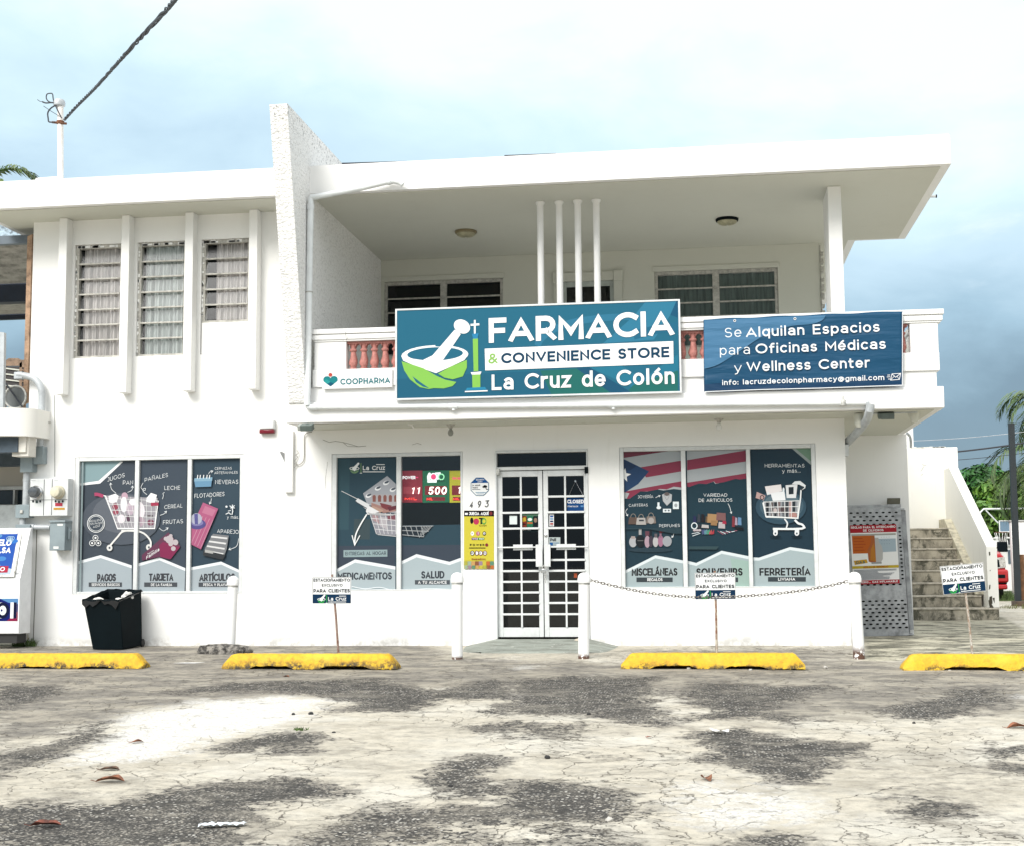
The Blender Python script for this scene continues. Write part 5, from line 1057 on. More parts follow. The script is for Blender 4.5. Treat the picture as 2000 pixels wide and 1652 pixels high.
# ---- wall notices left of the door
def wq(x0, y0, x1, y1, Y): return cq(640, 870, 5.506, [(x0, y0), (x1, y0), (x1, y1), (x0, y1)], Y)
def dr(a):
    K = (30, 24, 30); a.rect(0, 0, 100, 10, K); a.text('JUEGA AQUÍ', 17, 8, 82, 8, 5.4, WHT, .22, .2); a.ell(90, 5, 5, 3.2, (150, 60, 60)); a.rect(3, 4, 13, 7.5, WHT); a.rect(0, 10.2, 100, 86, (250, 236, 84))
    a.ell(26, 17.5, 5.5, 5.5, K, 12); a.ell(41, 19, 9.5, 5.4, (226, 70, 110)); a.rect(50, 12.5, 66, 14.8, K); a.rect(55, 12.5, 61, 23.5, K); a.ring(67, 18.5, 6.5, 4.5, 2.4, (110, 190, 90)); a.text('CASH', 51, 27.4, 75, 27.4, 2.8, K, .18)
    a.ell(28, 39.5, 5.5, 3.6, WHT); a.ell(47, 39.5, 6.5, 3.8, (226, 130, 150)); a.ell(68, 39.5, 6, 3.8, K); a.ell(68, 39.3, 3.5, 2.2, WHT); a.text('P', 26, 41, 29, 41, 3, K, .18); a.text('3', 46, 41, 49, 41, 3.4, WHT, .18); a.text('4', 66.5, 41, 69.5, 41, 3.4, K, .18)
    a.rect(26, 46.5, 46, 50.5, (120, 60, 130)); a.rect(46, 46.5, 68, 50.5, (90, 160, 60)); a.text('Wild Ball', 28, 49.8, 66, 49.8, 2.6, WHT, .2)
    a.text('POWER', 20, 60.5, 68, 60.5, 3.2, K, .24, .5); a.ell(76, 59, 5, 2.8, (160, 60, 70)); a.rect(17, 63.5, 72, 64.8, K)
    for x, c in ((28, K), (43, (240, 236, 230)), (56, (230, 140, 150)), (70, (240, 230, 226))): a.ell(x, 73, 7, 4.2, K if x == 28 else (150, 80, 90)); a.ell(x, 73, 5, 3, WHT)
    a.text('KINO', 24, 74.6, 73, 74.6, 3.4, K, .24, .9); a.text('Raspaditos', 26, 84.6, 72, 84.4, 2.8, (170, 60, 60), .2)
    cols = ((210, 206, 90), (190, 210, 180), (240, 190, 120), (170, 110, 80), (190, 160, 180), (240, 226, 90), (230, 130, 70), (120, 170, 140))
    for k in range(8): a.rect(k*12.5, 87, k*12.5+12, 94+(k % 3), cols[k]); a.rect(k*12.5+2, 94, k*12.5+12.5, 100, cols[(k*3+1) % 8])
flat_card('lottery_notice', 'tall yellow JUEGA AQUI lottery notice on the wall under number 493', 'poster', wq(1466, 694, 1788, 1322, -.006), ink((250, 236, 84)), dr, .004)
def octo(cx, cy, r): return [(cx+r*math.cos(rad(22.5+45*k)), cy+r*math.sin(rad(22.5+45*k))) for k in range(8)]
o8 = octo(1636, 438, 106); t = thing('security_sticker', 'octagonal blue and white camera security notice above the number 493', 'sticker', P(640+1636/5.506, 870+438/5.506, 0))
mb = MB(); mb.prism([P(640+x/5.506, 870+y/5.506, -.005) for x, y in o8], (0, .004, 0)); mb.build('sheet', ink((70, 130, 170)), t, smooth=False)
a = Art(-.0055, 640, 870, 5.506); a.poly(octo(1636, 438, 99), WHT); a.poly([(1545, 400), (1596, 348), (1676, 344), (1730, 396)], (30, 100, 176)); a.text('SECURITY', 1594, 372, 1684, 370, 16, WHT, .18); a.text('ALERT', 1610, 392, 1664, 391, 14, WHT, .18)
a.text('24 HOUR', 1552, 432, 1640, 430, 16, (30, 40, 50), .2); a.text('VIDEO', 1552, 456, 1616, 455, 15, (30, 40, 50), .2); a.rect(1552, 464, 1640, 470, (120, 130, 140)); a.poly([(1660, 440), (1690, 418), (1716, 430), (1712, 446), (1672, 450)], (20, 24, 28)); a.line([(1700, 446), (1706, 466), (1726, 466)], 7, (20, 24, 28)); a.rect(1590, 496, 1700, 502, (110, 170, 210)); a.rect(1600, 512, 1680, 518, (150, 190, 220)); a.build('printed_graphic', t)
hn = thing('house_number', 'grey slanted house number 493 on the white wall', 'house number', P(935, 985, 0)); a = Art(-.006, 640, 870, 5.506)
NMB = (112, 114, 118); a.text('4', 1524, 668, 1560, 664, 72, NMB, .14, shear=.12); a.text('9', 1608, 664, 1644, 660, 74, NMB, .14, shear=.12); a.text('3', 1686, 660, 1728, 656, 74, NMB, .14, shear=.12); a.build('lettering', hn)
# ================================================================== things in front of the building
def bollard(label, b, tpx, rust, collar=False):
    base = G(*b); top = P(tpx[0], tpx[1], base.y); d = top-base; H = d.length; ax = d.normalized()
    t = thing('bollard', label, 'bollard', base, 'white pipe bollards along the shop front')
    def along(h, r): return base+ax*h, r
    def tub(prof): mb = MB(); mb.tube([base+ax*h for h, r in prof], [r for h, r in prof], 22); return mb
    R = .062
    wm = NT('chipped_white_paint'); p = wm.co(); z = wm.n('ShaderNodeSeparateXYZ'); wm.l(p, z.inputs[0])
    low = wm.math('MULTIPLY', wm.ss(z.outputs[2], rust, rust*2.2, 1, 0), wm.ss(wm.noise(16, 5, .6), .40, .46)); chip = wm.ss(wm.noise(11, 6, .6), .70, .73)
    wm.set(wm.mix(wm.math('MAXIMUM', low, wm.math('MULTIPLY', chip, .6)), (.80, .80, .79), (.10, .05, .035)), .45, 0, .4)
    tub([(-.03, R), (.02, R), (H-.115, R)]).build('pipe', wm.m, t)
    cp = [(H-.115, .066), (H-.112, .073), (H-.07, .074), (H-.064, .071)]+[(H-.064+.064*math.sin(rad(a)), .071*math.cos(rad(a))+.0015) for a in range(12, 91, 13)]
    tub(cp).build('cap', M['slabp'], t)
    tub([(H-.135, .0635), (H-.115, .0635)]).build('cap_seam', M['old_alu'], t)
    return base, top, t
b1 = bollard('leaning white bollard on a broken concrete footing near the trash bin', (449, 1273), (456, 1124), .012)
b2 = bollard('upright white bollard standing in front of the SALUD window', (893, 1286), (893, 1117), .035)
b3 = bollard('white bollard overlapping the entrance door with the chain hooked on', (1140, 1286), (1141, 1117), .05)
b4 = bollard('leaning white bollard with a rusted foot before the gas cage', (1678, 1286), (1668, 1116), .09)
rnd = random.Random(3); mb = MB(); vs = []; n = 26; c = b1[0]
prof = [(.30, -.03), (.31, .03), (.27, .075), (.17, .095), (.05, .10)]
for r, h in prof:
    for k in range(n):
        q = 1+.16*math.sin(k*1.7)+rnd.uniform(-.09, .09); a = 2*math.pi*k/n; vs.append((c.x-.04+r*q*math.cos(a), c.y-.12+r*.62*q*math.sin(a), c.z+h+rnd.uniform(-.012, .012)))
fs = [(i*n+k, i*n+(k+1) % n, (i+1)*n+(k+1) % n, (i+1)*n+k) for i in range(len(prof)-1) for k in range(n)]+[tuple(range((len(prof)-1)*n, len(prof)*n))]
mb.add(vs, fs); t = NT('old_concrete'); f = t.ss(t.noise(14, 7, .7), .40, .62); t.set(t.mix(f, (.05, .048, .045), (.30, .28, .25)), .95, 0, .2); t.bump(t.noise(36, 6, .7), .9, .02)
tag(mb.build('concrete_footing', t.m, smooth=False), 'dark broken lump of concrete under the leaning bollard', 'footing')
mb = MB(); A_, Bq = P(1150, 1131, b3[0].y), P(1661, 1133, b4[0].y); pts = []
for k in range(13): u = k/12; q = A_.lerp(Bq, u); q.z -= .19*4*u*(1-u)*(1+.06*math.sin(u*7)); pts.append(q)
links(pts, .036, .013, .0045, mb); tag(mb.build('barrier_chain', paintrust('weathered_chain', (.07, .055, .045), (.25, .24, .22)), recalc=False), 'rusty link chain sagging between two white bollards', 'chain')

def stop_mat(seed):
    gk = {23: .105, 11: .05, 37: .045, 41: .035}[seed]
    t = NT('yellow_traffic_paint'); p = t.co(); z = t.n('ShaderNodeSeparateXYZ'); t.l(p, z.inputs[0]); of = t.n('ShaderNodeVectorMath', operation='ADD'); t.l(p, of.inputs[0]); of.inputs[1].default_value = (seed, seed*.7, 0); v = of.outputs[0]
    nz = t.noise(4.5, 7, .68, v); nf = t.noise(22, 6, .7, v)
    c = t.mix(t.ss(nf, .35, .7), (.66, .42, .018), (.56, .30, .02)); c = t.mix(t.math('MULTIPLY', t.ss(t.noise(3, 4, .5, v), .52, .7), .6), c, (.72, .52, .05))
    lowm = t.ss(t.math('ADD', z.outputs[2], t.math('MULTIPLY', t.math('SUBTRACT', nz, .5), -.34)), .01+gk, .0)
    g = t.math('MULTIPLY', lowm, t.ss(nf, .34, .56)); c = t.mix(g, c, (.035, .03, .02))
    sp = t.ss(nf, .64, .70); c = t.mix(t.math('MULTIPLY', sp, t.ss(nz, .42, .6)), c, (.06, .05, .03)); t.set(c, .62, 0, .35); t.bump(t.math('ADD', nf, t.noise(70, 3, .6, v)), .5, .01); return t.m
def wheel_stop(label, x0, x1, yc, seed, arches):
    rnd = random.Random(seed); mb = MB(); n = 64; L = x1-x0; vs = []; m_ = 9
    for i in range(n+1):
        u = i/n; x = x0+L*u; e = min(u, 1-u)*L; k = min(1, e/.10)
        bot = .0
        for c_, hw_, hh in arches: d = abs(u-c_)/hw_; bot = max(bot, hh*min(1, max(0, (1-d)*3.2)))
        bot += rnd.uniform(-.002, .005); H = .155*(.28+.72*k); w_ = .085+.02*(1-k)
        J = lambda: rnd.uniform(-.0022, .0022)
        for y, zz in ((-.115, bot), (-.112, max(.02, bot)), (-.098, min(H*.62, .1)), (-w_*.86, H-.012), (-w_*.72, H), (w_*.72, H), (w_*.86, H-.012), (.112, .02), (.115, 0)):
            vs.append((x+J(), yc+y+J(), gz(yc)+zz+J()))
    fs = [(i*m_+k, i*m_+(k+1) % m_, (i+1)*m_+(k+1) % m_, (i+1)*m_+k) for i in range(n) for k in range(m_)]+[tuple(range(m_)), tuple(reversed(range(n*m_, n*m_+m_)))]
    mb.add(vs, fs); o = mb.build('wheel_stop', stop_mat(seed), smooth=True); return tag(o, label, 'wheel stop', 'yellow concrete wheel stops')
wheel_stop('yellow wheel stop lying in front of the black trash bin', -7.87, -5.985, -2.80, 11, [(.36, .12, .02), (.72, .11, .02)])
wheel_stop('badly worn yellow wheel stop with black grime before the MEDICAMENTOS window', -5.095, -3.21, -2.82, 23, [(.29, .13, .034), (.71, .15, .034)])
wheel_stop('yellow wheel stop with two drain notches under the SOUVENIRS window', -.885, .965, -2.72, 37, [(.29, .13, .036), (.68, .12, .03)])
wheel_stop('clean bright yellow wheel stop before the leaning parking sign', 1.90, 3.78, -2.83, 41, [(.36, .17, .036), (.85, .12, .034)])

# ---- trash bin
T = thing('trash_bin', 'black square trash bin lined with a bag below the PAGOS window', 'trash bin', (P(230, 1266, -.4).x, -.4, gz(-.4)))
q = lambda zx, zy, Y: P(140+zx/9.72, 1120+zy/9.72, Y)
FLb, FRb, RRb = q(398, 1442, -.58), q(975, 1444, -.60), q(1342, 1376, -.16); FLb.z = FRb.z = gz(-.58)+.004; RRb.z = gz(-.16)+.02; RLb = FLb+RRb-FRb
FLt, FRt, RRt = q(215, 500, -.66), q(905, 505, -.68), q(1325, 318, -.12); RLt = q(690, 300, -.10)
def loft(rings, cap=(True, False)):
    mb = MB(); vs = [v for r_ in rings for v in r_]; n_ = len(rings[0]); fs = [(i*n_+k, i*n_+(k+1) % n_, (i+1)*n_+(k+1) % n_, (i+1)*n_+k) for i in range(len(rings)-1) for k in range(n_)]
    if cap[0]: fs.append(tuple(reversed(range(n_))))
    if cap[1]: fs.append(tuple(range((len(rings)-1)*n_, len(rings)*n_)))
    mb.add(vs, fs); return mb
bt, tp = [FLb, FRb, RRb, RLb], [FLt, FRt, RRt, RLt]
cen = sum(tp, Vector())/4; inn = [v.lerp(cen, .08) for v in tp]; cb = sum(bt, Vector())/4
loft([bt, tp, inn, [v.lerp(cb, .12)+Vector((0, 0, .2)) for v in bt]], (True, True)).build('body', M['black'], T, .012, recalc=False)
rim = MB(); ring = [tp[0], tp[1], tp[2], tp[3], tp[0]]
for i in range(4):
    a_, b_ = ring[i], ring[i+1]; rim.tube([a_.lerp(b_, k/8)+Vector((0, -.004, .006*math.sin(k*2.1+i))) for k in range(9)], .013, 8)
rim.build('rim', M['black'], T)
bag = MB(); vs = []; fs = []; nn = 40; rnd = random.Random(9)
for lev in range(4):
    for k in range(nn):
        s_ = k/nn*4; i = int(s_); f = s_-i; v = ring[i].lerp(ring[i+1], f); od = (v-cen); od.z = 0; od.normalize()
        hang = (.05+.03*math.sin(k*.9)+.03*math.sin(k*2.3)) if i in (0, 3) else .012
        if lev == 0: w_ = v-od*.03+Vector((0, 0, -.10))
        elif lev == 1: w_ = v-od*.008+Vector((0, 0, .012))
        elif lev == 2: w_ = v+od*(.016+.004*math.sin(k*1.7))+Vector((0, 0, .0))
        else: w_ = v+od*(.012+.006*math.sin(k*2.9))+Vector((0, 0, -hang))
        vs.append(w_)
for lev in range(3):
    for k in range(nn): fs.append((lev*nn+k, lev*nn+(k+1) % nn, (lev+1)*nn+(k+1) % nn, (lev+1)*nn+k))
bag.add(vs, fs); bag.build('bin_liner', M['blackbag'], T, recalc=False)
wm = MB()
for v in (RRb,): wm.lathe([(.035, -.02), (.05, -.015), (.05, .015), (.035, .02)], v+Vector((-.01, .02, .03)), 14, 'x')
wm.build('wheel', M['rubber'], T)
def crumple(c, r, seed, mat, name, label, cat, flat=.7):
    rnd = random.Random(seed); bm = bmesh.new(); bmesh.ops.create_icosphere(bm, subdivisions=3, radius=r)
    for v in bm.verts: v.co *= 1+.35*noise.noise(v.co*(3.2/r*.06*10)+Vector((seed, 0, 0))); v.co.z *= flat
    m_ = bpy.data.meshes.new(name); bm.to_mesh(m_); bm.free(); m_.materials.append(mat); o = bpy.data.objects.new(name, m_); COL.objects.link(o); o.location = c; return tag(o, label, cat)
pm = simple('crumpled_paper', (.74, .73, .69), .8, 0, .12, 20, .2)
crumple(q(510, 462, -.5)+Vector((0, 0, -.042)), .072, 4, pm, 'paper_wad', 'off-white paper wad at the left of the bin opening', 'litter')
crumple(q(1060, 380, -.36)+Vector((0, 0, -.035)), .068, 12, pm, 'foam_cup', 'crumpled white cup sticking out at the right rear of the bin', 'litter', .9)
crumple(q(900, 440, -.5)+Vector((0, 0, -.045)), .062, 21, pm, 'newspaper_wad', 'greyish crumpled newsprint in the middle of the bin opening', 'litter', .6)

# ---- gas cylinder cage
K_ = thing('gas_cage', 'grey steel gas cylinder cage with slotted door beside the stairs', 'cage', (2.3, 2.5, 0))
kq = lambda x, y, Y: P(1620+x/5.16, 940+y/5.16, Y)
kc = [kq(172, 268, 2.10), kq(720, 258, 2.10), kq(803, 1548, 2.08), kq(222, 1562, 2.08)]
a = QuadArt(kc, 100, 236, .0008); a.mi(M['galv']); a.mb.prism(kc, (0, .012, 0)); SL = (14, 15, 16)
def slot(x, y, w_=6.2): a.poly([(x+w_/2*.62*math.cos(rad(t))*1.6+(0), y+1.55*math.sin(rad(t))) for t in range(0, 360, 30)], SL)
for row in range(4):
    for k in range(8): slot(8+k*11.8+(5.5 if row % 2 else 0), 9+row*7.2) if 8+k*11.8+(5.5 if row % 2 else 0) < 96 else None
for row in range(14): slot(95, 38+row*7.2, 5)
for k in range(7): slot(22+k*11.3, 142)
for row in range(8):
    for k in range(8): slot(12+k*11.4+(4.5 if row % 2 else 0), 172+row*7.0) if 12+k*11.4+(4.5 if row % 2 else 0) < 97 else None
a.build('door', K_)
mb = MB(); f0, f1 = kq(722, 284, 2.35), kq(766, 284, 2.35); f2, f3 = kq(850, 1490, 2.35), kq(806, 1492, 2.35); mb.prism([f0, f1, f2, f3], (0, .03, 0)); mb.prism([kq(172, 272, 2.13), kq(182, 272, 2.13), kq(232, 1556, 2.13), kq(222, 1556, 2.13)], (0, .30, 0))
mb.build('frame', M['galv'], K_, .003, smooth=False)
mb = MB(); x0, x1 = kc[0].x+.02, kc[1].x+.05; mb.box(x0-.1, x1, 2.13, 2.43, kc[0].z-.03, kc[0].z-.01); mb.prism([kq(172, 238, 2.12), kq(718, 224, 2.12), kq(722, 256, 2.12), kq(172, 268, 2.12)], (0, .006, 0)); mb.box(x0-.08, x1+.05, 2.40, 2.43, .03, kc[0].z-.05); mb.box(x0, x1+.06, 2.13, 2.40, .01, .03)
mb.build('top_plate', M['galv'], K_, .002, smooth=False)
def dr(a):
    R_ = (206, 48, 62); a.rect(0, 0, 100, 13, R_); a.text('REGLAS PARA EL INTERCAMBIO', 2, 5.6, 98, 5.6, 3.8, WHT, .2, .2); a.text('DE CILINDROS', 28, 11.2, 72, 11.2, 3.8, WHT, .2, .22); a.rect(0, 13, 100, 93.4, (248, 248, 246))
    a.rect(2, 15, 98, 18, (206, 206, 196)); a.rect(3, 18, 52, 48, (230, 118, 46)); a.poly([(52, 18), (97, 18), (97, 46), (52, 47)], (206, 226, 238)); a.rect(52, 18, 97, 24, (240, 244, 246))
    for k in range(5): a.rect(6, 22+k*5, 26+3*(k % 3), 22.9+k*5, (190, 84, 40))
    a.poly([(36, 62), (35, 42), (40, 36), (43, 30), (44, 18), (52, 18), (52, 64), (44, 64)], (206, 120, 70)); a.poly([(40, 60), (42, 42), (50, 30), (52, 62)], (226, 150, 60)); a.poly([(52, 64), (52, 22), (60, 22), (61, 30), (66, 36), (68, 44), (67, 58), (62, 64)], (226, 224, 220)); a.rect(42, 63, 64, 66, (190, 190, 186))
    for k in range(3): a.text('- - - -', 66, 22+k*5.6, 84, 22+k*5.6, 1.6, (70, 80, 90), .25)
    a.poly([(4, 60), (32, 58), (34, 64), (6, 67)], (246, 190, 60)); a.text('GAS', 8, 65.4, 28, 64.6, 4.4, (40, 120, 140), .22); a.rect(0, 69, 100, 73.5, (236, 206, 70)); a.text('REGLAS DE SEGURIDAD', 24, 72.8, 78, 72.6, 3, (200, 80, 50), .2)
    rnd = random.Random(2)
    for k in range(11): a.rect(3, 75.4+k*1.6, rnd.uniform(52, 97), 76.1+k*1.6, (110, 120, 140))
    a.rect(0, 93.4, 100, 100, R_); a.text('PELIGRO... GAS INFLAMABLE', 6, 98.2, 96, 98, 3.4, WHT, .2, .22)
flat_card('gas_rules_poster', 'white and orange cylinder exchange rules poster with red header on the cage', 'poster', [kq(206, 440, 2.085), kq(672, 428, 2.085), kq(708, 1022, 2.065), kq(240, 1036, 2.065)], ink((248, 248, 246)), dr, .003)
c = kq(650, 214, 2.3); mb = MB(); mb.obox((c.x, 2.34, kc[0].z+.068), (.088, 0, 0), (0, .008, .004), (.002, -.01, .072)); tag(mb.build('board', simple('grey_brown_board', (.13, .125, .095), .8), bevel=.004), 'small grey brown board leaning on top of the gas cage', 'board')
for k, (zx, r_, lb) in enumerate(((575, .035, 'grey pebble, leftmost of three in front of the board'), (622, .042, 'pale round pebble, largest of three in front of the board'), (662, .028, 'small pebble, rightmost of three in front of the board'))):
    p_ = kq(zx, 214, 2.2); o = crumple((p_.x, 2.2, kc[0].z-.01+r_*.6), r_, k+30, M['slabp'] if k == 1 else simple('pebble', (.45, .42, .36), .9), 'pebble', lb, 'pebble', .8); o['group'] = 'pebbles on the gas cage'
o = crumple((kq(372, 214, 2.2).x, 2.22, kc[0].z+.008), .07, 40, simple('grey_cloth', (.28, .28, .27), .9), 'rag', 'flat grey rag lying on top of the gas cage', 'rag', .22); o.scale = (1.2, 1, 1)

# ---- outdoor stairs
St = thing('outdoor_stairs', 'weathered mouldy concrete stairs climbing between gas cage and white parapet', 'stairs', (4.0, 8.5, 0))
t = NT('mouldy_concrete'); p = t.co('World'); c_ = t.mix(t.ss(t.noise(2.4, 7, .65, p, .2, (1.6, 1, .8)), .40, .66), (.44, .40, .32), (.24, .22, .175)); c_ = t.mix(t.math('MULTIPLY', t.ss(t.noise(3.2, 8, .75, p, .5, (1.4, 1, 1)), .45, .60), .85), c_, (.055, .056, .042)); c_ = t.mix(t.ss(t.noise(17, 6, .7, p), .6, .68), c_, (.5, .46, .38)); t.set(c_, .9, 0, .2); t.bump(t.noise(40, 5, .6, p), .35); mold = t.m
rz = [0, .205, .405, .62, .835, 1.03, 1.23, 1.43, 1.62]
sx0_, sx1_ = 3.42, 4.66; tr = .40
mb = MB()
for k in range(8):
    x1 = 4.86 if k == 0 else sx1_; y0_ = 7.1+tr*k; mb.box(sx0_, x1 if k == 0 else sx1_, y0_, y0_+tr if k < 7 else 10.9, -.05 if k == 0 else -.05, rz[k+1]-.03)
mb.build('steps', mold, St, smooth=False)
mb = MB()
for k in range(8): y0_ = 7.1+tr*k; mb.box(sx0_-.005, (4.865 if k == 0 else sx1_-.002), y0_-.02, y0_+tr-.022 if k < 7 else 10.89, rz[k+1]-.028, rz[k+1])
mb.build('tread', simple('pale_tread', (.50, .46, .38), .85, 0, .25, 10, .2), St, .006)
wl = wall_mat('stair_wall_paint', (.80, .79, .74), .1, .6, 40, .9)
mb = MB(); mb.prism([(4.70, 7.12, .206), (4.70, 7.12, 1.235), (4.70, 10.35, 2.79), (4.70, 11.0, 2.79), (4.70, 11.0, .206)], (.17, 0, 0)); mb.build('parapet', wl, St, .01)
mb = MB(); mb.prism([(4.56, 7.5, .42), (4.56, 7.56, .56), (4.56, 10.3, 1.80), (4.56, 10.9, 1.80), (4.56, 10.9, 1.5), (4.56, 10.2, 1.5), (4.56, 7.55, .42)], (.138, 0, 0)); mb.build('stringer', simple('cream_stringer', (.56, .52, .40), .85, 0, .25, 8, .2), St, .008)
mb = MB(); mb.prism([(3.28, 7.3, -.05), (3.28, 7.3, .36), (3.28, 10.9, 1.9), (3.28, 10.9, -.05)], (.13, 0, 0)); mb.build('side_wall', wl, St, .01)
lwx = PX(1815, 960, 4.70); LYw = 10.92
xr = P(1870, 872, LYw).x; ztop = P(1800, 872, LYw).z
mb = MB(); mb.box(2.95, xr, LYw, LYw+.2, -.1, ztop-.02); mb.box(4.70, 4.87, 11.001, 11.2, -.1, 2.75); mb.build('landing_wall', wl, St, .012)
mb = MB(); rnd = random.Random(6)
for k in range(14): x_ = 3.6+rnd.uniform(0, xr-3.65); mb.box(x_, x_+rnd.uniform(.03, .12), LYw-.004, LYw+.18, ztop-.02, ztop-.02+rnd.uniform(.004, .022))
mb.build('broken_cap', wl, St, smooth=False)
A_ = Art(LYw-.004, 1740, 840, 6.354); A_.line([(388, 412), (412, 436), (440, 432)], 3, (140, 138, 130)); A_.line([(410, 446), (372, 505)], 3, (170, 168, 160)); A_.line([(395, 540), (375, 556)], 3, (150, 146, 138)); A_.build('crack', St)
A_ = Art(7.116, 1740, 1060, 6.119)
for pts in ([(1170, 105), (1186, 100), (1190, 140), (1174, 150)], [(1184, 318), (1192, 320), (1190, 334), (1182, 332)], [(1176, 500), (1190, 494), (1188, 540), (1172, 556)], [(1180, 640), (1210, 630), (1215, 720), (1190, 740), (1170, 700)], [(1165, 680), (1180, 690), (1225, 760), (1230, 780), (1180, 770)], [(1215, 655), (1240, 650), (1240, 720)]): A_.poly(pts, (96, 92, 80))
A_.build('paint_chips', St)
# rear corner of the building behind the stairs
mb = MB(); mb.box(2.9, P(1784, 860, 12).x, 12, 12.2, 1.5, P(1784, 700, 12).z); o = mb.build('rear_wall', M['wall'], B, smooth=False)

# ================================================================== pipes, lamps, cables on the facade
def dp_thing(name, label, cat, parts, group=None):
    first = parts[0][1]; v = np.array(first.v); t = thing(name, label, cat, (v[:, 0].mean(), v[:, 1].mean(), v[:, 2].min()), group)
    for nm, mb_, mt, *bv in parts: mb_.build(nm, mt, t, bv[0] if bv else 0)
    return t
Yp = -.86; a_, b_ = P(607, 388, Yp), P(600, 792, Yp)
mb = MB(); arm = [P(787, 361, -.80), P(781, 356.5, -.80), P(770, 354, -.80), P(760, 355, -.80), P(700, 369, -.82), P(620, 384.5, -.86)]
mb.tube(arm+[a_.lerp(b_, -.005), a_, a_.lerp(b_, .04)], .036, 14); mb.tube([a_.lerp(b_, .041), b_], .040, 16)
mb2 = MB(); mb2.tube([a_.lerp(b_, .03), a_.lerp(b_, .055)], .045, 16); mb2.tube([arm[3]+Vector((-.02, 0, -.005)), arm[3]+Vector((.02, 0, .004))], .043, 14); mb2.tube([P(764, 355, -.8), P(760, 355, -.8)], .044, 14)
mb3 = MB(); c = a_.lerp(b_, .46); mb3.lathe([(.046, 0), (.046, .015)], c, 14); mb3.tube([c+Vector((-.045, 0, 0)), c+Vector((-.09, .03, .03)), c+Vector((-.14, .1, .08))], .004, 6)
dp_thing('drain_pipe', 'white vertical drain pipe beside the textured wing wall', 'drain pipe', [('pipe', mb, M['pvc']), ('coupling', mb2, M['pvc']), ('strap', mb3, M['old_alu'])])
g0, g1 = P(604, 796, -.845), P(1692, 787, -.845)
mb = MB(); mb.tube([b_+Vector((0, .005, 0)), g0+Vector((-.01, 0, 0)), g0+Vector((.05, 0, 0)), g1], .030, 14)
mb2 = MB()
for u in (.27, .56): c = g0.lerp(g1, u); mb2.tube([c+Vector((-.05, 0, 0)), c+Vector((.05, 0, 0))], .037, 14); mb2.lathe([(.022, -.05), (.022, -.01)], c, 10)
c = P(606, 796, -.845); mb2.tube([c+Vector((.0, 0, 0)), c+Vector((.09, 0, 0))], .037, 14)
mb3 = MB(); c = P(1647, 787, -.85); mb3.lathe([(.02, .0), (.028, .01), (.028, .03), (.012, .045), (.008, .075)], c, 10); mb3.lathe([(.036, -.035), (.04, 0), (.036, .03)], c, 12)
pr_ = [P(1700, 790, -.86), P(1699, 800, -.86), P(1694, 818, -.70), P(1686, 830, -.55), P(1672, 846, -.2), P(1660, 858, .05), P(1651, 868, .25)]
mb4 = MB(); mb4.tube(pr_, .05, 16); mb4.tube([g1, g1+Vector((.03, -.005, .004))], .048, 14)
dp_thing('gutter_pipe', 'long thin white pipe along the edge of the balcony slab', 'drain pipe', [('pipe', mb, M['pvc']), ('coupling', mb2, M['pvc']), ('valve', mb3, M['old_alu']), ('downpipe', mb4, M['greypipe'])])
def bulb(label, px, lit_):
    p_ = PZ(px[0], px[1], ZS-.012); t = thing('bulb_socket', label, 'lamp', p_, 'bare bulb sockets under the slab'); mb = MB(); mb.lathe([(.055, 0), (.055, -.012), (.03, -.03), (.022, -.05)], p_, 16); mb.build('socket', M['frame_dim'], t)
    mb = MB(); c = p_+Vector((0, 0, -.05)); mb.lathe([(.014, 0), (.018, -.01), (.032, -.035), (.036, -.055), (.028, -.08), (.01, -.092)], c, 16); mb.build('bulb', ink((250, 250, 248)) if lit_ else ink((196, 198, 190)), t)  # lit look is painted plain white, unlit look grey; neither bulb glows
bulb('unlit grey bulb in a socket under the slab above the MEDICAMENTOS window', (880, 829), False); bulb('bright white bulb in a socket under the slab above the flag window', (1404, 817.5), True)
mb = MB(); p_ = PZ(797, 829, ZS-.012); mb.tube([p_, p_+Vector((.05, 0, -.01)), p_+Vector((.07, .02, -.05))], .010, 8); tag(mb.build('pipe_stub', M['slabp']), 'small bent white stub under the slab above the left window', 'pipe stub')
def flood(name, label, c, body, lens):
    t = thing(name, label, 'floodlight', c); mb = MB(); c = Vector(c); mb.obox(c, (.075, 0, 0), (0, .05, .02), (0, -.012, .035)); mb.build('housing', body, t, .006); mb = MB(); mb.obox(c+Vector((-.09, -.01, 0)), (.018, 0, 0), (0, .045, .02), (0, -.012, .03)); mb.build('lens', lens, t, .004)
    mb = MB(); mb.box(c.x-.015, c.x+.015, c.y-.01, c.y+.01, c.z+.02, ZS-.012); mb.build('bracket', body, t); return t
fl = flood('floodlight', 'dark floodlight above the white cable trunking', PZ(600, 834, ZS-.06), simple('dark_grey_green', (.10, .13, .12), .5), ink((200, 206, 200)))
fl2 = flood('floodlight', 'grey floodlight under the slab beside the cone fitting', PZ(1733, 811, ZS-.05), simple('dark_grey_green', (.10, .13, .12), .5), simple('dark_grey_green', (.10, .13, .12), .5))
mb = MB(); mb.tube([PZ(1690, 808, ZS-.018), PZ(1740, 806.5, ZS-.018), PZ(1792, 805, ZS-.018)], .010, 6); tag(mb.build('ceiling_conduit', M['greypipe']), 'thin conduit running under the slab to the cone fitting', 'conduit')
c = PZ(1785, 806, ZS-.012); mb = MB(); mb.lathe([(.07, 0), (.065, -.03), (.04, -.11), (.03, -.12)], c, 16); tag(mb.build('cone_fitting', M['soffit']), 'pale cone fitting at the end of the thin slab conduit', 'lamp')
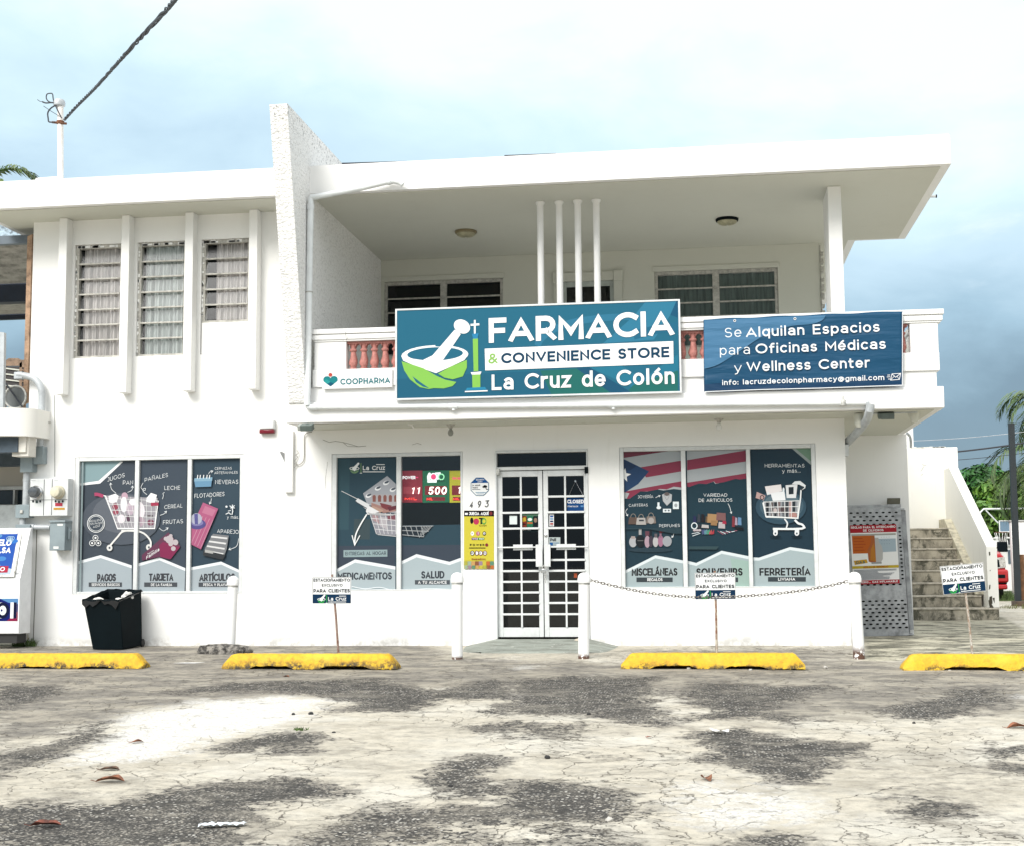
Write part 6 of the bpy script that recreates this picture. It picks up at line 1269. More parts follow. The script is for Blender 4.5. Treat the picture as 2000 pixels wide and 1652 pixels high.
c = PZ(1677, 808, ZS-.02); mb = MB(); mb.lathe([(.05, 0), (.06, -.03), (.05, -.12), (.03, -.16)], c, 14); tag(mb.build('security_camera', M['soffit']), 'small pale dome fitting beside the bent downpipe', 'camera')
def lamp(label, px, rimm, tilt):
    p_ = PZ(px[0], px[1], ZC-.012); t = thing('ceiling_lamp', label, 'ceiling lamp', p_, 'round ceiling lamps over the balcony'); mb = MB(); mb.lathe([(.15, 0), (.155, -.012), (.15, -.035), (.135, -.04)], p_, 28); mb.build('rim', rimm, t)
    mb = MB(); mb.lathe([(.135, -.04), (.125, -.06), (.09, -.078), (.04, -.088), (.012, -.09)], p_, 28); mb.build('shade', simple('aged_cream_glass', (.36, .34, .22), .35, 0, .2, 9), t); mb = MB(); mb.lathe([(.018, -.088), (.018, -.10), (.006, -.106)], p_, 12); mb.build('finial', M['soffit'], t)
lamp('round plain beige ceiling lamp without a dark rim', (910, 452), simple('tan_rim', (.22, .18, .10), .5), 0); lamp('round ceiling lamp with a black rim', (1420, 428), M['black'], 0)
t = thing('alarm_siren', 'white and red alarm siren on the wall above the cable trunking', 'siren', P(521, 832, 0)); x0, x1, z0, z1 = span(507, 820, 536, 846, -.05)
mb = MB(); mb.box(x0, x1, -.075, -.001, z0+.055, z1); mb.build('housing', M['white_metal'], t, .012); mb = MB(); mb.box(x0+.002, x1-.002, -.072, -.001, z0, z0+.054); mb.build('strobe_lens', simple('red_lens', (.16, .006, .016), .2), t, .012)
x0, x1, z0, z1 = span(557, 838, 572, 961, -.05); mb = MB(); mb.box(x0, x1, -.06, -.001, z0, ZS-.013); tag(mb.build('cable_trunking', M['wall'], bevel=.006), 'white vertical cable trunking on the wall left of the middle window', 'trunking')
w3 = lambda x, y, Y: P(520+x/6.667, 760+y/6.667, Y)
mb = MB(); mb.tube(catmull([w3(590, 555, -.05), w3(540, 565, -.03), w3(500, 600, -.02), w3(494, 700, -.018), w3(494, 860, -.018), w3(478, 935, -.02), w3(420, 980, -.025), w3(370, 960, -.03)], 6), .006, 6)
mb.tube(catmull([w3(400, 790, -.02), w3(415, 830, -.03), w3(385, 850, -.04), w3(405, 880, -.02), w3(372, 930, -.03), w3(395, 960, -.03), w3(365, 1020, -.03)], 6), .004, 6)
tag(mb.build('loose_cable', simple('grey_cable', (.30, .29, .26), .6)), 'thin loose cable looping from the floodlight to the trunking', 'cable')
p_ = P(1654, 879, .1); mb = MB(); mb.box(XR+.001, XR+.05, .06, .2, p_.z-.07, p_.z+.07); tag(mb.build('wall_box', M['white_metal'], bevel=.006), 'small white box on the side of the wall by the gas cage', 'box')
mb = MB(); mb.tube(catmull([PX(1772, 846, 2.80), P(1777, 852, 2.9), P(1779, 862, 3.2), P(1779, 872, 3.6)], 6), .018, 8); tag(mb.build('hanging_cable', M['greypipe']), 'short grey cable bending down behind the right slab corner', 'cable')
p_ = PX(1812, 384.5, 2.97); mb = MB(); mb.tube([p_+Vector((-.05, 0, 0)), p_+Vector((.10, 0, 0))], .018, 10); mb.tube([p_+Vector((.10, 0, 0)), p_+Vector((.115, 0, 0))], .022, 10, 1); tag(mb.build('roof_spout', [M['pvc'], M['black']]), 'short white drain spout sticking out of the right roof edge', 'spout')
for lb, xa, xb, y_ in (('dark panel edge on the roof beside the wing wall', 668, 724, 318.5), ('second dark panel edge on the roof, above the sign column posts', 985, 1014, 303.5)):
    Y_ = .8; a_, b_ = P(xa, y_, Y_), P(xb, y_, Y_); t = thing('solar_panel', lb, 'solar panel', (a_.x, 1.5, ZR), 'dark panels on the roof')
    mb = MB(); mb.prism([a_, b_+Vector((.5, 0, 0)), b_+Vector((.5, 1.6, .02)), a_+Vector((0, 1.6, .02))], (0, 0, -.035)); mb.build('panel', simple('solar_cell', (.012, .016, .03), .15), t, smooth=False)
    mb = MB(); mb.box(a_.x+.05, a_.x+.1, Y_+.5, Y_+.55, ZR, a_.z-.03); mb.box(b_.x+.3, b_.x+.35, Y_+.5, Y_+.55, ZR, a_.z-.03); mb.build('leg', M['galv'], t)

# ---- electrical equipment at the left corner
eq = lambda x, y, Y=-.12: P(x/4.589, 700+y/4.589, Y)
def ebox(x0, y0, x1, y1, Yf, Yb=-.001): a_, b_ = eq(x0, y0, Yf), eq(x1, y1, Yf); return (a_.x, b_.x, Yf, Yb, b_.z, a_.z)
Mc = thing('meter_cabinet', 'white twin electric meter cabinet beside the PAGOS window', 'meter cabinet', eq(436, 1405, -.1))
mb = MB(); bx = ebox(272, 1075, 604, 1405, -.15); mb.box(bx[0], bx[1], -.15, -.001, bx[4], bx[5]); mb.build('cabinet', M['white_metal'], Mc, .006)
mb = MB()
for x in (394, 466): v = eq(x, 1200, -.152); mb.box(v.x-.004, v.x+.004, -.1525, -.1505, bx[4]+.01, bx[5]-.01)
v = eq(300, 1265, -.152); mb.box(bx[0]+.005, bx[1]-.005, -.1522, -.1505, v.z-.003, v.z+.003); mb.build('panel_gap', ink((110, 114, 118)), Mc, smooth=False)
a = Art(-.1525, 0, 700, 4.589); a.rect(494, 1290, 560, 1320, (226, 84, 104)); a.rect(480, 1334, 580, 1352, (246, 186, 70))
for x in (296, 360, 498, 562): a.ell(x, 1276, 9, 11, (60, 64, 70))
a.rect(318, 1270, 340, 1292, (90, 110, 110)); a.rect(518, 1270, 538, 1292, (110, 120, 120)); a.rect(280, 1090, 320, 1092, (150, 160, 170)); a.rect(486, 1090, 520, 1092, (150, 160, 170)); a.build('label', Mc)
for x, m1, m2 in ((330, M['chrome'], simple('dark_meter_glass', (.10, .11, .12), .12, .3)), (528, simple('cream_meter', (.52, .48, .36), .35), simple('cream_meter_face', (.60, .57, .44), .3))):
    c = eq(x, 1196, -.15); mb = MB(); mb.lathe([(.088, 0), (.088, -.035), (.076, -.045)], (c.x, -.15, c.z), 24, 'y'); mt = mb.build('meter', m1, Mc); mb = MB(); mb.lathe([(.074, -.045), (.074, -.10), (.060, -.125), (.02, -.132)], (c.x, -.15, c.z), 24, 'y'); mb.build('meter_glass', m2, mt)
def jbox(label, x0, y0, x1, y1, Yf, name='junction_box'):
    b_ = ebox(x0, y0, x1, y1, Yf); t = thing(name, label, 'junction box', ((b_[0]+b_[1])/2, Yf/2, b_[4]), 'grey junction boxes'); mb = MB(); mb.box(*b_); mb.build('body', M['greybox'], t, .008); mb = MB(); mb.box(b_[0]-.004, b_[1]+.004, Yf-.012, Yf-.0005, b_[4]-.003, b_[5]+.003); mb.build('lid', M['greybox'], t, .005); return t, b_
jbox('tall grey junction box at the lower end of the curved conduit', 297, 786, 384, 940, -.12); jbox('grey junction box left of the conduit end, under the curved balcony', 188, 870, 288, 1014, -.14)
t_, b_ = jbox('square grey box with a central latch below the left meter', 145, 1310, 260, 1424, -.14); mb = MB(); c = eq(196, 1368, -.15); mb.box(c.x-.02, c.x+.02, -.17, -.1525, c.z-.025, c.z+.02); mb.build('latch', M['old_alu'], t_, .005)
jbox('low grey pull box at the bottom of the conduit run', 145, 1486, 270, 1536, -.14)
t = thing('disconnect_box', 'tall grey disconnect switch box below the meter cabinet', 'switch box', eq(540, 1720, -.1)); a0, a1 = P(97.5, 1020, -.2), P(126, 1074, -.2); mb = MB(); mb.box(a0.x, a1.x, -.2, -.001, a1.z, a0.z); mb.build('body', M['greybox'], t, .006)
mb = MB(); mb.box(a0.x-.006, a1.x+.006, -.215, -.001, a0.z, a0.z+.03); mb.build('hood', M['greybox'], t, .006); mb = MB(); mb.box(a1.x+.001, a1.x+.03, -.13, -.08, a0.z-.22, a0.z-.06); mb.box(a1.x+.001, a1.x+.05, -.12, -.09, a0.z-.12, a0.z-.09); mb.build('switch_handle', M['greybox'], t, .004)
a = Art(-.2015, 0, 960, 5.163); a.rect(578, 320, 634, 340, (240, 242, 240)); a.rect(538, 548, 590, 572, (240, 242, 240)); a.build('label', t)
mb = MB(); pth = catmull([eq(160, 150, -.10), eq(225, 158, -.10), eq(300, 180, -.10), eq(350, 230, -.10), eq(374, 300, -.10), eq(376, 400, -.10)], 5)+[eq(358, 786, -.10)]; mb.tube(pth, .045, 16)
mb2 = MB(); c = eq(368, 572, -.1); mb2.lathe([(.05, -.012), (.05, .012)], c, 14); mb2.box(c.x+.04, c.x+.10, -.06, -.02, c.z-.01, c.z+.012); mb2.box(c.x+.05, c.x+.065, -.05, -.03, c.z-.05, c.z+.04)
mb3 = MB(); c = eq(180, 156, -.10); mb3.box(c.x-.07, c.x+.05, -.14, -.06, c.z-.05, c.z+.045)
dp_thing('service_conduit', 'pale grey conduit bending down from an elbow box above the junction boxes', 'conduit', [('pipe', mb, M['greypipe']), ('strap', mb2, M['old_alu']), ('elbow_box', mb3, M['greypipe'], .008)])
mb = MB(); mb.tube([eq(238, 1014, -.08), eq(230, 1310, -.08)], .042, 14); mb.tube([eq(202, 1424, -.08), eq(202, 1490, -.08)], .042, 14); mb.tube([eq(268, 1508, -.08), eq(452, 1512, -.08)], .036, 14); mb2 = MB(); mb2.tube([eq(268, 1508, -.08), eq(310, 1509, -.08)], .043, 14); mb2.tube([eq(236, 1075, -.08), eq(236, 1100, -.08)], .046, 14); mb2.tube([eq(284, 900, -.08), eq(300, 900, -.08)], .03, 10)
dp_thing('meter_conduit', 'straight grey conduit linking the boxes around the meter cabinet', 'conduit', [('pipe', mb, M['greypipe']), ('coupling', mb2, M['greypipe'])])

# ---- service mast on the roof with its drop cable
Ym = -.35; mbase = P(118, 343, Ym); Mz = thing('service_mast', 'white electric service mast with grey weatherhead on the left roof', 'mast', (mbase.x, Ym, ZR))
a_, b_ = P(119, 343, Ym), P(118, 206, Ym)
mb = MB(); mb.tube([Vector((a_.x, Ym, ZR-.02)), b_], .040, 14); mb.build('pole', paintrust('mast_paint', (.78, .77, .75), (.74, .70, .66)), Mz)
mb = MB(); c = P(116, 203, Ym); mb.lathe([(.045, -.05), (.075, -.03), (.078, .02), (.06, .05), (.02, .065)], c, 16); mb.build('weatherhead', M['greypipe'], Mz)
mb = MB(); c = P(118, 240, Ym); mb.lathe([(.05, -.02), (.05, .02)], c, 14); mb.tube([c+Vector((-.10, -.03, .0)), c+Vector((.10, -.03, -.03))], .016, 8); mb.build('clamp', M['rust'], Mz)
x0, x1, z0, z1 = span(82, 338, 138, 352, Ym); mb = MB(); mb.prism([(x0, Ym-.2, ZR), (x0+.02, Ym-.2, ZR+.075), (x1-.06, Ym-.2, ZR+.085), (x1-.01, Ym-.2, ZR+.03), (x1+.03, Ym-.2, ZR)], (0, .4, 0)); mb.build('plinth', M['slabp'], Mz, .015)
wq_ = lambda x, y, Y=Ym-.05: P(50+x/8.26, 160+y/8.26, Y)
mb = MB()
for pts, r_ in (([(440, 345), (370, 320), (335, 270), (345, 205), (400, 190), (435, 205), (450, 300), (500, 430), (580, 590)], .008), ([(520, 370), (440, 340), (330, 345), (270, 325)], .010), ([(270, 325), (230, 318), (190, 290)], .004), ([(520, 370), (420, 420), (360, 500), (365, 600), (380, 650), (470, 655)], .010), ([(290, 395), (400, 470), (540, 555)], .004)): mb.tube(catmull([wq_(*p_) for p_ in pts], 6), r_, 8)
mb.build('lead_wire', M['wire'], Mz)
ctrl = [P(126, 234, Ym-.06), P(150, 208, -1.3), P(190, 168, -3.0), P(240, 112, -5.0), P(290, 58, -6.6), P(340, 2, -8.0), P(400, -80, -9.6), P(470, -190, -11)]
pth = catmull(ctrl, 26); mb = MB(); Ls = 0; tw = [[], [], []]
for i, v in enumerate(pth):
    if i: Ls += (v-pth[i-1]).length
    d = (pth[min(i+1, len(pth)-1)]-pth[max(i-1, 0)]).normalized(); u_ = d.cross(Vector((0, 0, 1))).normalized(); v_ = d.cross(u_)
    for s_ in range(3):
        an = Ls*2*math.pi/(.5+.12*math.sin(Ls*.9))+s_*2.094; rr = .011 if s_ else .014; tw[s_].append(v+u_*rr*math.cos(an)+v_*rr*math.sin(an))
for s_ in range(3): mb.tube(tw[s_], .0098 if s_ else .007, 8)
tag(mb.build('service_cable', M['wire'], recalc=False), 'thick twisted black service cable rising from the mast into the sky', 'cable')
# ================================================================== neighbouring house at the left edge
NB = thing('neighbouring_house', 'neighbouring house with curved white balcony and tin porch roof', 'house', (-11, 2, 0))
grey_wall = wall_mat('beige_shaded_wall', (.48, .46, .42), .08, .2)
zt_, zb_ = 3.06, 2.70
out_ = [(-8.56, .12)]+[(-8.56-.55+.55*math.cos(rad(a)), -.32-.30*math.sin(rad(a))) for a in range(0, 91, 9)]+[(-14, -.62), (-14, -.50)]+[(-8.68-.43+.43*math.cos(rad(a)), -.30-.20*math.sin(rad(a))) for a in range(90, -1, -9)]+[(-8.68, .12)]
# the balcony parapet stands in front of the pharmacy's corner and curves back to it
mb = MB(); mb.prism([(x, y, zb_) for x, y in out_], (0, 0, zt_-zb_)); mb.build('balcony_parapet', wall_mat('balcony_paint', (.76, .75, .71), .08, .1), NB, recalc=True)
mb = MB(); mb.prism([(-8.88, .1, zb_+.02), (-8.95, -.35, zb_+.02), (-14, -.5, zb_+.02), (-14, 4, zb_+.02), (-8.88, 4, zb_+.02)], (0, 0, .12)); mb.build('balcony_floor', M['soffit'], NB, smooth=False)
mb = MB(); a_, b_ = P(0, 852, -.45), P(34, 882, -.45); mb.box(-14, b_.x, -.45, -.25, b_.z, zb_+.015); mb.box(-14, -8.9, .5, .7, b_.z-.1, zb_+.015); mb.build('beam', simple('dark_blue_paint', (.05, .075, .10), .5, 0, .2, 5), NB, smooth=False)
mb = MB(); c = P(50, 870, -.3); mb.box(b_.x+.002, b_.x+.10, -.43, -.22, b_.z, zb_+.015); mb.box(b_.x+.125, -8.875, -.40, -.2, b_.z-.05, zb_+.015); mb.build('beam_end', wall_mat('cracked_render', (.62, .6, .55), .3, .3, 40, 1), NB, smooth=False)
wl_ = span(-40, 957, 27, 984, 1.2); wr_ = span(31, 957, 46, 984, 1.2)
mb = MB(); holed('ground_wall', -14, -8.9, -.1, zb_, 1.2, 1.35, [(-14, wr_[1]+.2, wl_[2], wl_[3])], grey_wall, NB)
mb = MB(); mb.box(-14, wr_[1]+.2, 1.17, 1.3, wl_[3]-.0, wl_[3]+.05); mb.box(wl_[1], wr_[0], 1.17, 1.3, wl_[2], wl_[3]); wf = mb.build('window', M['white_metal'], NB, smooth=False)
mb = MB(); mb.box(-14, wl_[1], 1.26, 1.27, wl_[2], wl_[3]); mb.box(wr_[0], wr_[1]+.2, 1.26, 1.27, wl_[2], wl_[3]); mb.build('pane', simple('dark_glazing', (.03, .045, .06), .12), wf, smooth=False)
z1_ = P(20, 985, .9).z; mb = MB(); mb.box(-14, -8.9, .85, 1.19, z1_-.45, z1_); mb.build('counter', simple('pale_counter', (.68, .72, .73), .5), NB, .01)
mb = MB(); mb.box(-14, -8.9, .0, .85, -.1, .02); struct(mb.build('porch_slab', M['soffit'], None, smooth=False))
# porch roof of corrugated sheets on a dark beam
def sheet(p0, p1, mat, name):
    mb = MB(); n_ = 44; x0, x1 = -15.5, -8.93; vs = []
    for i in range(n_+1):
        t_ = i/n_; y, z = p0[0]+(p1[0]-p0[0])*t_, p0[1]+(p1[1]-p0[1])*t_
        for x in (x0, x1): vs.append((x+(0 if x == x0 else -(y)*.2*0), y, z+.018*math.sin(i*2.1)))
    mb.add(vs, [(2*i, 2*i+1, 2*i+3, 2*i+2) for i in range(n_)]); return mb.build(name, mat, NB, recalc=False)
tin = simple('tin_underside', (.30, .29, .27), .55, .2, .3, 4); tin2 = simple('tin_light', (.36, .35, .32), .55, .1, .2, 6)
sheet((.35, P(30, 478, .35).z), (2.4, P(30, 552, 2.4).z), tin, 'porch_roof'); sheet((2.65, P(30, 590, 2.65).z), (5.2, P(30, 612, 5.2).z), tin2, 'porch_roof')
mb = MB(); mb.box(-15.5, -8.93, .25, .34, P(30, 478, .3).z, P(30, 462, .3).z); mb.build('porch_fascia', simple('slate_blue_paint', (.11, .14, .17), .5), NB, smooth=False)
mb = MB(); mb.box(-15.5, -8.93, 2.41, 2.6, P(30, 592, 2.5).z, P(30, 535, 2.5).z); mb.box(-15.5, -8.93, 5.21, 5.3, P(30, 618, 5.2).z-.05, P(30, 606, 5.2).z); mb.build('porch_beam', simple('navy_beam', (.012, .022, .045), .6), NB, smooth=False)
mb = MB(); a_, b_ = P(57, 458, .12), P(50, 790, .12); mb.prism([P(53.5, 462, .12), P(63, 458, .12), P(53, 786, .12), P(45, 790, .12)], (0, .05, 0)); mb.build('trim_board', simple('weathered_wood', (.40, .26, .17), .8, 0, .3, 9, .3), NB, smooth=False)
mb = MB(); mb.prism([P(-6, 648, -.2), P(8, 650, -.2), P(6, 800, -.2), P(-8, 800, -.2)], (0, .06, 0)); mb.build('porch_post', M['greypipe'], NB, smooth=False)
mb = MB(); a_ = P(20, 441, 4); mb.box(-15, P(62, 460, 6).x, 6, 6.2, P(30, 475, 6).z, P(30, 440, 6).z+.2); mb.build('rear_roof', simple('striped_blue_tiles', (.35, .45, .52), .6, 0, .5, 14), NB, smooth=False)
# stacked wooden chairs and a fan on the porch
wood = simple('brown_wood', (.27, .18, .12), .65, 0, .3, 12); dwood = simple('dark_wood', (.035, .03, .03), .6)
def chair(label, ox, oy, Y, flip):
    t = thing('wooden_chair', label, 'chair', P(ox+30, oy+90, Y), 'chairs stacked on the porch'); c_ = lambda x, y, d=0: P(ox+x, oy+y, Y+d)
    mb = MB()
    for x in (4, 40): mb.prism([c_(x, 0), c_(x+5, 0), c_(x+4, 70), c_(x-1, 70)], (0, .04, 0))
    mb.prism([c_(4, 4), c_(14, -3), c_(32, -3), c_(44, 4), c_(44, 12), c_(4, 12)], (0, .03, 0)); mb.build('frame', wood, t, smooth=False)
    mb = MB(); mb.prism([c_(10, 13), c_(40, 13), c_(39, 66), c_(9, 66)], (0, .006, 0)); mb.build('backrest', dwood, t, smooth=False)
    for k in range(5): mb = MB(); mb.prism([c_(9, 16+k*11), c_(40, 20+k*11), c_(40, 22.5+k*11), c_(9, 18.5+k*11)], (0, -.02, 0)); mb.build('slat', M['soffit'] if not flip else wood, t, smooth=False)
    mb = MB(); mb.prism([c_(2, 62), c_(46, 62), c_(46, 68), c_(2, 68)], (0, .45, 0)); mb.build('seat', wood, t, smooth=False)
    for x, d in ((3, .4), (41, .4)): mb = MB(); mb.prism([c_(x, 66, d), c_(x+4, 66, d), c_(x+4, 108, d), c_(x, 108, d)], (0, .04, 0)); mb.build('leg', wood, t, smooth=False)
chair('dark backed wooden chair with pale slats on the porch', 3, 703, .45, False); chair('plain brown slatted chair next to the wooden trim board', 34, 706, .35, True)
t = thing('standing_fan', 'round grey fan lying against the chairs on the porch', 'fan', P(30, 795, .1)); c = P(30, 776, .1); mb = MB(); mb.tube([c+Vector((.15*math.cos(rad(a)), .0, .15*math.sin(rad(a)))) for a in range(0, 361, 15)], .014, 8, caps=False); mb.build('guard', M['old_alu'], t)
mb = MB(); mb.lathe([(.135, 0), (.12, .03), (.05, .05)], c, 20, 'y'); mb.build('drum', simple('fan_grey', (.12, .13, .13), .4), t); mb = MB(); mb.tube([P(8, 745, .05), P(44, 795, .05)], .012, 6); mb.build('stem', M['wire'], t)
# ice freezer
FZ = thing('ice_freezer', 'white ice freezer with blue frosty artwork below the grey junction boxes', 'freezer', (-9.3, -.2, 0))
Yf = -.5; xr_ = P(37, 1200, Yf).x; zk, z0_ = P(30, 1130, Yf).z, P(30, 1237, Yf).z; ztp = P(40, 1030, -.24).z
mb = MB(); prof_ = [(-.20, z0_), (Yf, z0_), (Yf, zk), (-.26, ztp-.02), (-.22, ztp), (-.20, ztp)]; mb.prism([(xr_, y, z) for y, z in prof_], (-1.3, 0, 0)); mb.build('body', simple('white_enamel', (.77, .78, .79), .35, 0, .05, 5), FZ, .012, smooth=False)
mb = MB(); mb.box(xr_-1.25, xr_-.04, Yf+.04, -.22, z0_-.12, z0_); mb.build('base', M['rubber'], FZ, smooth=False)
dt, db = Vector((0, -.285, ztp-.05)), Vector((0, Yf-.025, zk+.03)); xdr = P(43, 1042, -.285).x
dc = [Vector((xr_-1.25, dt.y, dt.z)), Vector((xdr, dt.y, dt.z)), Vector((P(27, 1127, db.y).x, db.y, db.z)), Vector((xr_-1.25, db.y, db.z))]
mb = MB(); mb.prism(dc, (0, .03, .012)); D_ = mb.build('door', M['old_alu'], FZ, .004, smooth=False)
inn = lambda u, v: dc[0]*(1-u)*(1-v)+dc[1]*u*(1-v)+dc[2]*u*v+dc[3]*(1-u)*v
pc = [inn(.04, .05), inn(.955, .05), inn(.955, .95), inn(.04, .95)]
a = QuadArt(pc, 100, 44, .0015); a.rect(0, 0, 100, 44, (10, 92, 200)); a.poly([(0, 44), (0, 30), (30, 38), (60, 30), (100, 38), (100, 44)], (210, 232, 248))
for k in range(14): a.ell((k*37) % 100, (k*23) % 44, 4+(k % 3), 2.5, (40+30*(k % 4), 130+18*(k % 4), 226))
a.text('FRESCO HIELO', 30, 13, 94, 13, 7, WHT, .22, .2); a.text('EN BOLSA', 50, 21, 95, 21, 6.5, WHT, .22, .2); a.rect(70, 35, 96, 42, (200, 30, 70)); a.text('FRIO', 74, 40.5, 92, 40.5, 4.5, WHT, .2)
for k in range(5): a.ring(94-1.2*k, 5+2*(k % 2), 2.6, 2, .6, (190, 226, 250))
a.build('artwork', D_)
mb = MB(); c = inn(1.0, .78); mb.tube([c+Vector((.02, -.02, .07)), c+Vector((.035, -.04, .03)), c+Vector((.02, -.045, -.06)), c+Vector((.0, -.02, -.07))], .013, 8); mb.build('handle', M['old_alu'], D_)
g0_, g1_ = P(35.5, 1168, Yf-.002), P(35.5, 1212, Yf-.002)
a = QuadArt([Vector((xr_-1.25, Yf-.002, g0_.z)), Vector((g0_.x, Yf-.002, g0_.z)), Vector((g0_.x, Yf-.002, g1_.z)), Vector((xr_-1.25, Yf-.002, g1_.z))], 100, 21, .001)
a.rect(0, 0, 100, 21, (20, 34, 130)); a.poly([(88, 21), (100, 12), (100, 21)], (170, 40, 90)); a.poly([(80, 0), (100, 0), (100, 5), (90, 4)], (110, 170, 230))
for wd_, c_ in ((.42, WHT), (.2, (14, 22, 70))): a.text('HIELO!', 24, 18.5, 99, 18.5, 15, c_, wd_, .5)
a.build('artwork', FZ)
# weeds in the corner
def tuft(name, label, c, n_, h, spread, seed, mat, kind=None, sy=1.):
    rnd = random.Random(seed); mb = MB()
    for k in range(n_):
        a, r_ = rnd.uniform(0, 6.28), spread*math.sqrt(rnd.random()); b0 = Vector((c[0]+r_*math.cos(a), c[1]+r_*math.sin(a)*sy, c[2])); hh = h*rnd.uniform(.4, 1); ln = Vector((rnd.uniform(-.6, .6), rnd.uniform(-.6, .6), 0))*hh; w_ = Vector((rnd.uniform(-1, 1), rnd.uniform(-1, 1), 0)).normalized()*.006*max(1, h*4)
        m_ = b0+ln*.35+Vector((0, 0, hh*.65)); e_ = b0+ln+Vector((0, 0, hh)); mb.add([b0-w_, b0+w_, m_+w_*.7, m_-w_*.7, e_], [(0, 1, 2, 3), (3, 2, 4)])
    o = mb.build(name, mat, recalc=False, smooth=False); tag(o, label, name.replace('_', ' '), kind=kind); return o
gm = simple('blade_green', (.085, .14, .035), .7, 0, .5, 30); dry = simple('dry_straw', (.36, .30, .18), .8, 0, .3, 20)
g = P(52, 1252, -.05); tuft('weed_clump', 'green weeds sprouting at the wall foot beside the freezer', (g.x, -.12, 0), 150, .13, .17, 5, gm, sy=.4); tuft('dry_weed', 'dry straw stems standing over the weeds by the freezer', (g.x-.08, -.08, 0), 14, .30, .12, 8, dry, sy=.4)
g = G(586, 1427); tuft('crack_weed', 'tiny green weed growing in the pavement near the white patch', g, 50, .035, .055, 3, gm)

# ================================================================== background at the right
def leafcloud(mb, lobes, n_, size, seed):
    rnd = random.Random(seed); wt_ = [l[1][0]*l[1][1]*l[1][2] for l in lobes]
    for k in range(n_):
        c, r = rnd.choices(lobes, wt_)[0]; d = Vector((rnd.gauss(0, 1), rnd.gauss(0, 1), rnd.gauss(0, 1))).normalized(); rr = rnd.uniform(.55, 1.0)**.6
        p = Vector(c)+Vector((d.x*r[0], d.y*r[1], d.z*r[2]))*rr; nz = (d+Vector((rnd.uniform(-.8, .8), rnd.uniform(-.8, .8), rnd.uniform(-.3, .9)))).normalized(); t_ = nz.orthogonal().normalized(); t_ = (Matrix.Rotation(rnd.uniform(0, 6.28), 3, nz)@t_); b = nz.cross(t_); s_ = size*rnd.uniform(.6, 1.3)
        mb.add([p-t_*s_, p-b*s_*.45, p+t_*s_, p+b*s_*.45+nz*s_*.12], [(0, 1, 2, 3)], k % 2)
def leafmat(name, c):
    t = NT(name); f = t.ss(t.noise(.9, 4, .6, t.co('World')), .35, .65); t.set(t.mix(f, tuple(v*1.5 for v in c), tuple(v*.6 for v in c)), .5, 0, .4); return t.m
def tree(name, label, cx, Y, lobes, n_, size, cols, trunk_h, seed, group):
    c0 = P(cx, 1000, Y); t = thing(name, label, 'tree', (c0.x, Y, 0), group); L = []
    for (px, py, dy, rx, rz) in lobes: p = P(px, py, Y+dy); L.append(((p.x, Y+dy, p.z), (rx, rx*.9, rz)))
    mb = MB(); leafcloud(mb, L, n_, size, seed); mb.build('crown', [leafmat('leaf', c) for c in cols], t, recalc=False, smooth=False)
    mb = MB(); mb.tube([(c0.x, Y, -.1), (c0.x+.1, Y, trunk_h*.5), (c0.x-.1, Y+.1, trunk_h)], [.22, .17, .10], 10)
    for (q, r) in L[:5]: mb.tube([(c0.x+.05, Y, trunk_h*.6), ((c0.x+q[0])/2, Y+.1, (trunk_h+q[2])/2), q], [.09, .06, .03], 7)
    mb.build('trunk', simple('bark', (.10, .08, .06), .9), t)
tree('broadleaf_tree', 'dark glossy green tree rising directly behind the stair parapet', 1905, 44, [(1908, 945, 0, 1.0, .8), (1925, 938, .5, .9, .75), (1895, 965, .3, .8, .8), (1915, 985, -.4, 1.1, .8), (1940, 960, 1, 1.0, .8), (1925, 1010, 0, 1.0, .7)], 4200, .17, [(.020, .085, .018), (.03, .12, .02)], 3.0, 21, 'trees behind the stairs')
tree('broadleaf_tree', 'light yellow-green bushy tree around the basketball hoop', 1955, 40, [(1950, 960, 0, 1.0, .55), (1978, 945, .4, .9, .55), (1932, 990, -.3, .75, .5), (1965, 985, 0, 1.1, .6), (1945, 1018, 0, .9, .5), (1990, 1000, .6, 1.2, .8), (1912, 1022, .4, .7, .4), (1930, 1030, 0, .8, .35)], 5200, .14, [(.06, .15, .018), (.10, .19, .025)], 2.6, 33, 'trees behind the stairs')
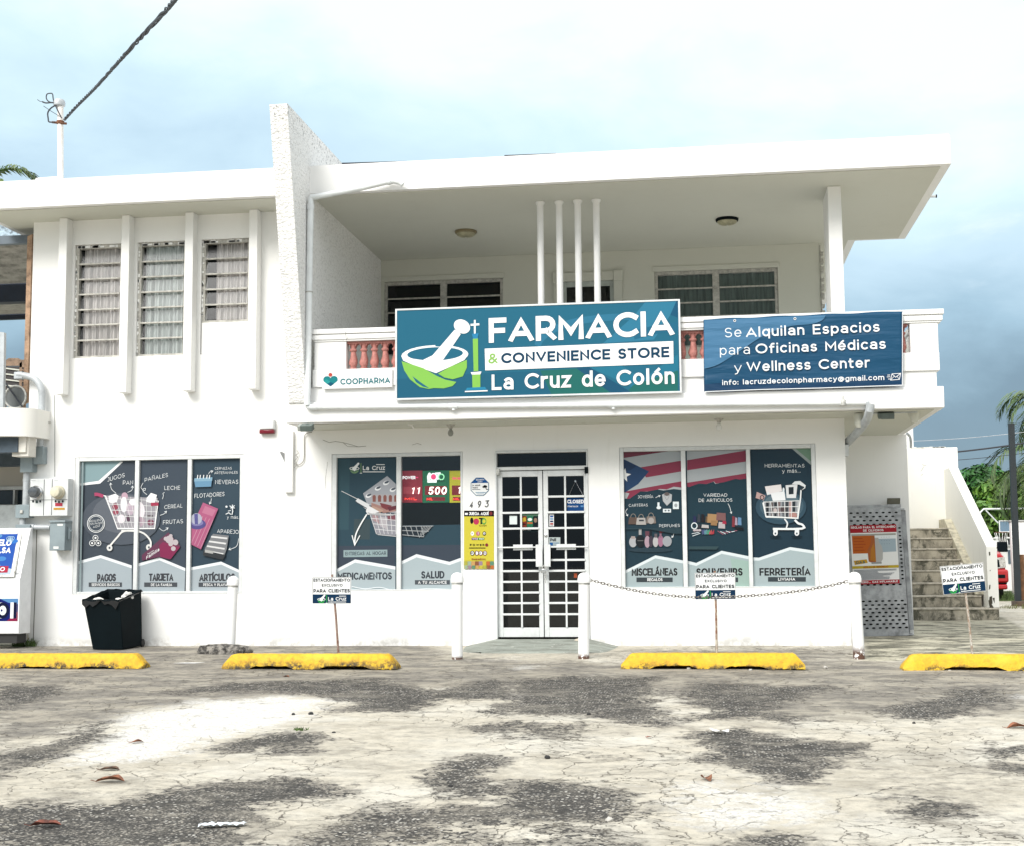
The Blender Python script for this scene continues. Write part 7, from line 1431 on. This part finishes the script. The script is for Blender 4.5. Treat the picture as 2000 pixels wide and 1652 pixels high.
def palm(label, crown, base, nf, L, seed, aim=None, droop=1.0):
    rnd = random.Random(seed); t = thing('palm_tree', label, 'palm tree', base); crown = Vector(crown); base = Vector(base)
    mb = MB(); mid_ = base.lerp(crown, .5)+Vector((.15, 0, 0)); mb.tube(catmull([base, mid_, crown], 8), [.17-.004*k for k in range(17)], 12); mb.build('trunk', simple('palm_bark', (.22, .19, .15), .9, 0, .3, 9, .3), t)
    pg = [leafmat('palm_leaf', (.055, .10, .028)), leafmat('palm_leaf', (.10, .14, .05))]
    for k in range(nf):
        az = k*2.399+rnd.uniform(-.2, .2); el = rnd.uniform(-.25, 1.05); ln = L*rnd.uniform(.85, 1.1)
        if aim and k < len(aim): az, el, ln = aim[k]
        d = Vector((math.cos(az), math.sin(az), 0)); pts = []; n_ = 14; p = crown.copy(); e = el
        for i in range(n_+1): pts.append(p.copy()); p = p+(d*math.cos(e)+Vector((0, 0, 1))*math.sin(e))*(ln/n_); e -= droop*.13*(1+.06*i)
        mb = MB(); mb.tube(pts, [.025*(1-.85*i/n_)+.003 for i in range(n_+1)], 5, 0); side = d.cross(Vector((0, 0, 1)))
        for i in range(4*n_):
            s_ = (i+2)/(4*n_+2); f = s_*n_; j = min(int(f), n_-1); q = pts[j].lerp(pts[j+1], f-j); tg = (pts[j+1]-pts[j]).normalized(); up = side.cross(tg)
            ll = ln*.26*(math.sin(math.pi*min(1, s_*.82+.12))**.7)*rnd.uniform(.85, 1.1)
            for sg in (-1, 1):
                dr_ = (side*sg*.8+tg*.75+up*rnd.uniform(-.1, .25)).normalized(); w_ = tg*.018+up*.006; m_ = q+dr_*ll*.55; e2 = q+dr_*ll+Vector((0, 0, -ll*.34*rnd.uniform(.6, 1.4)))
                mb.add([q-w_*.6, q+w_*.6, m_+w_, m_-w_, e2], [(0, 1, 2, 3), (3, 2, 4)], rnd.randint(0, 1))
        mb.build('frond', pg, t, recalc=False, smooth=False)
cR = P(2052, 905, 26); palm('coconut palm whose fronds reach past the black post', (cR.x, 26, cR.z), (cR.x+.5, 26.2, 0), 26, 2.7, 4)
cR2 = P(2062, 800, 30); palm('coconut palm showing only frond tips above the black post', (cR2.x, 30, cR2.z), (cR2.x+.8, 30, 0), 18, 2.3, 14)
cL = P(-22, 346, 7); palm('coconut palm with fronds rising over the roof beside the service mast', (cL.x, 7, cL.z), (cL.x-.5, 7, 0), 5, 1.2, 6, [(0.05, .55, 1.5), (2.6, .45, 1.4), (3.6, .2, 1.3), (.1, -.15, 1.1), (4.4, .5, 1.2)], 1.0)
mb = MB(); rnd = random.Random(50); lob = []
for k in range(46): x_ = -70+k*3.6+rnd.uniform(-1, 1); lob.append(((x_, 95+rnd.uniform(-6, 6), rnd.uniform(1.2, 2.2)), (rnd.uniform(2.5, 4), 3, rnd.uniform(1.6, 3.0))))
leafcloud(mb, lob, 9000, .55, 51); tag(mb.build('far_trees', [leafmat('leaf', (.03, .075, .02)), leafmat('leaf', (.05, .10, .025))], recalc=False, smooth=False), 'far dark green tree line along the horizon', 'trees', kind='stuff')
# black post, wooden planter fence
pb, pt_ = PZ(1990, 1183, 0), None; pt_ = P(1976, 826, pb.y)
mb = MB(); d_ = Vector((.062, 0, 0)); mb.prism([pb-d_, pb+d_, pt_+d_*.95, pt_-d_*.95], (0, .12, 0)); tag(mb.build('black_post', simple('black_paint', (.012, .018, .022), .5, 0, .1, 4), bevel=.006), 'tall dark square post standing beside the brown board fence', 'post')
t = thing('wooden_fence', 'brown board fence on a low timber base', 'fence', (pb.x+.6, pb.y-.1, 0)); wf_ = simple('fence_wood', (.20, .095, .04), .75, 0, .35, 6, .3)
for k in range(8): x_ = P(1989, 1100, pb.y+.3).x+k*.135; mb = MB(); mb.box(x_, x_+.12, pb.y+.25, pb.y+.28, .12, 1.12-.02*(k % 3)); mb.build('board', wf_, t, .004)
mb = MB(); x_ = P(1983, 1180, pb.y-.05).x; mb.box(x_, x_+1.3, pb.y-.15, pb.y+.35, 0, .11); mb.build('base', simple('dark_timber', (.09, .06, .04), .8), t, .01)
# white shed, gate, low pink-roofed house, basketball hoop
Ysh = 22; xs0 = P(1974, 1018, Ysh).x; zs1 = P(1974, 1018, Ysh).z
t = thing('white_shed', 'plain white shed wall behind the black post', 'shed', (xs0+1.5, Ysh+1, 0)); mb = MB(); mb.box(xs0, xs0+3, Ysh, Ysh+.22, 0, zs1); mb.build('wall', M['wall'], t, .01); mb = MB(); mb.box(xs0-.03, xs0+3.1, Ysh-.03, Ysh+.25, zs1, zs1+.04); mb.build('roof', simple('zinc_roof', (.4, .4, .38), .6), t, .01)
Yg = 27; a_, b_ = P(1935, 1063, Yg), P(1976, 1142, Yg); t = thing('white_gate', 'white boundary gate with a dark slot behind the red pickup', 'gate', (b_.x-.5, Yg, 0)); mb = MB(); mb.box(a_.x-2.5, b_.x+.1, Yg, Yg+.06, .05, a_.z); mb.build('panel', M['wall'], t, .01)
mb = MB(); c = P(1968, 1073, Yg); d2 = P(1975, 1100, Yg); mb.box(c.x, d2.x, Yg-.02, Yg-.001, d2.z, c.z); mb.build('slot', simple('slate_slot', (.10, .14, .18), .5), t, smooth=False); mb = MB(); mb.box(a_.x-2.5, b_.x+.1, Yg-.04, Yg-.001, a_.z-.06, a_.z); mb.build('rail', M['white_metal'], t)
Yh = 52; t = thing('low_house', 'low grey house with flat pink roof edge behind the basketball hoop', 'house', (P(1930, 1050, Yh).x, Yh+3, 0)); a_, b_ = P(1885, 1034, Yh), P(1985, 1041, Yh)
mb = MB(); mb.box(a_.x-3, b_.x+2, Yh-.4, Yh+6, b_.z, a_.z); mb.build('roof', simple('pink_fascia', (.46, .24, .20), .8, 0, .2, 3), t, .02); mb = MB(); mb.box(a_.x-3, b_.x+2, Yh+.3, Yh+6, 0, b_.z-.005); hw_ = mb.build('wall', simple('grey_green_wall', (.32, .34, .31), .8), t)
for px in (1932, 1944, 1962): c = P(px, 1060, Yh); mb = MB(); mb.box(c.x-.12, c.x+.12, Yh-.2, Yh+.05, 0, b_.z-.005); mb.build('column', M['slabp'], t)
mb = MB(); c = P(1952, 1048, Yh+.28); mb.box(c.x, c.x+1.1, Yh+.27, Yh+.295, 1.2, b_.z-.3); mb.build('window', simple('dark_glazing', (.03, .045, .06), .12), t); mb = MB(); c = P(1940, 1049.5, Yh-.3); mb.box(a_.x, b_.x, Yh-.3, Yh-.25, c.z-.03, c.z+.03); mb.build('rail', M['slabp'], t)
Yb = 33; t = thing('basketball_hoop', 'basketball backboard with torn net on a white pipe frame', 'basketball hoop', (P(1925, 1100, Yb).x, Yb, 0)); bq = lambda x, y, Y=Yb: P(1870+x/6.354, 960+y/6.354, Y)
a_, b_ = bq(512, 352), bq(660, 498); mb = MB(); mb.box(a_.x, b_.x, Yb-.02, Yb+.02, b_.z, a_.z); mb.build('backboard', ink((150, 180, 206)), t, smooth=False); mb = MB(); frame_mb(mb, a_.x, b_.x, b_.z, a_.z, Yb-.035, Yb-.0205, .03); mb.build('border', M['slabp'], t)
mb = MB(); c = bq(540, 500, Yb-.3); mb.tube([(c.x+.22*math.cos(rad(k)), Yb-.28+.22*math.sin(rad(k)), c.z) for k in range(0, 361, 20)], .012, 6, caps=False); mb.build('rim', M['rust'], t)
mb = MB()
for k in range(0, 360, 30): mb.tube([(c.x+.22*math.cos(rad(k)), Yb-.28+.22*math.sin(rad(k)), c.z), (c.x+.12*math.cos(rad(k+20)), Yb-.28+.12*math.sin(rad(k+20)), c.z-.42)], .008, 4)
mb.build('net', M['slabp'], t)
mb = MB(); mb.tube([bq(240, 300)+Vector((0, 0, 0)), bq(325, 212), bq(900, 205)], .035, 8); mb.tube([bq(350, 225), bq(505, 385)], .025, 6); p0 = bq(240, 300); mb.tube([(p0.x, Yb, 0), p0], .045, 8); mb.build('pole', M['pvc'], t)
# red pickup, front corner showing past the parapet
Yt = 18.75; Xr = P(1971.5, 1125, Yt).x; TR = thing('pickup_truck', 'red pickup truck with black mirror, front corner showing beside the stairs', 'truck', (Xr-1, Yt+2.6, 0)); red = NT('car_paint'); red.set((.36, .006, .010), .25, 0, .5); red.b.inputs['Coat Weight'].default_value = .6; red = red.m
tz = lambda y: P(1960, y, Yt).z
def sec(y, pts): return [(x, y, z) for x, z in pts]
W2_ = 2.0; xl_ = Xr-W2_; zh, zb2 = tz(1078), tz(1111)
mb = MB(); hood = lambda y, z, ins: [(xl_+ins, y, .45), (xl_+ins, y, z-.12), (xl_+ins+.10, y, z), (Xr-ins-.10, y, z), (Xr-ins, y, z-.12), (Xr-ins, y, .45)]
loft([hood(Yt+.12, zh-.04, .06), hood(Yt+.3, zh+.02, .04), hood(Yt+1.5, zh+.10, .02)], (True, True)).build('hood', red, TR, .03)
loft([[(xl_+.02, Yt+1.5, .45), (xl_+.02, Yt+1.5, zh+.1), (Xr-.02, Yt+1.5, zh+.1), (Xr-.02, Yt+1.5, .45)], [(xl_+.02, Yt+5.6, .45), (xl_+.02, Yt+5.6, zh+.1), (Xr-.02, Yt+5.6, zh+.1), (Xr-.02, Yt+5.6, .45)]], (True, True)).build('body', red, TR, .05)
loft([[(xl_+.1, Yt+1.6, zh+.1), (Xr-.1, Yt+1.6, zh+.1), (Xr-.1, Yt+3.9, zh+.1), (xl_+.1, Yt+3.9, zh+.1)], [(xl_+.28, Yt+2.3, 1.88), (Xr-.28, Yt+2.3, 1.88), (Xr-.28, Yt+3.7, 1.88), (xl_+.28, Yt+3.7, 1.88)]], (True, True)).build('cab', red, TR, .05)
mb = MB(); mb.add([(xl_+.2, Yt+1.66, zh+.16), (Xr-.2, Yt+1.66, zh+.16), (Xr-.34, Yt+2.22, 1.82), (xl_+.34, Yt+2.22, 1.82)], [(0, 1, 2, 3)]); mb.build('windshield', simple('dark_glazing', (.03, .045, .06), .1), TR, recalc=False)
mb = MB(); mb.box(xl_+.01, Xr-.01, Yt, Yt+.35, tz(1137), zb2); mb.build('bumper', red, TR, .05); mb = MB(); mb.box(xl_+.05, Xr-.04, Yt+.03, Yt+.3, tz(1150.5), tz(1140)); mb.build('valance', red, TR, .04)
mb = MB(); mb.box(xl_+.04, Xr-.05, Yt+.06, Yt+.3, tz(1140), tz(1137)); mb.box(xl_+.45, Xr-.42, Yt+.06, Yt+.2, zb2+.01, tz(1084)); mb.build('grille', M['black'], TR, smooth=False)
for sg, xx in ((1, Xr), (-1, xl_)):
    o1, o2, o3 = (xx-sg*.36, xx-sg*.05, xx-sg*.20); mb = MB(); mb.prism([(o1, Yt+.085, tz(1110)), (o2, Yt+.085, tz(1107)), (o2-sg*.02, Yt+.085, tz(1087)), (o1, Yt+.085, tz(1088))], (0, .15, 0)); hl = mb.build('headlight', simple('lamp_glass', (.55, .54, .5), .12, .3, .3, 20), TR, .01)
    mb = MB(); mb.prism([(o1-sg*.02, Yt+.08, tz(1109)), (o3, Yt+.08, tz(1106)), (o3-sg*.02, Yt+.08, tz(1092)), (o1, Yt+.08, tz(1089))], (0, .004, 0)); mb.build('reflector', M['black'], hl, smooth=False)
    mb = MB(); mb.box(min(xx-sg*.10, xx-sg*.28), max(xx-sg*.10, xx-sg*.28), Yt-.012, Yt+.02, tz(1128), tz(1121)); mb.build('fog_lamp', M['black'], TR, .01)
    mx = P(1957.5, 1067, Yt+1.7).x if sg > 0 else xl_-.12; zm = P(1957, 1067, Yt+1.7).z; mb = MB(); mb.obox((mx, Yt+1.7, zm), (.125, 0, 0), (0, .06, 0), (0, 0, .135)); mb.obox((mx-sg*.16, Yt+1.72, zm-.02), (.12, 0, 0), (0, .03, 0), (0, 0, .025)); mb.build('mirror', M['black'], TR, .02)
    for yy in (Yt+.85, Yt+4.6): mb = MB(); mb.lathe([(.22, -.12), (.37, -.11), (.39, -.05), (.39, .05), (.37, .11), (.22, .12)], (xx-sg*.16, yy, .39), 26, 'x'); wh = mb.build('wheel', M['rubber'], TR); mb = MB(); mb.lathe([(.21, -.125), (.21, .125)], (xx-sg*.16, yy, .39), 18, 'x'); mb.build('rim', M['old_alu'], wh)
o = tuft('grass', 'rough green grass on the verge by the red pickup', (P(1965, 1160, 20).x+.5, 20.6, 0), 2600, .20, 2.6, 17, gm, 'stuff'); tuft('grass_edge', 'sparse yellowish grass at the foot of the wooden fence', (P(1990, 1192, 13).x+.4, 12.9, 0), 260, .10, .8, 19, simple('yellow_grass', (.16, .17, .05), .8, 0, .4, 30), 'stuff')
# overhead wires
for lb, p0, p1, r_, m_ in (('thick black utility wire low in the sky behind the black post', (1700, 893, 20), (2080, 851, 20), .022, M['wire']), ('thin pale wire, highest of the three at the right', (1700, 862.5, 20), (2080, 832, 20), .006, simple('pale_wire', (.5, .52, .54), .6)), ('thin dark wire, lowest of the three at the right', (1740, 903, 24), (2080, 872, 24), .009, M['wire'])):
    a_, b_ = P(*p0), P(*p1); mb = MB(); mb.tube([a_.lerp(b_, k/10)+Vector((0, 0, -.10*4*(k/10)*(1-k/10))) for k in range(11)], r_, 6); tag(mb.build('utility_wire', m_), lb, 'wire', 'overhead wires')

# ================================================================== litter on the pavement
def leaf(px, py, L, rot, seed, label, col=(.20, .075, .035)):
    g = G(px, py); rnd = random.Random(seed); n_ = 10; vs = []; fs = []; cu = rnd.uniform(.25, .5)
    for i in range(n_+1):
        u = i/n_; w_ = .26*L*math.sin(math.pi*min(1, .04+u*.96))**.8; z = cu*L*.16*math.sin(u*3.0)+.004
        for k, s_ in enumerate((-1, -.5, 0, .5, 1)): vs.append(((u-.5)*L, s_*w_*(1+.1*rnd.uniform(-1, 1)), z+abs(s_)**1.5*w_*(.55+.2*math.sin(u*7+seed))))
    for i in range(n_):
        for k in range(4): fs.append((i*5+k, i*5+k+1, i*5+k+6, i*5+k+5))
    R_ = Matrix.Rotation(rot, 3, 'Z'); mb = MB(); mb.add([R_@Vector(v)+g for v in vs], fs); mb.tube([R_@Vector((-.5*L, 0, .005))+g, R_@Vector((-.72*L, .03*L, .012))+g], .0022, 5)
    o = mb.build('dry_leaf', simple('dead_leaf', col, .7, 0, .35, 30), recalc=False); return tag(o, label, 'leaf', 'dead leaves on the pavement')
leaf(90, 1613, .15, .2, 1, 'reddish brown leaf, nearest the bottom left corner of the lot', (.17, .05, .03)); leaf(216, 1527, .17, .05, 2, 'long curled brown leaf below the white patch at the left'); leaf(268, 1450, .09, .6, 3, 'small tan leaf lying on the white patch'); leaf(560, 1322, .07, -.3, 4, 'tiny brown leaf just before the worn wheel stop'); leaf(1380, 1523, .12, 1.9, 5, 'upright curled brown leaf on the pale centre of the lot', (.24, .10, .05)); leaf(1990, 1422, .16, .1, 6, 'brown leaf lying alone, far from the other leaves, before the clean wheel stop', (.26, .10, .05)); leaf(1268, 1440, .05, .9, 7, 'very small reddish leaf near the pale centre crack', (.3, .12, .08)); leaf(215, 1504, .12, .1, 8, 'flat dark brown leaf just above the long curled one', (.12, .07, .045))
g = G(425, 1617); rnd = random.Random(8); mb = MB(); vs = []; n_ = 14
for i in range(n_+1):
    for k in range(5): vs.append((g.x-.09+.21*i/n_, g.y-.03+.015*k+.05*i/n_, g.z+.008+.012*abs(math.sin(i*1.3+k))+rnd.uniform(0, .006)))
mb.add(vs, [(i*5+k, i*5+k+1, i*5+k+6, i*5+k+5) for i in range(n_) for k in range(4)]); tag(mb.build('paper_wrapper', simple('white_blue_wrapper', (.66, .72, .76), .4, 0, .12, 14), recalc=False, smooth=False), 'crumpled white and pale blue wrapper at the bottom of the lot', 'litter')
g = G(1388, 1432); mb = MB(); vs = [(g.x+.12*u+rnd.uniform(-.012, .012), g.y+.06-.10*u+v*.07, g.z+.01+rnd.uniform(0, .02)) for u in (0, .33, .66, 1) for v in (0, .5, 1)]; mb.add(vs, [(i*3+k, i*3+k+1, i*3+k+4, i*3+k+3) for i in range(3) for k in range(2)]); tag(mb.build('paper_scrap', M['slabp'], recalc=False, smooth=False), 'white crumpled paper scrap right of the lot centre', 'litter')
g = G(366, 1295); mb = MB(); mb.add([(g.x-.17, g.y-.03, g.z+.006), (g.x+.10, g.y-.04, g.z+.006), (g.x+.19, g.y+.06, g.z+.008), (g.x-.05, g.y+.05, g.z+.008)], [(0, 1, 2, 3)]); o = mb.build('flat_paper', M['slabp'], recalc=False, smooth=False); tag(o, 'flat white paper sheet on the ground between the two left wheel stops', 'litter')
rnd = random.Random(77)
PEB = ['dark pebble on the white patch, larger of the close pair', 'dark pebble on the white patch, smaller of the close pair', 'dark pebble by itself at the tip of the white patch', 'big dark pebble at the edge of the white patch', 'small dark pebble beside the big one by the white patch', 'dark pebble on the cream cracked screed under the door', 'pale grit below the notch of the clean wheel stop', 'pale pebble before the middle of the notched wheel stop', 'pale pebble before the second notch of the notched wheel stop', 'pale pebble on the ground between the two wheel stops by the cage', 'pale pebble beneath the first notch of the clean wheel stop', 'small dark pebble on the brownish stained pavement by the cage side', 'pale pebble on the dark asphalt patch nearest the camera', 'small dark pebble at the rim of the nearest dark patch']
for k, (px, py, s_, dk) in enumerate(((652, 1432, .016, 1), (630, 1431, .012, 1), (1150, 1395, .016, 1), (1214/2, 1220+349/2, .02, 1), (1146/2, 1220+350/2, .014, 1), (1069, 1480, .018, 1), (1708, 1410, .012, 0), (1345, 1306, .02, 0), (1466, 1309, .018, 0), (1612, 1304, .022, 0), (1855, 1310, .015, 0), (1785, 1412, .012, 1), (1190, 1602, .018, 0), (880, 1535, .012, 1))):
    g = G(px, py); o = crumple(g+Vector((0, 0, s_*.3)), s_, k+60, M['rubber'] if dk else simple('grit', (.5, .48, .44), .9), 'pebble', PEB[k], 'pebble', .7); o['group'] = 'loose dark pebbles on the pavement' if dk else 'loose pale pebbles on the pavement'
